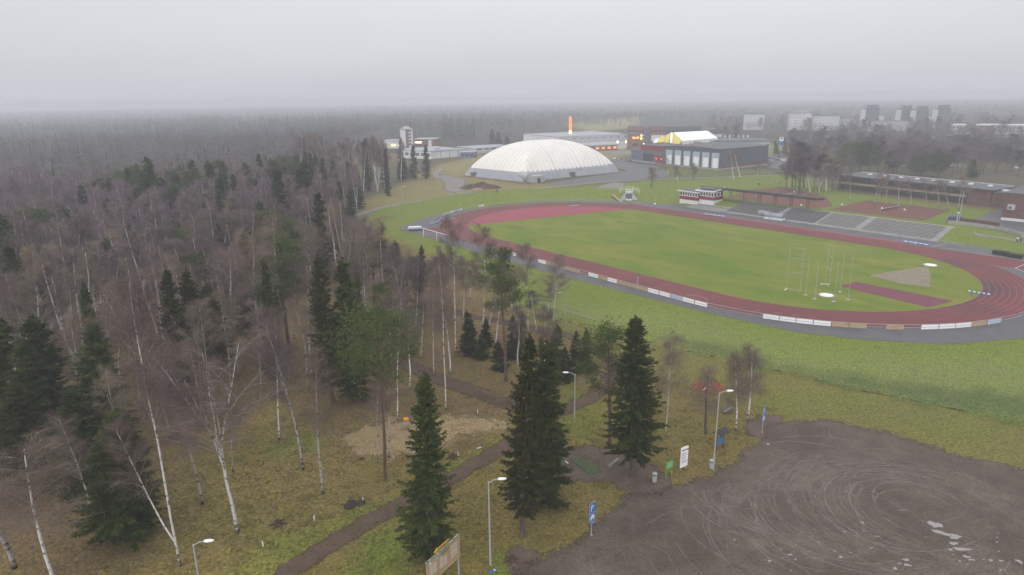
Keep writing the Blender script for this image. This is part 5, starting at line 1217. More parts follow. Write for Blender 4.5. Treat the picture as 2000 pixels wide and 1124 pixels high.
ladder(1611, 556, 1619, 563, 479, "narrow ladder shaped gate frame behind the white throwing circle")
# ---- circles with white covers
for (u, v, lb) in ((1614, 578, "white round cover on the throwing circle between the cage poles"), (1817, 519, "white round cover on the shot put circle at the end of the sand sector")):
    A = GH(u, v); t = thing("circle_cover", lb, "cover", (A[0], A[1], .07)); g = Geo(); g.lathe([(2.0, 0), (2.0, .03), (1.75, .05)], 32); part("surround", g, M['sand'], t)
    g = Geo(); g.lathe([(1.45, .055), (1.4, .16), (.9, .26), (.1, .3)], 28); part("cover", g, M['white'], t, True)
# ---- dark storage mats right
for (u, v, u1, v1, lb) in ((1937, 497, 1964, 501, "black covered mat stack beside the far right track, left one"), (1966, 503, 1994, 507, "black covered mat stack cut by the right edge beside the track")):
    loc, rz, L = two((u, v), (u1, v1)); t = thing("mat_stack", lb, "mat stack", (loc[0], loc[1], .05), rz); g = Geo(); g.box(0, 0, 0, L, 2.0, .75); part("mats", g, M['black'], t); g = Geo(); g.box(-.05, -.05, .76, L + .05, 2.05, 1.0); part("cover_sheet", g, M['black'], t)
# ---- thin poles
def lamp(ub, vb, ut, vt, label, z=None, side=1, group=None, head=True):
    if z is not None: p = Gz(ut, vt, z); A = np.array([p[0], p[1], float(hgt(p[0], p[1])[0])])
    else: A = GH(ub, vb); z = ztop(A[0], A[1], ut, vt)
    t = thing("street_lamp", label, "lamp post", tuple(A), 0.1 * side, group); z -= A[2]
    g = Geo(); g.tube([(0, 0, -.1), (0, 0, z * .5), (0, 0, z)], [.10, .08, .06], 8); part("pole", g, M['steel'], t)
    g = Geo(); g.tube([(0, 0, z - .15), (side * .45, 0, z + .12), (side * .95, 0, z + .2)], .045, 6); part("arm", g, M['steel'], t)
    n = 14; g = Geo(); V = []
    prof = [(0, .10), (.12, .17), (.35, .2), (.62, .16), (.8, .07)]
    for x, r in prof: V += [(side * (.85 + x), r * math.cos(q), z + .2 + .55 * r * math.sin(q)) for q in np.linspace(0, 2 * PI, 9)[:-1]]
    F = [(i * 8 + j, i * 8 + (j + 1) % 8, i * 8 + 8 + (j + 1) % 8, i * 8 + 8 + j) for i in range(4) for j in range(8)] + [tuple(range(8))[::-1], tuple(range(32, 40))]
    g.add(V, F); part("lamp_head", g, M['lampglass'], t, True)
    return t
lamp(1393, 918, 1400, 768, "tall grey lamp post beside the roofed info board at the edge of the gravel lot")
lamp(958, 1104, 958, 941, "tall grey lamp post between two dark spruces at the bottom of the photo")
lamp(1122, 818, 1121, 731, "grey lamp post beside the footpath between the spruces", side=-1)
lamp(0, 0, 377, 1063, "lamp post at the bottom edge beside the twin stemmed birch", z=8.0)
lamp(1105, 618, 1103, 574, "slim lamp post on the green slope below the near rail", side=-1)
for (u, v, lb) in ((163, 549, "forest lamp above the left path by the orange leaves"), (194, 402, "far forest lamp in the leafless birches at the left"), (293, 421, "forest lamp in the middle of the leafless wood"), (399, 467, "forest lamp left of the loose green pines"), (652, 395, "lamp at the edge of the wood beside the green bank"), (854, 332, "lamp beside the dirt track left of the white dome"), (784, 366, "lamp under the tall trees at the end of the wood")):
    lamp(0, 0, u, v, lb, z=7.0)
def thinpole(ub, vb, vt, label, cat="pole", r=.09, top=None):
    A = GH(ub, vb); z = ztop(A[0], A[1], ub, vt); t = thing("mast", label, cat, tuple(A)); g = Geo(); g.tube([(0, 0, 0), (0, 0, z - A[2])], r, 6); part("pole", g, M['steel'], t)
    g = Geo(); g.box(-.3, -.15, z - A[2] - .2, .3, .15, z - A[2] + .05); part("floodlight", g, M['lampglass' if top else 'dsteel'], t)
thinpole(1245, 567, 537, "slim pale pole standing at the near rail by the middle of the straight")
thinpole(1867, 443, 415, "white pole in front of the blue tarpaulin at the end of the grandstand", r=.16, top=1)
thinpole(1871, 443, 375, "tall lamp mast beside the long dark school building")
thinpole(1077, 352, 335, "short pole in front of the grey wall of the dome", top=1)
thinpole(1184, 341, 327, "short pole near the right end of the dome", top=1)

# ================================================================== FOREGROUND OBJECTS
# ---- big timber notice board
ZT = 4.3; a = Gz(833, 1102, ZT); b = Gz(897.5, 1044, ZT); d = b - a; L = float(np.hypot(*d)); rz = math.atan2(d[1], d[0])
t = thing("notice_board", "large raw plywood notice board with white name plates and a yellow arrow on top", "notice board", (a[0], a[1], 0.0), rz)
zb = ztop(b[0], b[1], 898, 1087); HB = ZT - zb
for x in (.25, L - .12): g = Geo(); g.tube([(x, .16, -.1), (x, .16, ZT - .1)], .075, 8); part("post", g, M['steel'], t)
g = Geo(); g.box(0, 0, zb, L, .07, ZT); part("panel", g, M['tan'], t)
M['lichen'] = plain("lichened_cap", (0.27, 0.29, 0.25), 0.95, 0.9, 3)
g = Geo(); g.box(-.03, -.05, ZT + .003, L + .03, .13, ZT + .07); part("cap_strip", g, M['lichen'], t)
M['nameplate'] = plain("name_plate_white", (0.62, 0.57, 0.53), 0.7, 0.08); M['darkink'] = plain("dark_ink", (0.06, 0.05, 0.05), 0.8)
np_ = 0
for (x0, x1, z1, nrow, g_) in ((.07, .27, .84, 6, .095), (.37, .585, .70, 5, .095), (.70, .91, .78, 5, .11)):
    for r_ in range(nrow):
        z = zb + HB * (z1 - r_ * g_)
        for q in range(2):
            xa = L * (x0 + (x1 - x0) * (.0 + .52 * q)); xb = L * (x0 + (x1 - x0) * (.48 + .52 * q))
            if r_ == 0 and q == 1 and x0 < .5: continue
            g = Geo(); g.box(xa, -.02, z - .045, xb, -.004, z + .045); part("name_plate", g, M['nameplate'], t)
g = Geo(); rq = random.Random(3)
for r_ in range(4):
    x = L * .42
    while x < L * .66: wv = rq.uniform(.05, .16); g.box(x, -.012, zb + HB * (.92 - r_ * .05), x + wv, -.003, zb + HB * (.92 - r_ * .05) + .04); x += wv + .05
part("heading_text", g, M['darkink'], t)
g = Geo(); n = 20; g.add([(L * .085 + .12 * math.cos(q), -.014, zb + HB * .915 + .12 * math.sin(q)) for q in np.linspace(0, 2 * PI, n + 1)[:-1]] , [tuple(range(n))]); em = part("emblem", g, M['white'], t)
g = Geo(); g.box(L * .085 - .05, -.022, zb + HB * .915 - .05, L * .085 + .02, -.016, zb + HB * .915 + .03); part("emblem_mark", g, M['blue'], em)
g = Geo(); g.box(L * .255, -.016, zb + HB * .8, L * .31, -.003, zb + HB * .93); part("grey_sticker", g, M['steel'], t)
M['yellow'] = plain("yellow_paint", (0.62, 0.36, 0.015), 0.5, 0.05)
x0, x1, zz = L * .22, L * .66, ZT + .42
g = Geo(); v = [(x0, zz), (x0 + .42, zz - .24), (x0 + .42, zz - .12), (x1, zz - .12), (x1, zz + .12), (x0 + .42, zz + .12), (x0 + .42, zz + .24)]
g.add([(x, -.02, z) for x, z in v] + [(x, .03, z) for x, z in v], [tuple(range(7)), tuple(range(13, 6, -1))] + [(i, 7 + i, 7 + (i + 1) % 7, (i + 1) % 7) for i in range(7)])
ar = part("arrow", g, M['yellow'], t)
g = Geo(); x = x0 + .55
while x < x1 - .1: wv = rq.uniform(.05, .12); g.box(x, -.028, zz - .04, x + wv, -.022, zz + .05); x += wv + .035
part("arrow_lettering", g, M['darkink'], ar)
for x in (x0 + .7, x1 - .3): g = Geo(); g.bar((x, .05, ZT), (x, .05, zz + .05), .06); part("bracket", g, M['greywood'], t)
# ---- parking signs
def parking(ub, vb, label, rz, zt, sc=1.0):
    A = GH(ub, vb); t = thing("parking_sign", label, "sign", tuple(A), rz)
    g = Geo(); g.tube([(0, 0, 0), (0, 0, zt - .1)], .035, 8); part("pole", g, M['steel'], t)
    g = Geo(); g.lathe([(.16, 0), (.12, .12), (.05, .2)], 8); part("foot", g, M['concrete'], t)
    w_ = .62 * sc
    def plate(z0, z1, x0, x1, nm):
        g = Geo(); g.box(x0 * w_, -.05, z0, x1 * w_, -.035, z1); p_ = part(nm, g, M['gboard'], t); g = Geo(); g.box(x0 * w_ + .03, -.056, z0 + .03, x1 * w_ - .03, -.051, z1 - .03); part("blue_face", g, M['blue'], p_); return p_
    h1, h2, h3 = .85 * sc, .68 * sc, .34 * sc
    p1 = plate(zt - h1, zt, -.6, .6, "plate"); txt("letter", "P", .75 * sc, M['white'], p1, (-.24 * sc, -.062, zt - h1 + .14 * sc), (PI / 2, 0, 0), .003)
    p2 = plate(zt - h1 - h2 - .02, zt - h1 - .02, -.6, .6, "plate"); zc = zt - h1 - h2 * .62
    g = Geo(); g.box(-.26 * sc, -.066, zc - .1 * sc, .26 * sc, -.0575, zc + .1 * sc); g.box(-.15 * sc, -.066, zc + .1 * sc, .2 * sc, -.0575, zc + .23 * sc); part("vehicle_symbol", g, M['white'], p2)
    g = Geo()
    for x in (-.15, .15): g.lathe([(.001, 0), (.07 * sc, 0)], 10); g.v[-1] = np.array([(x * sc + q[0], -.0675, zc - .12 * sc + q[1]) for q in g.v[-1]])
    part("wheel_symbol", g, M['white'], p2)
    p3 = plate(zt - h1 - h2 - h3 - .04, zt - h1 - h2 - .04, -.25, .45, "small_plate"); g = Geo(); zz = zt - h1 - h2 - h3 * .5 - .04
    g.box(-.05, -.064, zz - .03, .2 * sc, -.0575, zz + .02); part("white_mark", g, M['white'], p3)
zt_ = lambda ub, vb, vt: ztop(*GH(ub, vb)[:2], ub, vt)
parking(1155, 1046, "blue parking sign on a thin pole in front of the tall spruces", math.radians(48), zt_(1155, 1046, 982), 1.3)
parking(1488, 846, "blue parking sign on a thin pole at the far corner of the gravel lot", math.radians(50), zt_(1488, 846, 795), 1.3)
# ---- white info panel, green sign
def panel(pl, pr, z0, vtl, utl, label, kind, mat, nm, cat):
    A = Gz(*pl, z0); B = Gz(*pr, z0); d = B - A; L = float(np.hypot(*d)); t = thing(nm, label, cat, (A[0], A[1], 0.0), math.atan2(d[1], d[0]))
    zt = ztop(A[0], A[1], utl, vtl); return t, L, zt
t, L, zt = panel((1328.5, 915), (1342.5, 909.5), .45, 876, 1333, "tall white printed info panel between the broad spruce and the lamp post", 0, 0, "info_panel", "info panel")
g = Geo(); g.box(0, 0, .45, L, .08, zt); part("panel", g, M['board'], t)
for x in (.15, L - .15): g = Geo(); g.bar((x, .12, 0), (x, .12, zt - .2), .07); part("leg", g, M['steel'], t)
M['ink'] = plain("grey_print", (0.30, 0.31, 0.36), 0.8)
g = Geo(); rq = random.Random(8)
for k in range(17):
    z = zt - .75 - k * (zt - 1.5) / 19; x = .14
    if k in (6, 11): continue
    while x < L * rq.uniform(.55, .86): wv = rq.uniform(.08, .25); g.box(x, -.01, z, x + wv, -.003, z + .045); x += wv + .05
part("printed_text", g, M['ink'], t)
g = Geo(); x = .14
for k in range(9): wv = .1 + .03 * (k % 3); g.box(x, -.012, zt - .46, x + wv, -.003, zt - .32); x += wv + .03; 
part("heading_text", g, M['darkink'], t)
t, L, zt = panel((1302, 918), (1314, 911.5), 1.25, 905, 1302, "small bright green sign on two green legs beside the waste bin", 0, 0, "green_sign", "sign")
M['green'] = plain("green_sign_paint", (0.10, 0.42, 0.08), 0.5, 0.1); M['mint'] = plain("mint_print", (0.2, 0.5, 0.32), 0.5, .3, 2); M['orange'] = plain("orange_print", (0.6, 0.25, 0.03), 0.5)
g = Geo(); g.box(0, 0, 1.25, L, .06, zt); pn = part("panel", g, M['green'], t)
g = Geo(); g.box(.12, -.012, 1.35, L - .12, -.003, zt - .16); part("map_print", g, M['mint'], pn); g = Geo(); g.box(.3, -.02, 1.38, L - .2, -.014, 1.46); part("orange_strip", g, M['orange'], pn)
for x in (.04, L - .04): g = Geo(); g.bar((x, .1, 0), (x, .1, zt), .06); part("leg", g, M['green'], t)
# ---- bins
def binx(u, v, label, rz=.6):
    A = GH(u, v); t = thing("waste_bin", label, "bin", tuple(A), rz)
    g = Geo(); g.lathe([(.24, .08), (.27, .12), (.29, .85), (.27, .87)], 16); part("body", g, M['steel'], t, False)
    g = Geo(); g.lathe([(.30, 1.02), (.30, 1.12), (.22, 1.2), (.05, 1.22)], 16); part("lid", g, M['steel'], t)
    g = Geo(); g.lathe([(.255, .875), (.255, 1.015)], 16); part("opening_band", g, M['black'], t); g = Geo(); g.box(-.04, .29, 0, .04, .35, 1.0); part("post", g, M['steel'], t)
binx(1278, 942, "grey cylinder waste bin on its own left of the green sign"); binx(1390, 916, "grey waste bin fixed beside the foot of the tall lamp post")
# ---- roofed info board
A = Gz(1398, 884); B = Gz(1411.5, 876); d = B - A; L = float(np.hypot(*d)); t = thing("roofed_board", "brown info board with a blue panel and small dark roof behind the lamp post", "info board", (A[0], A[1], 0), math.atan2(d[1], d[0]))
for x in (0, L): g = Geo(); g.bar((x, 0, 0), (x, 0, 2.3), .12); part("post", g, M['red'], t)
g = Geo(); g.box(.08, -.05, .75, L - .08, .03, 2.0); part("panel", g, plain("teal_blue_panel", (0.05, 0.2, 0.32), .4, .15), t)
g = Geo(); g.box(.3, -.06, 2.02, L - .3, -.02, 2.14); part("name_strip", g, M['white'], t)
g = Geo(); z = 2.35; v = [(-.3, -.65, z), (L + .3, -.65, z), (L + .3, 0, z + .5), (-.3, 0, z + .5), (-.3, .65, z), (L + .3, .65, z)]
g.add(v + [(x, y, q + .07) for x, y, q in v], [(3, 2, 1, 0), (4, 5, 2, 3), (6, 7, 8, 9), (9, 8, 11, 10), (0, 1, 7, 6), (5, 4, 10, 11), (0, 6, 9, 3), (3, 9, 10, 4), (1, 2, 8, 7), (2, 5, 11, 8)]); part("roof", g, M['roofdark'], t)
# ---- benches
def bench(u, v, rz, label, L=1.9):
    A = GH(u, v); t = thing("park_bench", label, "bench", tuple(A), rz)
    for k in range(3): g = Geo(); g.box(0, k * .16, .42, L, k * .16 + .13, .47); part("seat_plank", g, M['greywood'], t)
    for k in range(2): g = Geo(); g.box(0, .5 + k * .03, .62 + k * .18, L, .54 + k * .03, .76 + k * .18); part("back_plank", g, M['greywood'], t)
    for x in (.2, L - .3): g = Geo(); g.box(x, .02, 0, x + .1, .48, .41); g.box(x, .56, 0, x + .1, .64, .95); part("leg", g, M['dconcrete'], t)
bench(1416, 812, .75, "weathered wooden bench between the round bare tree and the two birches", 2.3)
def log_(u, v, u1, v1, r, label, nm="fallen_log"):
    A = GH(u, v); B = GH(u1, v1); t = thing(nm, label, "log", tuple(A)); d = B - A; g = Geo(); g.tube([(0, 0, r), tuple(d * .5 + [0, 0, r * 1.1]), tuple(d + [0, 0, r])], [r, r * .9, r * .75], 8); part("trunk", g, M['greywood'], t)
    g = Geo(); g.tube([tuple(d * .6 + [0, 0, r]), tuple(d * .75 + [.3, .3, r + .35])], [.05, .02], 5); part("branch_stub", g, M['greywood'], t)
A = GH(1192, 918); t = thing("picnic_bench", "low grey wooden bench under the broad spruce on bare earth", "bench", tuple(A), .9)
g = Geo(); g.box(0, 0, .4, 2.2, .35, .46); part("seat", g, M['greywood'], t)
for x in (.25, 1.8): g = Geo(); g.box(x, .04, 0, x + .12, .3, .399); part("leg", g, M['greywood'], t)
# ---- tee mat
P4 = [GH(*q) for q in ((1113, 897), (1140, 893), (1178, 924), (1151, 932))]; c = sum(P4) / 4; t = thing("tee_mat", "green artificial turf tee mat on bare earth left of the broad spruce", "mat", (c[0], c[1], .04))
M['teemat'] = plain("worn_turf_mat", (0.075, 0.095, 0.042), 0.95, 0.3, 1.5)
g = Geo(); g.prism([(q[0] - c[0], q[1] - c[1]) for q in P4], .06, .16); part("turf", g, M['teemat'], t); g = Geo(); g.prism([((q[0] - c[0]) * 1.03, (q[1] - c[1]) * 1.03) for q in P4], 0, .057); part("timber_frame", g, M['greywood'], t)
# ---- white marker stakes
for k, (u, v, lb) in enumerate(((514, 1068, "white marker stake at the bottom left, left of the path"), (614, 1017, "white marker stake left of the footpath below the dark rock pile"), (709, 982, "white marker stake just right of the dark rock pile"), (895, 892, "white marker stake by the footpath right of the narrow spruce"), (957, 839, "white marker stake at the right end of the wood chips"), (933, 808, "white marker stake above the wood chips"))):
    A = GH(u, v); t = thing("marker_stake", lb, "stake", tuple(A), .4 * k, "white marker stakes along the footpath"); g = Geo(); g.box(-.05, -.03, 0, .05, .03, .62); part("stake", g, M['white'], t); g = Geo(); g.box(-.055, -.035, .50, .055, .035, .55); part("top_band", g, M['gboard'], t)
for (u, v, rz, lb) in ((936, 876, .7, "white marker stake lying flat on the grass by the footpath"), (1107, 904, 2.0, "small white stake tipped over at the left corner of the tee mat")):
    A = GH(u, v); t = thing("marker_stake", lb, "stake", tuple(A), rz); g = Geo(); g.box(-.35, -.05, .03, .35, .05, .1); part("stake", g, M['white'], t); g = Geo(); g.box(.2, -.055, .025, .26, .055, .105); part("top_band", g, M['gboard'], t)
# ---- disc basket
A = GH(794, 838); t = thing("disc_basket", "orange topped disc golf basket beside the wood chips behind the narrow spruce", "basket", tuple(A)); M['orangep'] = plain("orange_band", (0.75, 0.3, 0.02), .5)
g = Geo(); g.tube([(0, 0, 0), (0, 0, 1.55)], .03, 6); part("pole", g, M['steel'], t); g = Geo(); g.lathe([(.36, 1.35), (.36, 1.52), (.3, 1.54)], 16); part("top_band", g, M['orangep'], t)
g = Geo(); g.lathe([(.1, .62), (.33, .65), (.35, .85)], 14); part("basket", g, M['steel'], t)
g = Geo()
for k in range(10): q = k * PI / 5; g.bar((.3 * math.cos(q), .3 * math.sin(q), 1.36), (.08 * math.cos(q), .08 * math.sin(q), .72), .015)
part("chains", g, M['steel'], t)
# ---- stumps / rocks
def rock(u, v, r, label, cat="rock", mat=None, nm="rock"):
    A = GH(u, v); t = thing(nm, label, cat, (A[0], A[1], A[2])); rg3 = np.random.default_rng(int(u))
    for q in range(3):
        g = Geo(); n = 10; V = []; cx_, cy_ = rg3.normal(0, r * .55, 2); rr_ = r * rg3.uniform(.5, .9)
        for z, s in ((-.1, 1), (.35, .95), (.75, .6), (.95, .2)): V += [(cx_ + rr_ * s * rg3.uniform(.8, 1.15) * math.cos(k * 2 * PI / n), cy_ + rr_ * s * rg3.uniform(.8, 1.15) * math.sin(k * 2 * PI / n), z * rr_ * .75) for k in range(n)]
        g.add(V, [(i * n + j, i * n + (j + 1) % n, (i + 1) * n + (j + 1) % n, (i + 1) * n + j) for i in range(3) for j in range(n)] + [tuple(range(3 * n, 4 * n))]); part("lump", g, mat or M['darkrock'], t, True)
M['darkrock'] = plain("dark_mossy_rock", (0.045, 0.036, 0.03), 0.95, 0.4, 2); M['rootwood'] = plain("rotten_wood", (0.085, 0.055, 0.035), 0.95, 0.4, 2)
rock(686, 982, .75, "dark rock pile left of the white stake near the footpath")
def stump(u, v, r, label):
    A = GH(u, v); t = thing("tree_stump", label, "stump", tuple(A)); g = Geo(); g.tube([(0, 0, 0), (.02, 0, r * .8), (.05, .03, r * 1.5)], [r, r * .75, r * .6], 9); part("stump", g, M['rootwood'], t)
    for k in range(6): q = k * 1.05 + .3; g = Geo(); g.tube([(0, 0, r * .5), (r * 1.3 * math.cos(q), r * 1.3 * math.sin(q), r * .35), (r * 2.4 * math.cos(q), r * 2.4 * math.sin(q), -.02)], [r * .35, r * .22, .03], 5); part("root", g, M['rootwood'], t)
stump(543, 1026, .42, "rotten stump with spread roots in the brown grass at the lower left"); stump(884, 895, .42, "uprooted dark stump touching the right side of the narrow spruce"); stump(1000, 1096, .4, "brown root stump by the lamp post at the bottom centre")
stump(707, 898, .18, "tiny cut stump at the lower edge of the wood chips")
A = GH(963, 1116); t = thing("fallen_sign", "small blue and white sign lying on the ground at the foot of the lamp post", "sign", (A[0], A[1], A[2] + .03), .6); g = Geo(); g.box(-.35, -.15, 0, .3, .15, .03); part("plate", g, M['blue'], t); g = Geo(); g.box(.1, -.1, .033, .26, .1, .04); part("white_mark", g, M['white'], t)
# ---- play surface with spinner
c = GH(1384, 757); n = 24; t = thing("play_carousel", "orange rubber play surface with a low climbing spinner behind the small bare tree", "playground item", (c[0], c[1], .05), .2)
M['rubber'] = plain("orange_red_rubber", (0.25, 0.06, 0.03), .85, .15, 1.5)
g = Geo(); g.prism([(2.3 * math.cos(q) * (1 + .05 * math.sin(3 * q)), 2.5 * math.sin(q)) for q in np.linspace(0, 2 * PI, n + 1)[:-1]], 0, .06); part("rubber_base", g, M['rubber'], t)
g = Geo(); g.tube([(0, 0, .06), (0, 0, 1.9)], .07, 8); part("mast", g, M['steel'], t); g = Geo(); g.lathe([(.05, 1.9), (.3, 1.95), (.28, 2.08), (.05, 2.12)], 12); part("yellow_cap", g, M['yellow'], t)
g = Geo()
for k in range(8): q = k * PI / 4; g.bar((0, 0, 1.8), (1.5 * math.cos(q), 1.5 * math.sin(q), .6), .03)
g.tube([(1.5 * math.cos(q), 1.5 * math.sin(q), .6) for q in np.linspace(0, 2 * PI, 17)], .04, 5); part("rope_frame", g, M['black'], t)
A = Gz(1379, 760); g = Geo(); g.bar((A[0] - c[0] - .9, A[1] - c[1] - .5, .12), (A[0] - c[0] + .3, A[1] - c[1] + .5, .12), .14, .06); part("white_bar", g, M['white'], t)
# ---- ditch rail / white line on the slope
A = GH(1030, 588); B = GH(1163, 628); t = thing("slope_handrail", "long thin pale rail lying across the green slope below the track", "rail", tuple(A)); d = B - A
g = Geo(); g.bar((0, 0, .35), tuple(d + [0, 0, .35]), .12, .14); part("rail", g, M['concrete'], t)
for k in range(7): g = Geo(); q = d * (k / 6); g.bar((q[0], q[1], q[2] - .1), (q[0], q[1], q[2] + .3), .08); part("support", g, M['greywood'], t)
# ---- small white litter / stones
for (u, v, s, lb) in ((1500, 869, .2, "pale flat stone at the edge of the lot below the far parking sign"), (1317, 377, .5, "white round marker on the grass left of the judges house"), (1279, 399, .5, "white object on the bank kerb below the far bend"), (1396, 923, .09, "tiny white stone at the foot of the tall lamp post"), (1434, 421 + 9, .0, "")):
    if not s: continue
    A = GH(u, v); t = thing("pale_stone", lb, "stone", tuple(A)); g = Geo(); g.lathe([(s * .9, 0), (s, s * .3), (s * .6, s * .75), (.02, s * .85)], 9); part("stone", g, M['white'] if s > .3 else M['concrete'], t, True)
# ---- people
def person(u, v, face, label, top, legs, hood=None):
    A = GH(u, v); o = bpy.data.objects.new("person", None); COL.objects.link(o); o.location = tuple(A); o.rotation_euler = (0, 0, face); tag(o, label, "person")
    J = {'pel': (0, 0, .95), 'ch': (0, .02, 1.25), 'nk': (0, .02, 1.48), 'hd': (0, .04, 1.62), 'ht': (0, .03, 1.76), 'hl': (-.1, 0, .88), 'kl': (-.11, .16, .5), 'fl': (-.11, .12, .08), 'tl': (-.11, .3, .04), 'hr': (.1, 0, .88), 'kr': (.11, -.02, .5), 'fr': (.11, -.24, .12), 'tr': (.11, -.1, .03),
         'sl': (-.2, .02, 1.42), 'el': (-.26, -.1, 1.15), 'wl': (-.26, .05, .93), 'gl': (-.25, .1, .85), 'sr': (.2, .02, 1.42), 'er': (.26, .08, 1.15), 'wr': (.26, .25, .96), 'gr': (.25, .3, .9)}
    R = {'pel': .15, 'ch': .17, 'nk': .07, 'hd': .1, 'ht': .08, 'hl': .1, 'kl': .065, 'fl': .05, 'tl': .04, 'hr': .1, 'kr': .065, 'fr': .05, 'tr': .04, 'sl': .08, 'el': .05, 'wl': .035, 'gl': .04, 'sr': .08, 'er': .05, 'wr': .035, 'gr': .04}
    E_ = [('pel', 'ch'), ('ch', 'nk'), ('nk', 'hd'), ('hd', 'ht'), ('pel', 'hl'), ('hl', 'kl'), ('kl', 'fl'), ('fl', 'tl'), ('pel', 'hr'), ('hr', 'kr'), ('kr', 'fr'), ('fr', 'tr'), ('ch', 'sl'), ('sl', 'el'), ('el', 'wl'), ('wl', 'gl'), ('ch', 'sr'), ('sr', 'er'), ('er', 'wr'), ('wr', 'gr')]
    def skin(name, keys, edges, grow, mat, root):
        ks = list(keys); me = bpy.data.meshes.new(name); me.from_pydata([J[k] for k in ks], [(ks.index(a), ks.index(b)) for a, b in edges if a in ks and b in ks], [])
        ob = link(name, me, o); ob.modifiers.new("skin", 'SKIN'); sl = me.skin_vertices[0].data
        for i, k in enumerate(ks): sl[i].radius = (R[k] + grow,) * 2; sl[i].use_root = (k == root)
        ob.modifiers.new("sub", 'SUBSURF').levels = 1; me.materials.append(mat); return ob
    skin("body", J.keys(), E_, 0, plain("skin_tone", (.45, .28, .2), .6, .05), 'pel')
    skin("jacket", ['pel', 'ch', 'nk', 'sl', 'el', 'wl', 'sr', 'er', 'wr'], E_, .035, top, 'pel')
    skin("trousers", ['pel', 'hl', 'kl', 'fl', 'hr', 'kr', 'fr'], E_, .025, legs, 'pel')
    skin("hair", ['hd', 'ht'], E_, .02, hood or M['darkrock'], 'hd')
dk = plain("dark_cloth", (.03, .03, .035), .9)
person(1986, 474, 1.2, "walker in a white jacket on the path at the right edge", M['white'], dk)
person(1993, 474, 1.2, "walker in a blue jacket at the right edge beside the one in white", M['blue'], dk)
person(971, 378, .5, "person in dark clothes standing alone on the bank path left of the track's far bend", dk, dk)
person(1482, 364, -1.2, "person in dark clothes on the grass behind the grandstand roof", dk, dk)
person(1523, 361, 1.8, "person in a pale pink jacket on the grass behind the clay court", plain("pink_cloth", (.5, .3, .3), .9), dk)
# ================================================================== BUILDINGS
def zat(A, u, v): return ztop(A[0], A[1], u, v)
def shell(nm, label, cat, pl, pr, depth, z, wall, roof, ov=.3, par=.35, group=None, z0=-.5, loc_=None, rz_=None, L_=None):
    loc, rz, L = two(pl, pr) if loc_ is None else (loc_, rz_, L_)
    t = thing(nm, label, cat, (loc[0], loc[1], 0), rz, group)
    g = Geo(); g.box(0, 0, z0, L, depth, z); part("wall", g, wall, t)
    g = Geo(); g.box(-ov, -ov, z, L + ov, depth + ov, z + par); part("roof", g, roof, t)
    return t, L, depth, z
def winrow(t, L, n, z0, z1, x0=0.0, x1=None, fy=0.0, fr=.7, mat=None, name="window", depth_face=None, D=0):
    """individual windows along the front (or, with depth_face='r'/'l', a side)"""
    x1 = L if x1 is None else x1; st_ = (x1 - x0) / n; base_me = None
    for k in range(n):
        a = x0 + st_ * (k + (1 - fr) / 2); g = Geo()
        if base_me is None:
            if depth_face is None: g.box(0, -.05, 0, st_ * fr, -.004, z1 - z0)
            else: g.box(-.004 if depth_face == 'l' else .004, 0, 0, (-.05 if depth_face == 'l' else .05), st_ * fr, z1 - z0)
            base_me = g.mesh(name, mat or M['window'])
        o = link(name, base_me, t)
        o.location = (a, fy, z0) if depth_face is None else ((L if depth_face == 'r' else 0), a, z0)
# ---- air dome
cn = GH(1020, 356); cl = GH(905, 343); crn = GH(1212, 336)
e1 = (crn - cn)[:2]; LX = float(np.hypot(*e1)); rz = math.atan2(e1[1], e1[0]); LY = float(np.hypot(*(cl - cn)[:2]))
t = thing("air_dome", "huge white inflated sports dome with a grey base band and curved seams", "dome", (cn[0], cn[1], 0), rz)
HD = 18.8; nx, ny = 170, 130
X, Y = np.meshgrid(np.linspace(0, LX, nx), np.linspace(0, LY, ny)); hw = LY / 2
dx = np.minimum(X, LX - X); dy = np.minimum(Y, LY - Y)
def prof(d, h_=None):
    tt = np.clip(d / (h_ or hw), 0, 1); R0 = 1.13; q = np.sqrt(np.maximum(R0 ** 2 - (1 - tt) ** 2, 0)); b0 = math.sqrt(R0 ** 2 - 1); return (q - b0) / (R0 - b0)
k_ = 9.0; A_ = prof(dx, LX * .43); B_ = prof(dy)
sm = -np.log(np.exp(-k_ * A_ * 1.6) + np.exp(-k_ * B_ * 1.6)) / (k_ * 1.6)
Z = HD * np.clip(sm + .0 * 0, 0, 1.2); Z = np.maximum(Z, 0); Z = Z / Z.max() * HD
Z[(dx <= 1e-6) | (dy <= 1e-6)] = 0
s = np.where(A_ < B_, Y, X); sn = 3.05; puff = np.abs(np.sin(PI * s / sn)) ** .5; near_top = np.clip(1.2 - Z / HD, 0.35, 1)
Z = Z + .16 * puff * (Z > 3.4) * 1.0
seam = (puff < .52).astype(float)
SH = float((cl - cn)[0] * e1[0] + (cl - cn)[1] * e1[1]) / LX / LY
V = np.c_[X.ravel() + SH * Y.ravel(), Y.ravel(), Z.ravel()]
i, j = np.meshgrid(np.arange(ny - 1), np.arange(nx - 1), indexing='ij')
F = np.stack([i * nx + j, i * nx + j + 1, (i + 1) * nx + j + 1, (i + 1) * nx + j], -1).reshape(-1, 4)
zc = Z.ravel()[F].mean(1)
m, n, p, o = newmat("dome_membrane"); tcn = N(n, "ShaderNodeTexCoord").outputs['Object']
sa = N(n, "ShaderNodeAttribute", attribute_name="edge").outputs['Fac']
c = mix(n, mth(n, 'MULTIPLY', sa, .45), (0.74, 0.71, 0.67), (0.44, 0.41, 0.39)); f = noise(n, tcn, .12, 4, .6)
c = mix(n, 1.0, c, mapr(n, f, .3, .7, .93, 1.04), 'MULTIPLY'); n.links.new(c, p.inputs['Base Color']); p.inputs['Roughness'].default_value = .5
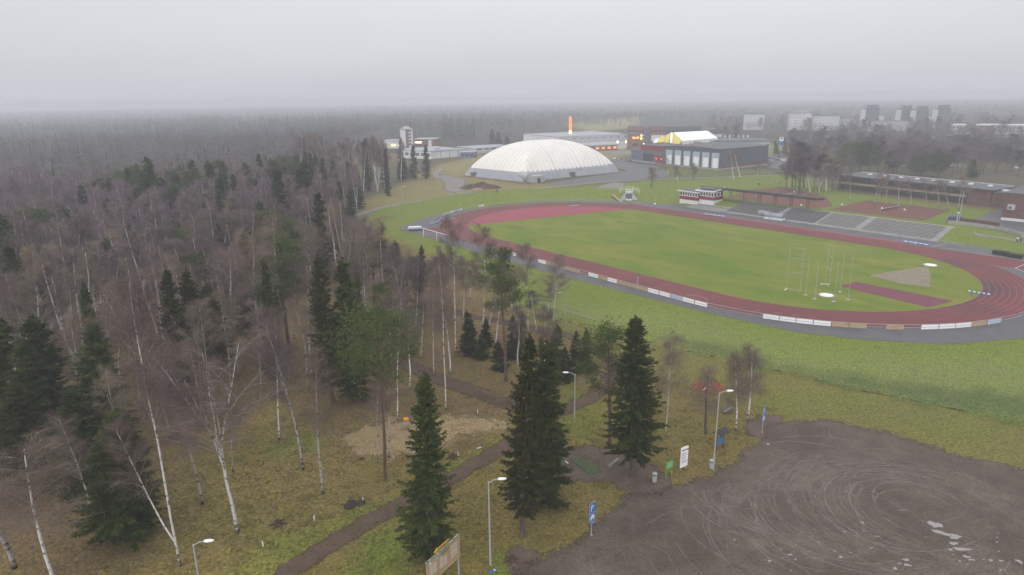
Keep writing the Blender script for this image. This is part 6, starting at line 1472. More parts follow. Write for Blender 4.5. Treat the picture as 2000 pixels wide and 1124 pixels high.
for nm_, sel, mt in (("membrane", zc >= 4.6, m), ("base_band", zc < 4.6, plain("grey_band_membrane", (0.30, 0.315, 0.35), .6, .12, .3))):
    Fs = F[sel]; us = np.unique(Fs); mp = -np.ones(len(V), int); mp[us] = np.arange(len(us))
    part(nm_, quad_grid_mesh(nm_, V[us], mp[Fs], mt, [("edge", 'FLOAT', seam.ravel()[us])]), mt, t)
g = Geo(); g.box(-.6, -.6, -.3, LX + .6, -.02, .35); g.prism([(-.6, -.02), (-.02, -.02), (-.02 + SH * LY, LY + .6), (-.6 + SH * LY, LY + .6)], -.3, .347); part("foundation", g, M['concrete'], t)
ab = local_xy((cn[0], cn[1]), rz, 1048, 357); q = ab[0]
g = Geo(); g.box(q - 2.2, -7.0, -.1, q + 5.2, -1.5, 3.3); ab_ = part("airlock_box", g, plain("pale_grey_metal", (0.33, 0.35, 0.38), .6, .08), t)
g = Geo(); g.tube([(q - 1.2, -2, 2.2), (q - 1.2, 1.5, 2.6), (q - 1.2, 5, 3)], 2.2, 14); part("air_duct", g, M['steel'], t)
g = Geo(); g.box(q + .4, -7.06, 0, q + 2.2, -7.005, 2.1); part("opening", g, M['black'], ab_)
ab = local_xy((cn[0], cn[1]), rz, 1119, 346); g = Geo(); g.box(ab[0] - 1.3, -1.0, 0, ab[0] + 1.3, 2.4, 2.6); part("door_porch", g, M['dsteel'], t)
g = Geo(); g.box(-1.2 + SH * LY * .8, LY * .78, 0, 2 + SH * LY * .8, LY * .78 + 2.6, 2.4); part("door_porch", g, M['dsteel'], t)
# ---- blue grey sports hall with six tall bays
M['slate'] = plain("slate_blue_cladding", (0.062, 0.078, 0.105), .6, .1, .3, streak=(1, 1, .15)); M['baywhite'] = plain("bay_pale_blue", (0.34, 0.4, 0.48), .5, .08)
A = GH(1405, 333); B = GH(1297, 323); d = (A - B)[:2]; L = float(np.hypot(*d)); rz = math.atan2(d[1], d[0]); zt = zat(A, 1405, 292)
t = thing("sports_hall", "big slate blue hall with six tall pale loading bays along its front", "building", (B[0], B[1], 0), rz)
g = Geo(); g.box(0, 0, 0.8, L, 47, zt); part("wall", g, M['slate'], t); g = Geo(); g.box(-.05, -.05, -.5, L + .05, 47.05, 0.8); part("plinth", g, M['concrete'], t)
g = Geo(); v = [(-.4, -.4, zt), (L + .4, -.4, zt), (L + .4, 47.4, zt), (-.4, 47.4, zt), (L / 2, -.4, zt + 1.1), (L / 2, 47.4, zt + 1.1)]
g.add(v + [(0, 0, 0)] * 0, [(0, 1, 2, 3)[::-1], (0, 1, 4), (2, 3, 5), (1, 2, 5, 4), (3, 0, 4, 5)]); part("roof", g, M['roofgrey'], t)
for k in range(6):
    x0 = L * (k + .14) / 6; x1 = L * (k + .9) / 6; g = Geo(); g.box(x0, -.06, 1.0, x1, -.003, zt - 2.3); by = part("bay", g, M['baywhite'], t)
    g = Geo(); g.box(x0 + (x1 - x0) * .18, -.12, 1.0, x1 - (x1 - x0) * .12, -.063, zt * .55); part("roller_door", g, M['white'], by)
for k in range(7): g = Geo(); x = L * (k + .02) / 6; x = min(x, L - .3); g.box(x, -.10, 1.0, x + .35, -.003, zt - .4); part("pilaster", g, M['slate'], t)
for k in range(8): g = Geo(); y = 4 + k * 5.2; g.box(L + .003, y, 1.0, L + .06, y + 3, 2.6); part("red_panel", g, M['red'], t)
# reception wing with red band
AA = GH(1232, 315); BB = GH(1296, 322.5); d = (BB - AA)[:2]; LW = float(np.hypot(*d)); rz = math.atan2(d[1], d[0]); z1 = zat(AA, 1232, 293.5)
t = thing("reception_wing", "low slate blue wing with a dark red upper floor attached left of the big hall", "building", (AA[0], AA[1], 0), rz)
g = Geo(); g.box(0, 0, 0, LW, 22, z1); part("wall", g, plain("slate_blue_light", (0.105, 0.14, 0.19), .6, .08), t); g = Geo(); g.box(-.3, -.3, z1, LW + .1, 22.3, z1 + .35); part("roof", g, M['roofgrey'], t)
g = Geo(); g.box(LW * .2, 3, z1 + .353, LW * 1.0, 20, z1 + 3.6); part("red_upper_floor", g, M['red'], t); g = Geo(); g.box(LW * .2 - .3, 2.7, z1 + 3.6, LW * 1.02, 20.3, z1 + 3.95); part("upper_roof", g, M['roofgrey'], t)
g = Geo(); g.box(LW * .38, -.06, 1.2, LW * .70, -.003, z1 - 1.2); part("entrance_glazing", g, M['window'], t); g = Geo(); g.box(-.02, -.05, .0, LW, -.003, 1.1); part("plinth", g, M['concrete'], t)
g = Geo(); g.box(LW * .74, -.08, .5, LW * .97, -.003, z1 - 1.6); part("red_entrance", g, M['red'], t)
for x in (.80, .94): g = Geo(); g.lathe([(.05, 3.2), (.3, 3.3), (.3, 3.6), (.05, 3.7)], 8); g.v[-1] = g.v[-1] + np.array([LW * x, -.5, 0]); part("wall_light", g, emit("red_wall_light", (1, .13, .05), 5), t)
# ---- collapsed white and yellow tent
A = GH(1290, 310); t = thing("marquee", "collapsed white and yellow striped marquee lying behind the slate blue hall", "tent", (0, 0, 0))
M['tentw'] = plain("white_pvc", (0.85, 0.86, 0.86), .5, .05); M['tenty'] = plain("yellow_pvc", (0.62, 0.52, 0.06), .5, .08)
YB = 520.0
def PT(u, v, Y=YB): d_ = ray(u, v); q = Y / d_[1]; return (d_[0] * q, Y, H + d_[2] * q)
def panelmesh(pts, Y0s, mat, nm):
    g = Geo(); V = [PT(u, v, y) for (u, v), y in zip(pts, Y0s)]; V2 = [(x, y + .4, z - .3) for x, y, z in V]; n_ = len(V)
    g.add(V + V2, [tuple(range(n_)), tuple(range(2 * n_ - 1, n_ - 1, -1))] + [(i, n_ + i, n_ + (i + 1) % n_, (i + 1) % n_) for i in range(n_)]); part(nm, g, mat, t)
panelmesh([(1315, 259), (1382, 255.5), (1402, 270), (1332, 276)], [532, 548, 530, 512], M['tentw'], "white_roof")
for k in range(9):
    a = k / 9; b = (k + .92) / 9
    u0, v0, u1, v1 = 1332 + 70 * a, 276 - 6 * a, 1332 + 70 * b, 276 - 6 * b; dr = (7 if k in (0, 1, 5, 6) else 4 + (k * 7) % 3)
    panelmesh([(u0, v0), (u1, v1), (u1 + .4, v1 + dr), (u0 + .3, v0 + dr - 1)], [512 + 18 * a, 512 + 18 * b, 513 + 18 * b, 513 + 18 * a], M['tentw'], "side_flap")
panelmesh([(1315, 259), (1332, 275), (1328, 281), (1312, 281)], [532, 512, 510, 516], M['tenty'], "yellow_gable")
panelmesh([(1310, 259), (1314.5, 259.5), (1313, 279), (1308, 280)], [531, 531, 513, 513], M['tentw'], "white_strip")
panelmesh([(1300, 265), (1309.5, 260), (1306, 278), (1298, 280)], [525, 530, 512, 512], M['tenty'], "yellow_panel")
panelmesh([(1287, 270), (1298.5, 265.5), (1299, 274), (1296, 278), (1284, 279)], [520, 526, 515, 512, 512], M['tenty'], "yellow_panel")
panelmesh([(1277, 274), (1286.5, 270), (1283.5, 279), (1276, 279.5)], [516, 520, 512, 511], M['tentw'], "white_end")
# ---- supermarket with lit sign
M['pan'] = plain("pale_cladding", (0.42, 0.425, 0.45), .7, .08, .2); M['pwhite'] = plain("white_cladding", (0.62, 0.62, 0.64), .7, .07, .2)
A = GH(1110, 300); B = GH(1232, 291); zt = zat(B, 1232, 263); t, L, D, zt = shell("supermarket", "long pale flat roofed store behind the dome with small wall lights", "building", (1090, 298), (1232, 290.5), 60, zt, M['pwhite'], M['roofpale'])
g = Geo(); g.box(0, -.12, zt * .55, L, -.003, zt - .3); part("upper_cladding", g, M['pan'], t)
for k in range(8): g = Geo(); g.box(L * (.2 + .1 * k), -.2, zt - 2.2, L * (.2 + .1 * k) + 1.6, -.123, zt - 1.2); part("vent", g, M['dsteel'], t)
g = Geo(); g.box(L * .35, -9, 0, L * .72, -.123, 4.2); cnp = part("canopy_hall", g, plain("warm_brick", (0.25, 0.10, 0.06), .8, .2), t); g = Geo(); g.box(L * .33, -9.6, 4.21, L * .74, -.13, 4.8); part("canopy_roof", g, M['roofpale'], cnp)
for k in range(4): g = Geo(); g.box(L * (.42 + .08 * k), -9.2, 1.5, L * (.42 + .08 * k) + 3, -9.01, 3.3); part("lit_window", g, emit("warm_window", (1, .45, .2), .35), cnp)
for x in (.80, .92): g = Geo(); g.box(L * x, -.5, 5.2, L * x + .8, -.13, 6.6); part("wall_light", g, emit("warm_lamp", (1, .72, .4), 6), t)
loc, rz, L = two((1233, 292), (1257, 291)); zt = zat(GH(1233, 292), 1233, 262.5)
t, L, D, zt = shell("sign_tower", "brick entrance block carrying a lit yellow store sign", "building", (1233, 292), (1257, 291), 18, zt, brick("brown_brick", (0.24, 0.11, 0.06), (0.2, 0.085, 0.05), (.2, .15, .12), .5), M['roofgrey'])
txt("store_sign", "Halpa-Halli", 2.9, emit("yellow_neon", (1, .52, .08), 1.8), t, (.4, -.12, zt - 3.8), (PI / 2, 0, 0), .06, sx=L * .62 / 14.2)
g = Geo(); g.box(L * .70, -.2, zt - 2.2, L * .82, -.02, zt - .4); part("yellow_logo", g, emit("yellow_neon", (1, .52, .08), 1.8), t)
g = Geo(); g.box(L * .83, -.2, zt - 1.9, L * .99, -.02, zt - .8); part("blue_sign", g, emit("blue_neon", (.08, .16, 1), 2), t)
g = Geo(); g.box(L * .70, -.2, zt - 4.6, L * .80, -.02, zt - 2.8); part("orange_logo", g, emit("amber_neon", (1, .6, .15), 2.5), t)
g = Geo(); g.box(L * .83, -.2, zt - 4.2, L * .95, -.02, zt - 3.3); part("green_sign", g, emit("green_neon", (.25, .8, .2), .6), t)
g = Geo(); g.box(L * .97, -.6, zt - 8.5, L * 1.0, -.03, zt - 7.6); part("wall_light", g, emit("warm_lamp", (1, .72, .4), 6), t)
g = Geo(); g.box(L * .08, -.1, 2.5, L * .55, -.003, 4.6); part("window_band", g, M['window'], t)
# pylon
p = Gz(1113.5, 290); zt = ztop(p[0], p[1], 1113, 228); zl = ztop(p[0], p[1], 1113, 262); zm = ztop(p[0], p[1], 1113, 255); u_ = p[1] / FPX
t = thing("sign_pylon", "tall orange lit sign pylon rising above the dome", "sign", (p[0], p[1], 0), 0)
g = Geo(); g.box(-.4, -.4, 0, .4, .4, zl); part("mast", g, M['dsteel'], t)
wv = 2.7 * p[1] / FPX
for nm_, x0, x1 in (("main_face", -wv, wv * .30), ("side_face", wv * .42, wv)):
    g = Geo(); g.box(x0, -.6, zm, x1, .6, zt); pf = part(nm_, g, emit("orange_red_face", (.8, .26, .1), .5), t)
    if nm_ == "main_face":
        lt = "HALPA-HALLI"; stp = (zt - zm - .8) / len(lt)
        for k, ch in enumerate(lt): txt("letter", ch, stp * 1.25, emit("pylon_letters", (1, .48, .16), 1.1), pf, ((x0 + x1) / 2, -.66, zt - .5 - stp * (k + .9)), (PI / 2, 0, 0), .03, 'CENTER')
    else: g = Geo(); g.box(x0 + .3, -.66, zm + .4, x1 - .3, -.605, zt - .4); part("lit_strip", g, emit("pylon_letters", (1, .48, .16), 1.1), pf)
    g = Geo(); g.box(x0, -.6, zl, x1, .6, zm - .1); part("yellow_panel", g, emit("pale_yellow_panel", (1, .85, .5), 1.0), t)
# traffic light dots
for (u, v, Y, col, lb) in ((1098, 261, 640, (.1, 1, .6), "green traffic light behind the dome"), (1087, 265, 640, (1, .8, .6), "white street light just left above the dome top"), (1377, 196, 1300, (1, .6, .4), "tiny warm aircraft warning lamp above the horizon at the centre right"), (1754, 193, 1300, (1, .6, .2), "tiny amber mast lamp above the dark tower blocks")):
    if v < 200: continue
    q = PT(u, v, Y); t = thing("signal_light", lb, "light", (q[0], q[1], 0)); g = Geo(); g.tube([(0, 0, 0), (0, 0, q[2])], .12, 6); part("pole", g, M['dsteel'], t)
    g = Geo(); g.lathe([(.05, q[2] - .5), (.5, q[2] - .2), (.5, q[2] + .3), (.05, q[2] + .5)], 8); part("light", g, emit("light_%d" % u, col, 5), t)
# ---- brick town buildings behind
BR = brick("far_brick", (0.22, 0.095, 0.07), (0.19, 0.08, 0.06), (.2, .15, .13), .4); DG = plain("dark_grey_cladding", (0.10, 0.105, 0.12), .8, .1, .2)
for (pl, pr, dp, vt, wm, lb, nw) in (((1225, 277), (1258, 277), 25, 248, BR, "brick block behind the lit store sign", 5), ((1259, 277), (1268, 277), 25, 250, DG, "narrow dark block between two brick blocks behind the store", 0), ((1269, 278), (1299, 278), 30, 248, BR, "brick block with white lower floor left of the marquee", 4), ((1300, 276), (1368, 273), 30, 249, DG, "long dark grey flat roofed block behind the marquee", 8), ((1370, 272), (1412, 270), 25, 254, BR, "far red brick shed right of the marquee", 5)):
    A = GH(*pl); t, L, D, zt = shell("town_block", lb, "building", pl, pr, dp, zat(A, pl[0], vt), wm, M['roofgrey'])
    if nw: 
        g = Geo(); g.box(L * .1, -.08, 1, L * .95, -.003, zt * .45); part("white_ground_floor", g, M['pwhite'], t); winrow(t, L, nw, zt * .62, zt * .78)
# ---- industrial site with hose tower (left)
t, L, D, zt = shell("depot", "long white industrial hall with grey roof at the end of the wood", "building", (843, 310.5), (912, 305.5), 42, zat(GH(912, 305.5), 912, 292), M['pwhite'], M['roofpale'], .5)
for k in range(5): g = Geo(); g.box(L * k / 4.02, -.12, 0, L * k / 4.02 + .35, -.003, zt); part("pilaster", g, M['dsteel'], t)
g = Geo(); g.box(L * .35, 8, zt + .355, L * .42, 12, zt + 1.2); part("skylight", g, M['dsteel'], t)
t, L, D, zt = shell("workshop", "white workshop with square windows beside the long industrial hall", "building", (780, 309), (842, 311.5), 30, zat(GH(780, 309), 780, 294), M['pwhite'], M['roofpale'], .5); winrow(t, L, 6, 2, 4.2, mat=M['dsteel'])
p_ = GH(802, 296); zt = zat(p_, 802, 253)
t, L, D, z_ = shell("hose_tower", "tall brick and white tower with open balconies above the industrial hall", "tower", (794, 296), (808, 295.5), 8, zt, M['pwhite'], M['roofpale'], .8)
g = Geo(); g.box(-.08, -.08, 0, L * .38, -.003, zt); part("brick_strip", g, BR, t)
for k in range(5): g = Geo(); z = zt * (.28 + .15 * k); g.box(L * .40, -.25, z, L * .72, -.003, z + 1.5); part("balcony_opening", g, M['dsteel'], t)
g = Geo(); n_ = 4; g.lathe([(L * .62, zt + .36), (L * .4, zt + 1.5), (.3, zt + 2.6)], 8, (L / 2, 4)); part("cap_roof", g, M['roofpale'], t)
t, L, D, zt = shell("office_block", "low white office with lit yellow windows left of the tower", "building", (752, 291), (794, 290), 20, zat(GH(752, 291), 752, 276), M['pwhite'], M['roofpale'], .5)
for x in (.3, .62): g = Geo(); g.box(L * x, -.06, 2, L * x + 4, -.003, 4); part("lit_window", g, emit("pale_yellow_window", (1, .85, .4), .9), t)
t, L, D, zt = shell("office_block", "brick and white office with two bright windows right of the tower", "building", (809, 292), (848, 292), 22, zat(GH(809, 292), 809, 273), BR, M['roofpale'], .6)
for x in (.05, .2): g = Geo(); g.box(L * x, -.06, zt - 3.2, L * x + 3.4, -.003, zt - 1.6); part("lit_window", g, emit("bright_window", (1, .85, .5), 1.6), t)
g = Geo(); g.box(L * .72, -.08, 0, L * .88, -.003, zt - .5); part("white_stair_panel", g, M['pwhite'], t)
t, L, D, zt = shell("blue_shed", "small blue shed at the right end of the industrial hall", "shed", (899, 309), (925, 309), 10, 4.0, plain("dull_blue", (.09, .14, .22), .7), M['roofpale'], .3); winrow(t, L, 3, 1.2, 2.6)
t, L, D, zt = shell("store_hall", "low pale hall half hidden behind the dome's left shoulder", "building", (930, 297), (1010, 292), 30, zat(GH(930, 297), 930, 291), M['pan'], M['roofpale'], .4); winrow(t, L, 6, 1.5, 3)
M['aptwhite'] = plain('apartment_render', (0.52, 0.52, 0.54), .8, .1, .2)
# ---- apartment blocks in the haze
for (pl, pr, dp, vt, nf, nc, lb, wm) in (((1452, 254), (1491, 254), 16, 224, 7, 9, "white eight storey apartment block, leftmost of the hazy ones", M['aptwhite']), ((1540, 256), (1583, 256), 16, 222, 6, 7, "white apartment block with a stepped roof, second from the left in the haze", M['aptwhite']), ((1586, 256), (1637, 255), 14, 227, 5, 9, "wide white apartment block touching the stepped roof block", M['aptwhite']), ((1640, 250), (1668, 249), 14, 232, 3, 5, "low pale apartment block left of the dark towers", M['pan']),
                                         ((1708, 249), (1724, 249), 14, 226, 4, 3, "small white cube shaped house in front of the leftmost dark tower", M['aptwhite']), ((1743, 246), (1753, 246), 12, 229, 3, 2, "small white house between the first and second dark towers", M['aptwhite']), ((1808, 247), (1824, 247), 12, 227, 3, 3, "small white house between the third and fourth dark towers", M['aptwhite']), ((1688, 257), (1780, 256), 12, 238, 3, 12, "long low pale row below the dark towers", M['pan'])):
    A = GH(*pl); t, L, D, zt = shell("apartment_block", lb, "building", pl, pr, dp, zat(A, pl[0], vt), wm, M['roofgrey'], .4, .6)
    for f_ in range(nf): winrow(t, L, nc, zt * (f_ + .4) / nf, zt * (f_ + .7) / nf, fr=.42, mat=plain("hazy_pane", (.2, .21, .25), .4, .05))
    if nf == 6:
        g = Geo(); g.box(L * .12, 2, zt + .6, L * .9, D - 2, zt + 3); part("roof_house", g, M['roofpale'], t)
        for f_ in range(6): g = Geo(); g.box(L * .72, -1.2, zt * (f_ + .3) / 6, L * .9, -.06, zt * (f_ + .3) / 6 + 1.1); part("balcony", g, M['white'], t)
TW_ = plain("dark_tower_panels", (0.12, 0.13, 0.15), .8, .1, .2)
for (u0, u1, uw, vt, lb) in ((1688, 1714, 1682, 206, "leftmost of the four dark hazy tower blocks, widest"), (1757, 1778, 1751, 207, "second of the four dark hazy tower blocks"), (1786, 1810, 1779, 208, "third of the four dark hazy tower blocks"), (1828, 1852, 1822, 206, "rightmost of the four dark hazy tower blocks")):
    A = GH(u0, 250); loc, rz, L = two((u0, 250), (u1, 249)); z = zat(A, u0, vt); t = thing("tower_block", lb, "building", (A[0], A[1], 0), rz)
    g = Geo(); g.box(0, 0, 0, L, 7, z - 3.5); part("wall", g, TW_, t); g = Geo(); g.box(L * .3, 1, z - 3.5, L * .95, 6, z); part("roof_house", g, TW_, t)
    g = Geo(); wd = (u0 - uw) / (u1 - u0) * L; g.box(-wd * .8, .5, 0, -.003, 4.5, z - 5); part("white_side", g, M['aptwhite'], t)
    for f_ in range(6): winrow(t, L, 4, (z - 4) * (f_ + .3) / 6, (z - 4) * (f_ + .62) / 6, fr=.5)
t, L, D, zt = shell("long_apartments", "very long white three storey apartment row at the right edge", "building", (1858, 262), (2040, 264), 14, zat(GH(1858, 262), 1858, 245), M['aptwhite'], M['white'], 1.0, 1.0)
for f_ in range(2): winrow(t, L, 26, zt * (.25 + .38 * f_), zt * (.25 + .38 * f_) + 1.9, fr=.42)
t, L, D, zt = shell("green_school", "pale teal school with green window panels behind the bare trees at the right", "building", (1826, 281), (1960, 287), 25, zat(GH(1826, 281), 1826, 266), plain("teal_grey", (.13, .19, .2), .7, .1, .2), M['roofgrey'], .6)
for k in range(9): g = Geo(); g.box(L * (k + .15) / 9, -.1, 1.5, L * (k + .75) / 9, -.003, zt - 2.5); part("window", g, plain("teal_window", (.2, .36, .38), .4, .1), t)
t, L, D, zt = shell("garage", "red brick garage in the hazy field at the right", "building", (1757, 290), (1782, 290), 12, zat(GH(1757, 290), 1757, 275), BR, M['roofgrey'], .6); winrow(t, L, 3, 1, 2.6)
t, L, D, zt = shell("store_hall", "long flat roofed hall with blue windows right of the slate hall", "building", (1400, 297), (1502, 297), 30, zat(GH(1400, 297), 1400, 276), M['pan'], M['roofgrey'], 1.5); winrow(t, L, 12, 1, zt * .7)
# ---- long dark school
A = GH(1637, 369); B = GH(1932, 404); zt = zat(A, 1637, 343)
SB = plain("dark_brown_brick", (0.062, 0.05, 0.047), .85, .2, .3); SB2 = plain("tan_band", (0.30, 0.24, 0.18), .8, .12, .3); SB3 = brick("reddish_brick", (0.15, 0.075, 0.055), (0.13, 0.065, 0.05), (.13, .1, .09), .5)
t, L, D, zt = shell("school_building", "long low dark school with a grey roof and tan band behind the clay court", "building", (1637, 369), (1932, 404), 15, zt, SB, M['roofgrey'], .9, .4)
g = Geo(); g.box(0, -.3, zt * .42, L * .86, -.005, zt * .56); part("tan_band", g, SB2, t)
g = Geo(); g.box(L * .87, -.06, 0, L + .02, -.005, zt - .01); part("brick_end", g, SB3, t); g = Geo(); g.box(L + .003, 0, 0, L + .06, 15, zt - .01); part("brick_gable", g, SB3, t)
winrow(t, L, 22, zt * .60, zt * .95, 1, L * .85, fr=.86); winrow(t, L, 22, zt * .08, zt * .38, 1, L * .85, fr=.86); winrow(t, L, 3, zt * .6, zt * .8, 1, 14, fr=.4, depth_face='r', D=15); winrow(t, L, 3, zt * .15, zt * .35, 1, 14, fr=.4, depth_face='r', D=15)
for k in range(8): g = Geo(); x = L * (.12 + .112 * k); g.box(x, 9, zt + .403, x + 1.4, 10.4, zt + .8); part("skylight", g, M['white'], t)
g = Geo(); g.box(0, 15.9, zt + .1, L, 16.05, zt + .75); part("roof_edge", g, M['pan'], t)
# ---- brick building right with air unit
A = GH(1955, 430); zt = zat(A, 1955, 378); B3 = brick("red_brick", (0.15, 0.062, 0.05), (0.12, 0.05, 0.042), (.14, .11, .1), .6)
t, L, D, zt = shell("brick_building", "red brick building with a grey flat roof cut off by the right edge", "building", (1955, 430), (2060, 441), 38, zt, B3, M['roofgrey'], .4)
g = Geo(); g.box(-.08, -.08, 0, L, -.005, .9); part("plinth", g, M['pwhite'], t)
ab = local_xy((A[0], A[1]), t.rotation_euler.z, 1970, 432); g = Geo(); g.box(ab[0] - 1, -1.0, zt * .42, ab[0] + 1.0, -.01, zt * .42 + 1.7); au = part("air_unit", g, M['pan'], t); g = Geo(); g.box(ab[0] - .6, -1.04, zt * .42 + .3, ab[0] + .3, -1.003, zt * .42 + 1.2); part("fan_grille", g, M['dsteel'], au)
for k in range(4): g = Geo(); g.box(4 + 7 * k, 8, zt + .353, 6 + 7 * k, 10, zt + .9); part("skylight", g, M['white'], t)
t, L, D, zt = shell("brick_annex", "lower link block between the dark school and the red brick building", "building", (1934, 404), (1975, 408), 20, zat(GH(1934, 404), 1934, 377), SB3, M['roofgrey'], .3)
for k in range(2): g = Geo(); g.box(L * (.2 + .3 * k), 5, zt + .353, L * (.2 + .3 * k) + 1.6, 7, zt + .8); part("skylight", g, M['white'], t)
# ---- retaining wall with brown fence
Cw = np.array([GH(*q)[:2] for q in ((1851, 437), (1880, 440), (1920, 445), (1950, 450), (1975, 456), (1998, 463))]); o_ = Cw[0]
t = thing("retaining_wall", "low pale concrete wall with brown timber fence on top below the asphalt yard", "wall", (o_[0], o_[1], 0)); g = Geo(); g2 = Geo()
for k in range(5):
    a, b = Cw[k] - o_, Cw[k + 1] - o_; g.bar((a[0], a[1], .5), (b[0], b[1], .5), .4, 1.2)
    if k < 3: g2.bar((a[0], a[1], 1.75), (b[0], b[1], 1.75), .1, 1.1)
part("concrete_wall", g, M['concrete'], t); part("timber_fence", g2, plain("brown_stain", (.12, .055, .045), .8, .2), t)
A = GH(1868, 437); t = thing("tarpaulin_pile", "bright blue tarpaulin over a low stack behind the brown fence", "tarpaulin", (A[0] + 1, A[1] + 2.5, 0), PH + .7)
g = Geo(); V = []; rg3 = np.random.default_rng(2)
for z, s in ((0, 1.05), (1.2, 1.0), (1.9, .9), (2.1, .6)): V += [(2.1 * s * math.copysign(abs(math.cos(q)) ** .5, math.cos(q)) + rg3.normal(0, .07), 1.1 * s * math.copysign(abs(math.sin(q)) ** .5, math.sin(q)) + rg3.normal(0, .07), z + rg3.normal(0, .08)) for q in np.linspace(0, 2 * PI, 17)[:-1]]
g.add(V, [(i * 16 + j, i * 16 + (j + 1) % 16, (i + 1) * 16 + (j + 1) % 16, (i + 1) * 16 + j) for i in range(3) for j in range(16)] + [tuple(range(48, 64))]); part("tarpaulin", g, plain("tarp_blue", (.015, .09, .32), .5, .15, 1), t)
g = Geo(); g.box(-2.2, -1.2, 0, 2.2, 1.2, .1); part("pallet", g, M['greywood'], t)
# ---- blue and white pylon sign, flags
p = GH(1523, 306); z = zat(p, 1523, 268); t = thing("blue_pylon", "blue and white sign pylon on two legs beside the car park", "sign", (p[0], p[1], 0)); k_ = p[1] / FPX
zz = zat(p, 1523, 284); zmid = zat(p, 1523, 276)
for s in (-1, 1): g = Geo(); g.box(s * 2.4 * k_ * 1.6 - .15, -.15, 0, s * 2.4 * k_ * 1.6 + .15, .15, zz); part("leg", g, M['dsteel'], t)
g = Geo(); g.box(-2.6 * k_ * 1.3, -.4, zz, 2.6 * k_ * 1.3, .4, zmid); part("blue_half", g, M['blue'], t); g = Geo(); g.box(-2.6 * k_ * 1.3, -.4, zmid + .003, 2.6 * k_ * 1.3, .4, z); wh = part("white_half", g, M['white'], t); g = Geo(); g.box(-.8, -.44, zmid + 1.2, .6, -.403, zmid + 2.6); part("dark_mark", g, M['dsteel'], wh)
for k, u in enumerate((1414, 1423, 1431, 1440, 1450, 1458)):
    p = GH(u, 280); zz = zat(p, u, 263); t = thing("flag_pole", "pale flag hanging from a pole behind the slate hall", "flag", (p[0], p[1], 0), 0, "flags behind the slate hall"); g = Geo(); g.tube([(0, 0, 0), (0, 0, zz)], .1, 6); part("pole", g, M['white'], t)
    g = Geo(); g.add([(0.1, 0, zz - .3), (1.4, .2, zz - .8), (1.3, -.2, zz - 5), (.1, 0, zz - 5.6), (.1, .04, zz - .3), (1.4, .24, zz - .8), (1.3, -.16, zz - 5), (.1, .04, zz - 5.6)], [(0, 1, 2, 3), (7, 6, 5, 4)]); part("cloth", g, M['gboard'], t)
# ---- soil heap by the dome
A = GH(938, 368); t = thing("soil_heap", "dark brown overgrown soil heap in front of the dome's left corner", "heap", (A[0], A[1], 0)); n = 26; rg3 = np.random.default_rng(9)
xs = np.linspace(-11, 11, n); ys = np.linspace(-6, 6, 16); V = [(x, y, max(-.1, 2.3 * (1 - (x / 10.5) ** 2 - (y / 5.5) ** 2) * (1 + .3 * math.sin(x * .9 + y)) + rg3.normal(0, .22))) for y in ys for x in xs]
g = Geo(); g.add(V, [(i * n + j, i * n + j + 1, (i + 1) * n + j + 1, (i + 1) * n + j) for i in range(15) for j in range(n - 1)]); part("soil", g, plain("dark_soil", (.085, .06, .045), .95, .5, .5), t)
A2 = GH(932, 372); t = thing("sand_heap", "small tan sand heap in front of the dark soil heap", "heap", (A2[0], A2[1], 0)); g = Geo(); g.lathe([(3.6, -.1), (2.6, .5), (1.2, 1.0), (.1, 1.2)], 14); part("sand", g, plain("tan_sand", (.28, .19, .12), .95, .2), t, True)
# ---- parked cars
CARM = [plain("car_white", (.7, .7, .7), .3, .02), plain("car_silver", (.35, .36, .38), .3, .02), plain("car_dark", (.03, .035, .045), .3, .02), plain("car_blue", (.05, .08, .16), .3, .02), plain("car_red", (.25, .03, .03), .3, .02)]
def car(u, v, rz, ci, label, grp):
    A = GH(u, v); t = thing("parked_car", label, "car", (A[0], A[1], .05), rz, grp)
    prof_ = [(-2.1, .35), (-2.15, .75), (-1.95, .92), (-1.2, .98), (1.0, 1.0), (1.9, .85), (2.15, .65), (2.1, .35)]
    def ext(pr, hw_, mat, nm, par, taper=0.0):
        g = Geo(); n_ = len(pr); g.add([(x, -hw_ + taper * (z > 1.1), z) for x, z in pr] + [(x, hw_ - taper * (z > 1.1), z) for x, z in pr], [tuple(range(n_)), tuple(range(2 * n_ - 1, n_ - 1, -1))] + [(i, n_ + i, n_ + (i + 1) % n_, (i + 1) % n_) for i in range(n_)]); return part(nm, g, mat, par)
    b = ext(prof_, .87, CARM[ci], "body", t); ext([(-1.7, .97), (-1.25, 1.40), (.35, 1.42), (1.1, .99)], .80, M['window'], "glasshouse", t, .12)
    ext([(-1.28, 1.405), (-1.2, 1.47), (.3, 1.49), (.42, 1.41)], .68, CARM[ci], "roof", t)
    for x in (-1.35, 1.35):
        for y in (-.86, .86): g = Geo(); g.tube([(x, y - .1, .32), (x, y + .1, .32)], .32, 12); part("wheel", g, M['black'], t)
for k, (u, v, c_) in enumerate(((1201, 312, 0), (1209, 314, 1), (1219, 315.5, 1), (1230, 316.5, 2))): car(u, v, math.radians(70), c_, ["white car, leftmost in the row beside the red and slate wing", "silver car, second in the row beside the red and slate wing", "silver car, third in the row beside the red and slate wing", "dark car at the right end of the row beside the slate wing"][k], "cars parked beside the slate wing")
lbs = ["white car parked nearest at the front of the right hand car park", "dark car left of the white one in the right hand car park", "silver car in the front row of the right hand car park"]
for k, (u, v, c_) in enumerate(((1531, 315, 0), (1516, 314, 2), (1506, 317, 1))): car(u, v, math.radians(160), c_, lbs[k], "cars in the right hand car park")
for k, (u, v, c_) in enumerate(((1540, 305, 2), (1527, 306, 3), (1515, 307, 2), (1550, 303, 3), (1505, 310, 2), (1512, 311.5, 3))): car(u, v, math.radians(160), c_, "dark car in the back rows of the right hand car park", "dark cars in the back rows of the car park")
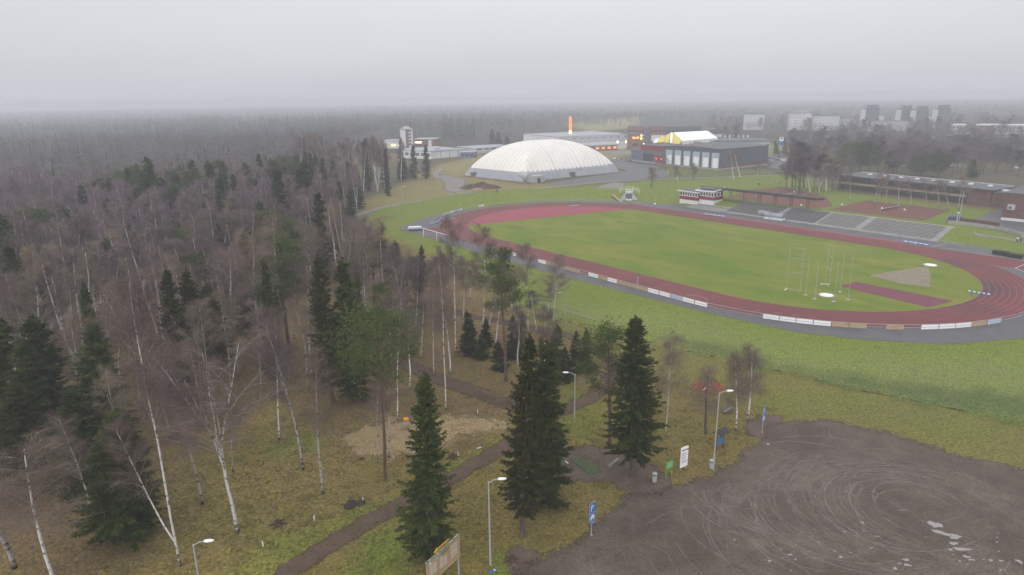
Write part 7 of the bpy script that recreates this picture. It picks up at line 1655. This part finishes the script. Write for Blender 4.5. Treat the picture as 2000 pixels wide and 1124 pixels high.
for k, (u, v, c_) in enumerate(((1755, 326, 1), (1765, 327, 0), (1850, 324, 1), (1862, 326, 0), (1875, 327, 1), (1985, 330, 0))): car(u, v, math.radians(10 + 9 * k), c_, "pale car parked behind the trees above the dark school", "pale cars above the dark school")
# ---- clay court nets and posts
for (a, b, lb) in (((1655, 400), (1830, 423), "tennis net across the right clay court"), ((1480, 375), (1590, 395), "tennis net across the clay court behind the grandstand roof")):
    A = GH(*a); B = GH(*b); d = B - A; m_ = (A + B) / 2; nn = np.array([-d[1], d[0]]) / np.hypot(d[0], d[1]) * 6; t = thing("tennis_net", lb, "net", (m_[0], m_[1], .07), math.atan2(nn[1], nn[0]))
    for s in (-6, 6): g = Geo(); g.tube([(s, 0, 0), (s, 0, 1.1)], .06, 6); part("post", g, M['steel'], t)
    g = Geo(); g.box(-5.9, -.01, .95, 5.9, .01, 1.05); part("tape", g, M['white'], t)
    m = bpy.data.materials.get("net_mesh")
    if not m: m, n, p, o = newmat("net_mesh"); p.inputs['Base Color'].default_value = (.03, .03, .03, 1); p.inputs['Alpha'].default_value = .3
    g = Geo(); g.box(-5.9, -.005, .05, 5.9, .005, .945); part("mesh", g, m, t)
for (u, v, lb) in ((1645, 403, "white bench chair at the left side of the right clay court"), (1723, 410, "white umpire chair in the middle of the right clay court"), (1767, 413, "pale box on the right clay court"), (1565, 404, "grey plastic sheet bundle behind the grandstand roof posts"), (1551, 377, "white shelter seat at the end of the clay court behind the roof")):
    A = GH(u, v); t = thing("court_chair", lb, "chair", (A[0], A[1], A[2] + .06), .5); t.scale = (.7, .7, .75); g = Geo(); g.box(-.5, -.3, .5, .5, .3, .58); part("seat", g, M['white'], t); g = Geo(); g.box(-.5, .25, .58, .5, .32, 1.2); part("backrest", g, M['white'], t)
    for x in (-.42, .42):
        for y in (-.24, .24): g = Geo(); g.box(x - .04, y - .04, 0, x + .04, y + .04, .5); part("leg", g, M['steel'], t)
def cline(a, b, w_=.12): line(GH(*a)[:2], GH(*b)[:2], w_, .09, 'wline', "court_line")
for q in (((1535, 366), (1505, 379)), ((1560, 370), (1530, 384)), ((1585, 375), (1557, 388)), ((1612, 380), (1583, 392)), ((1428, 361), (1398, 370))): cline(*q)
# ================================================================== TOWN TREES
gb = "bare trees around the long dark school"
k = 0
for (ub, vb, ut, vt, hp, var, lb, g_) in [
    (1272, 366, 1274, 326, 13, BIR_SM[2], "round bare tree on the grass between the portal and the slate hall", None),
    (1306, 355, 1306, 300, 9, BIR[0], "thin birch in front of the left bays of the slate hall", None), (1323, 357, 1323, 322, 8, BIR_SM[0], "short pale birch left of the middle in front of the slate hall", None), (1355, 352, 1355, 318, 10, BIR_SM[2], "small bare tree in front of the slate hall's right bays", None),
    (1433, 355, 1435, 290, 13, BIR_M[0], "tall bare birch in front of the slate hall's right corner", None), (1446, 350, 1448, 292, 10, BIR_M[1], "bare birch right beside the tall one at the slate hall's corner", None), (1481, 352, 1482, 318, 8, BIR[1], "thin pale birch on the grass right of the slate hall corner", None), (1502, 348, 1502, 310, 8, BIR[0], "thin birch at the end of the slate hall's long wall", None)]:
    ptree("birch_tree" if var is not BIR_SM[2] else "young_tree", var, ub, vb, ut, vt, hp, lb, g_)
for (ub, vb, ut, vt, hp) in [(1542, 372, 1548, 300, 13), (1552, 374, 1556, 292, 16), (1562, 374, 1568, 282, 16), (1575, 372, 1578, 286, 15), (1590, 372, 1590, 292, 14), (1602, 374, 1605, 300, 12), (1613, 376, 1614, 305, 12), (1625, 376, 1626, 310, 10), (1535, 370, 1538, 315, 10), (1582, 378, 1584, 310, 12), (1548, 366, 1550, 285, 16), (1570, 366, 1572, 276, 18), (1596, 368, 1598, 285, 16), (1640, 372, 1640, 312, 12), (1560, 380, 1560, 310, 12), (1600, 380, 1602, 318, 10)]:
    ptree("birch_tree", (BIR_T if k % 3 else BIR_M)[k % 3], ub, vb, ut, vt, hp, "leafless birch in the dense clump left of the long dark school", "birch clump left of the long dark school"); k += 1
for (ub, vb, ut, vt, hp) in [(1707, 400, 1716, 330, 9), (1714, 400, 1722, 335, 9), (1731, 403, 1731, 345, 8), (1756, 405, 1758, 345, 9), (1810, 410, 1810, 350, 9), (1853, 412, 1853, 350, 9), (1872, 410, 1873, 345, 9), (1660, 392, 1662, 335, 8), (1780, 404, 1782, 350, 8), (1835, 405, 1836, 350, 8)]:
    ptree("birch_tree", BIR[k % 3], ub, vb, ut, vt, hp, "thin leafless birch standing right in front of the long dark school", "birches in front of the long dark school"); k += 1
for (ub, vb, ut, vt, hp, var, lb) in [(1660, 338, 1662, 280, 19, PIN_B, "broad dark pine above the school roof, left of the pair"), (1700, 340, 1699, 279, 17, PIN_B, "broad dark pine above the school roof, right of the pair"), (1743, 338, 1744, 299, 12, PIN_B, "small round pine between the pine pair and the green spruces"), (1800, 345, 1800, 303, 19, PIN_B, "wide green pine above the middle of the school roof"), (1833, 347, 1836, 299, 13, PIN_B, "dark leaning pine above the middle of the school roof"), (1900, 348, 1901, 312, 9, SPR_M[0], "small spruce above the right part of the school roof"), (1532, 303, 1534, 271, 6, SPR_M[1], "slim dark conifer right beside the blue and white pylon"), (1518, 304, 1514, 275, 6, SPR_M[1], "slim dark conifer left of the blue and white pylon"),
                                      (808, 350, 807, 283, 10, SPR_M[0], "spruce in front of the white workshop, left of the pair"), (833, 350, 831, 283, 10, SPR_M[1], "spruce in front of the white workshop, right of the pair"), (790, 350, 789, 308, 9, SPR_M[0], "short spruce at the end of the wood left of the pair"), (962, 285, 961, 252, 8, SPR_M[1], "dark conifer behind the dome's left shoulder, left one"), (974, 288, 973, 258, 8, SPR_M[0], "dark conifer behind the dome's left shoulder, middle one"), (990, 290, 990, 264, 8, SPR_M[0], "short dark conifer behind the dome's left shoulder, right one")]:
    ptree("pine_tree" if var is PIN_B else "spruce_tree", var, ub, vb, ut, vt, hp, lb)
# bare trees of the town: things, all leafless and alike
rg6 = np.random.default_rng(31); n_ = 0; tries = 0
def blocked(u, v):
    for (a, b, c, d) in ((1220, 285, 1500, 345), (1180, 300, 1320, 400), (1395, 360, 1640, 420), (1620, 372, 1960, 440), (880, 300, 1225, 400), (1540, 318, 1640, 340), (1540, 340, 1640, 420), (1640, 345, 1960, 372), (1440, 262, 1540, 322)): 
        if a < u < c and b < v < d: return True
    return False
while n_ < 285 and tries < 20000:
    tries += 1; u = rg6.uniform(1390, 2080); v = 238 + 108 * rg6.random() ** 1.1
    if blocked(u, v) or (u < 1540 and v > 300): continue
    A = GH(u, v); x, y = A[0], A[1]
    if math.sin(x * .03 + 1.3 * math.sin(y * .02)) < -.5 and rg6.random() < .7: continue
    hh = rg6.uniform(9, 16); var = BIR_T[int(rg6.integers(3))]
    plant("bare_tree", var, (x, y, 0), (x + rg6.normal(0, .3), y, hh), var['R'] * hh / var['H'] * rg6.uniform(1.1, 1.5), "leafless tree in the hazy neighbourhood behind the long dark school" if v < 300 else "leafless tree between the car park and the long dark school", "bare trees of the hazy neighbourhood" if v < 300 else "bare trees between car park and school"); n_ += 1
# tall mixed trees at the end of the wood, in front of the industrial hall
for i in range(46):
    u = rg6.uniform(590, 785); v = np.interp(u, [590, 700, 785], [352, 380, 362]) + rg6.normal(0, 8) - 4; A = GH(u, v); hh = rg6.uniform(20, 25)
    sp_ = rg6.random() < .12; var = SPR_M[int(rg6.integers(2))] if sp_ else BIR_M[int(rg6.integers(4))]
    plant("spruce_tree" if sp_ else "birch_tree", var, tuple(A), (A[0] + rg6.normal(0, .5), A[1], A[2] + hh), var['R'] * (1.0 if sp_ else 1.05), "tall spruce at the far end of the wood left of the industrial hall" if sp_ else "tall slender birch at the far end of the wood left of the industrial hall", "tall spruces at the far end of the wood" if sp_ else "tall birches at the far end of the wood")
# belt beyond the town and behind the dome
WT = {'b': [], 's': [], 'p': []}
for i in range(5200):
    u = rg6.uniform(640, 2300); v = 205 + 62 * rg6.random()
    lim = np.interp(u, [640, 760, 900, 1000, 1100, 1240, 1400, 1700, 2000, 2300], [285, 272, 278, 276, 258, 246, 240, 236, 240, 240])
    if v > lim: continue
    p_ = Gz(u, v); r = rg6.random(); k2 = 's' if r < (.6 if u < 1000 else .35) else ('b' if r < .92 else 'p'); WT[k2].append((p_[0], p_[1], rg6.uniform(11, 19) * (1.15 if u < 1000 else .9)))
TWN = []
for i in range(4200):
    u = rg6.uniform(1380, 2200); v = 236 + 98 * rg6.random() ** 1.3
    if blocked(u, v) or (u < 1540 and v > 266): continue
    p_ = Gz(u, v); TWN.append((p_[0], p_[1], rg6.uniform(7, 13)))
mass("hazy_town_copse", TWN, 'b', M['twigfar'], True)
for i in range(620):
    u = rg6.uniform(360, 930); v = np.interp(u, [360, 560, 700, 800, 930], [250, 262, 268, 272, 276]) - 14 * rg6.random() ** 1.5; p_ = Gz(u, v)
    if math.sin(u * .05) + math.sin(u * .021 + 1) > -.5: WT['s' if rg6.random() < .8 else 'b'].append((p_[0], p_[1], rg6.uniform(14, 23)))
mass("belt_spruce_wood", WT['s'], 's', M['spruce'], True); mass("belt_leafless_wood", WT['b'], 'b', M['twig2'], True); mass("belt_pine_wood", WT['p'], 'p', M['pine'], True)
# ---- grass tufts and dead stalks close to the viewer
PT_ = np.array([Gz(*p) for p in [(150, 1180), (250, 1000), (420, 850), (600, 800), (900, 760), (1120, 760), (1400, 740), (1520, 800), (1480, 860), (1230, 970), (1050, 1095), (990, 1180)]])
c_ = np.c_[rg6.uniform(-50, 45, 90000), rg6.uniform(38, 100, 90000)]; _, ins = seg_d(c_, PT_); c_ = c_[ins]
dn = np.sin(c_[:, 0] * 1.1 + 1.5 * np.sin(c_[:, 1] * .9)) * np.sin(c_[:, 1] * 1.3 + 1.2 * np.sin(c_[:, 0] * .7)); c_ = c_[dn > .05][:26000]
z = hgt(c_[:, 0], c_[:, 1]); V = []
for q in range(3):
    P = np.c_[c_ + rg6.normal(0, .08, c_.shape), z]; D = unit(rg6.normal(0, .5, (len(P), 3)) + [0, 0, 1]); ln = rg6.uniform(.1, .28, len(P)); V.append(spray(P, D, ln, np.full(len(P), .022), rg6.normal(0, 1, (len(P), 3))))
M['drygrass'] = mat_leaf("dry_grass_blades", (0.13, 0.105, 0.04), (0.19, 0.145, 0.06), (0.1, 0.12, 0.035), 1.0)
o = link("grass_tufts", tri_mesh("grass_tufts", np.concatenate(V), M['drygrass'])); o['kind'] = 'stuff'

# ---- fallen sticks on the forest floor
V = []
c_ = np.c_[rg6.uniform(-60, 25, 5000), rg6.uniform(42, 130, 5000)]; _, ins = seg_d(c_, np.array([Gz(*p) for p in [(100, 1180), (200, 900), (300, 600), (900, 600), (1000, 760), (900, 880), (500, 1100)]])); c_ = c_[ins][:1500]
z = hgt(c_[:, 0], c_[:, 1]) + .05; P = np.c_[c_, z]; a = rg6.uniform(0, 6.28, len(P)); D = np.c_[np.cos(a), np.sin(a), rg6.uniform(-.02, .18, len(P))]
V.append(spray(P, D, rg6.uniform(.4, 2.2, len(P)), np.full(len(P), .03), np.tile([0, 0, 1.0], (len(P), 1))))
o = link("fallen_sticks", tri_mesh("fallen_sticks", np.concatenate(V), M['limb'])); o['kind'] = 'stuff'
# ================================================================== HAZE
def haze():
    g = Geo(); g.box(-5200, -5200, -2.0, 5200, 5200, H + 4)
    m = bpy.data.materials.new("haze_air"); m.use_nodes = True; n = m.node_tree; n.nodes.clear()
    o = n.nodes.new("ShaderNodeOutputMaterial"); v = n.nodes.new("ShaderNodeVolumePrincipled")
    v.inputs['Color'].default_value = (0.765, 0.785, 0.865, 1); v.inputs['Density'].default_value = HAZE; v.inputs['Anisotropy'].default_value = 0.0
    n.links.new(v.outputs[0], o.inputs['Volume'])
    ob = struct("haze", g.mesh("haze", m), 'stuff'); ob.display_type = 'WIRE'
haze()
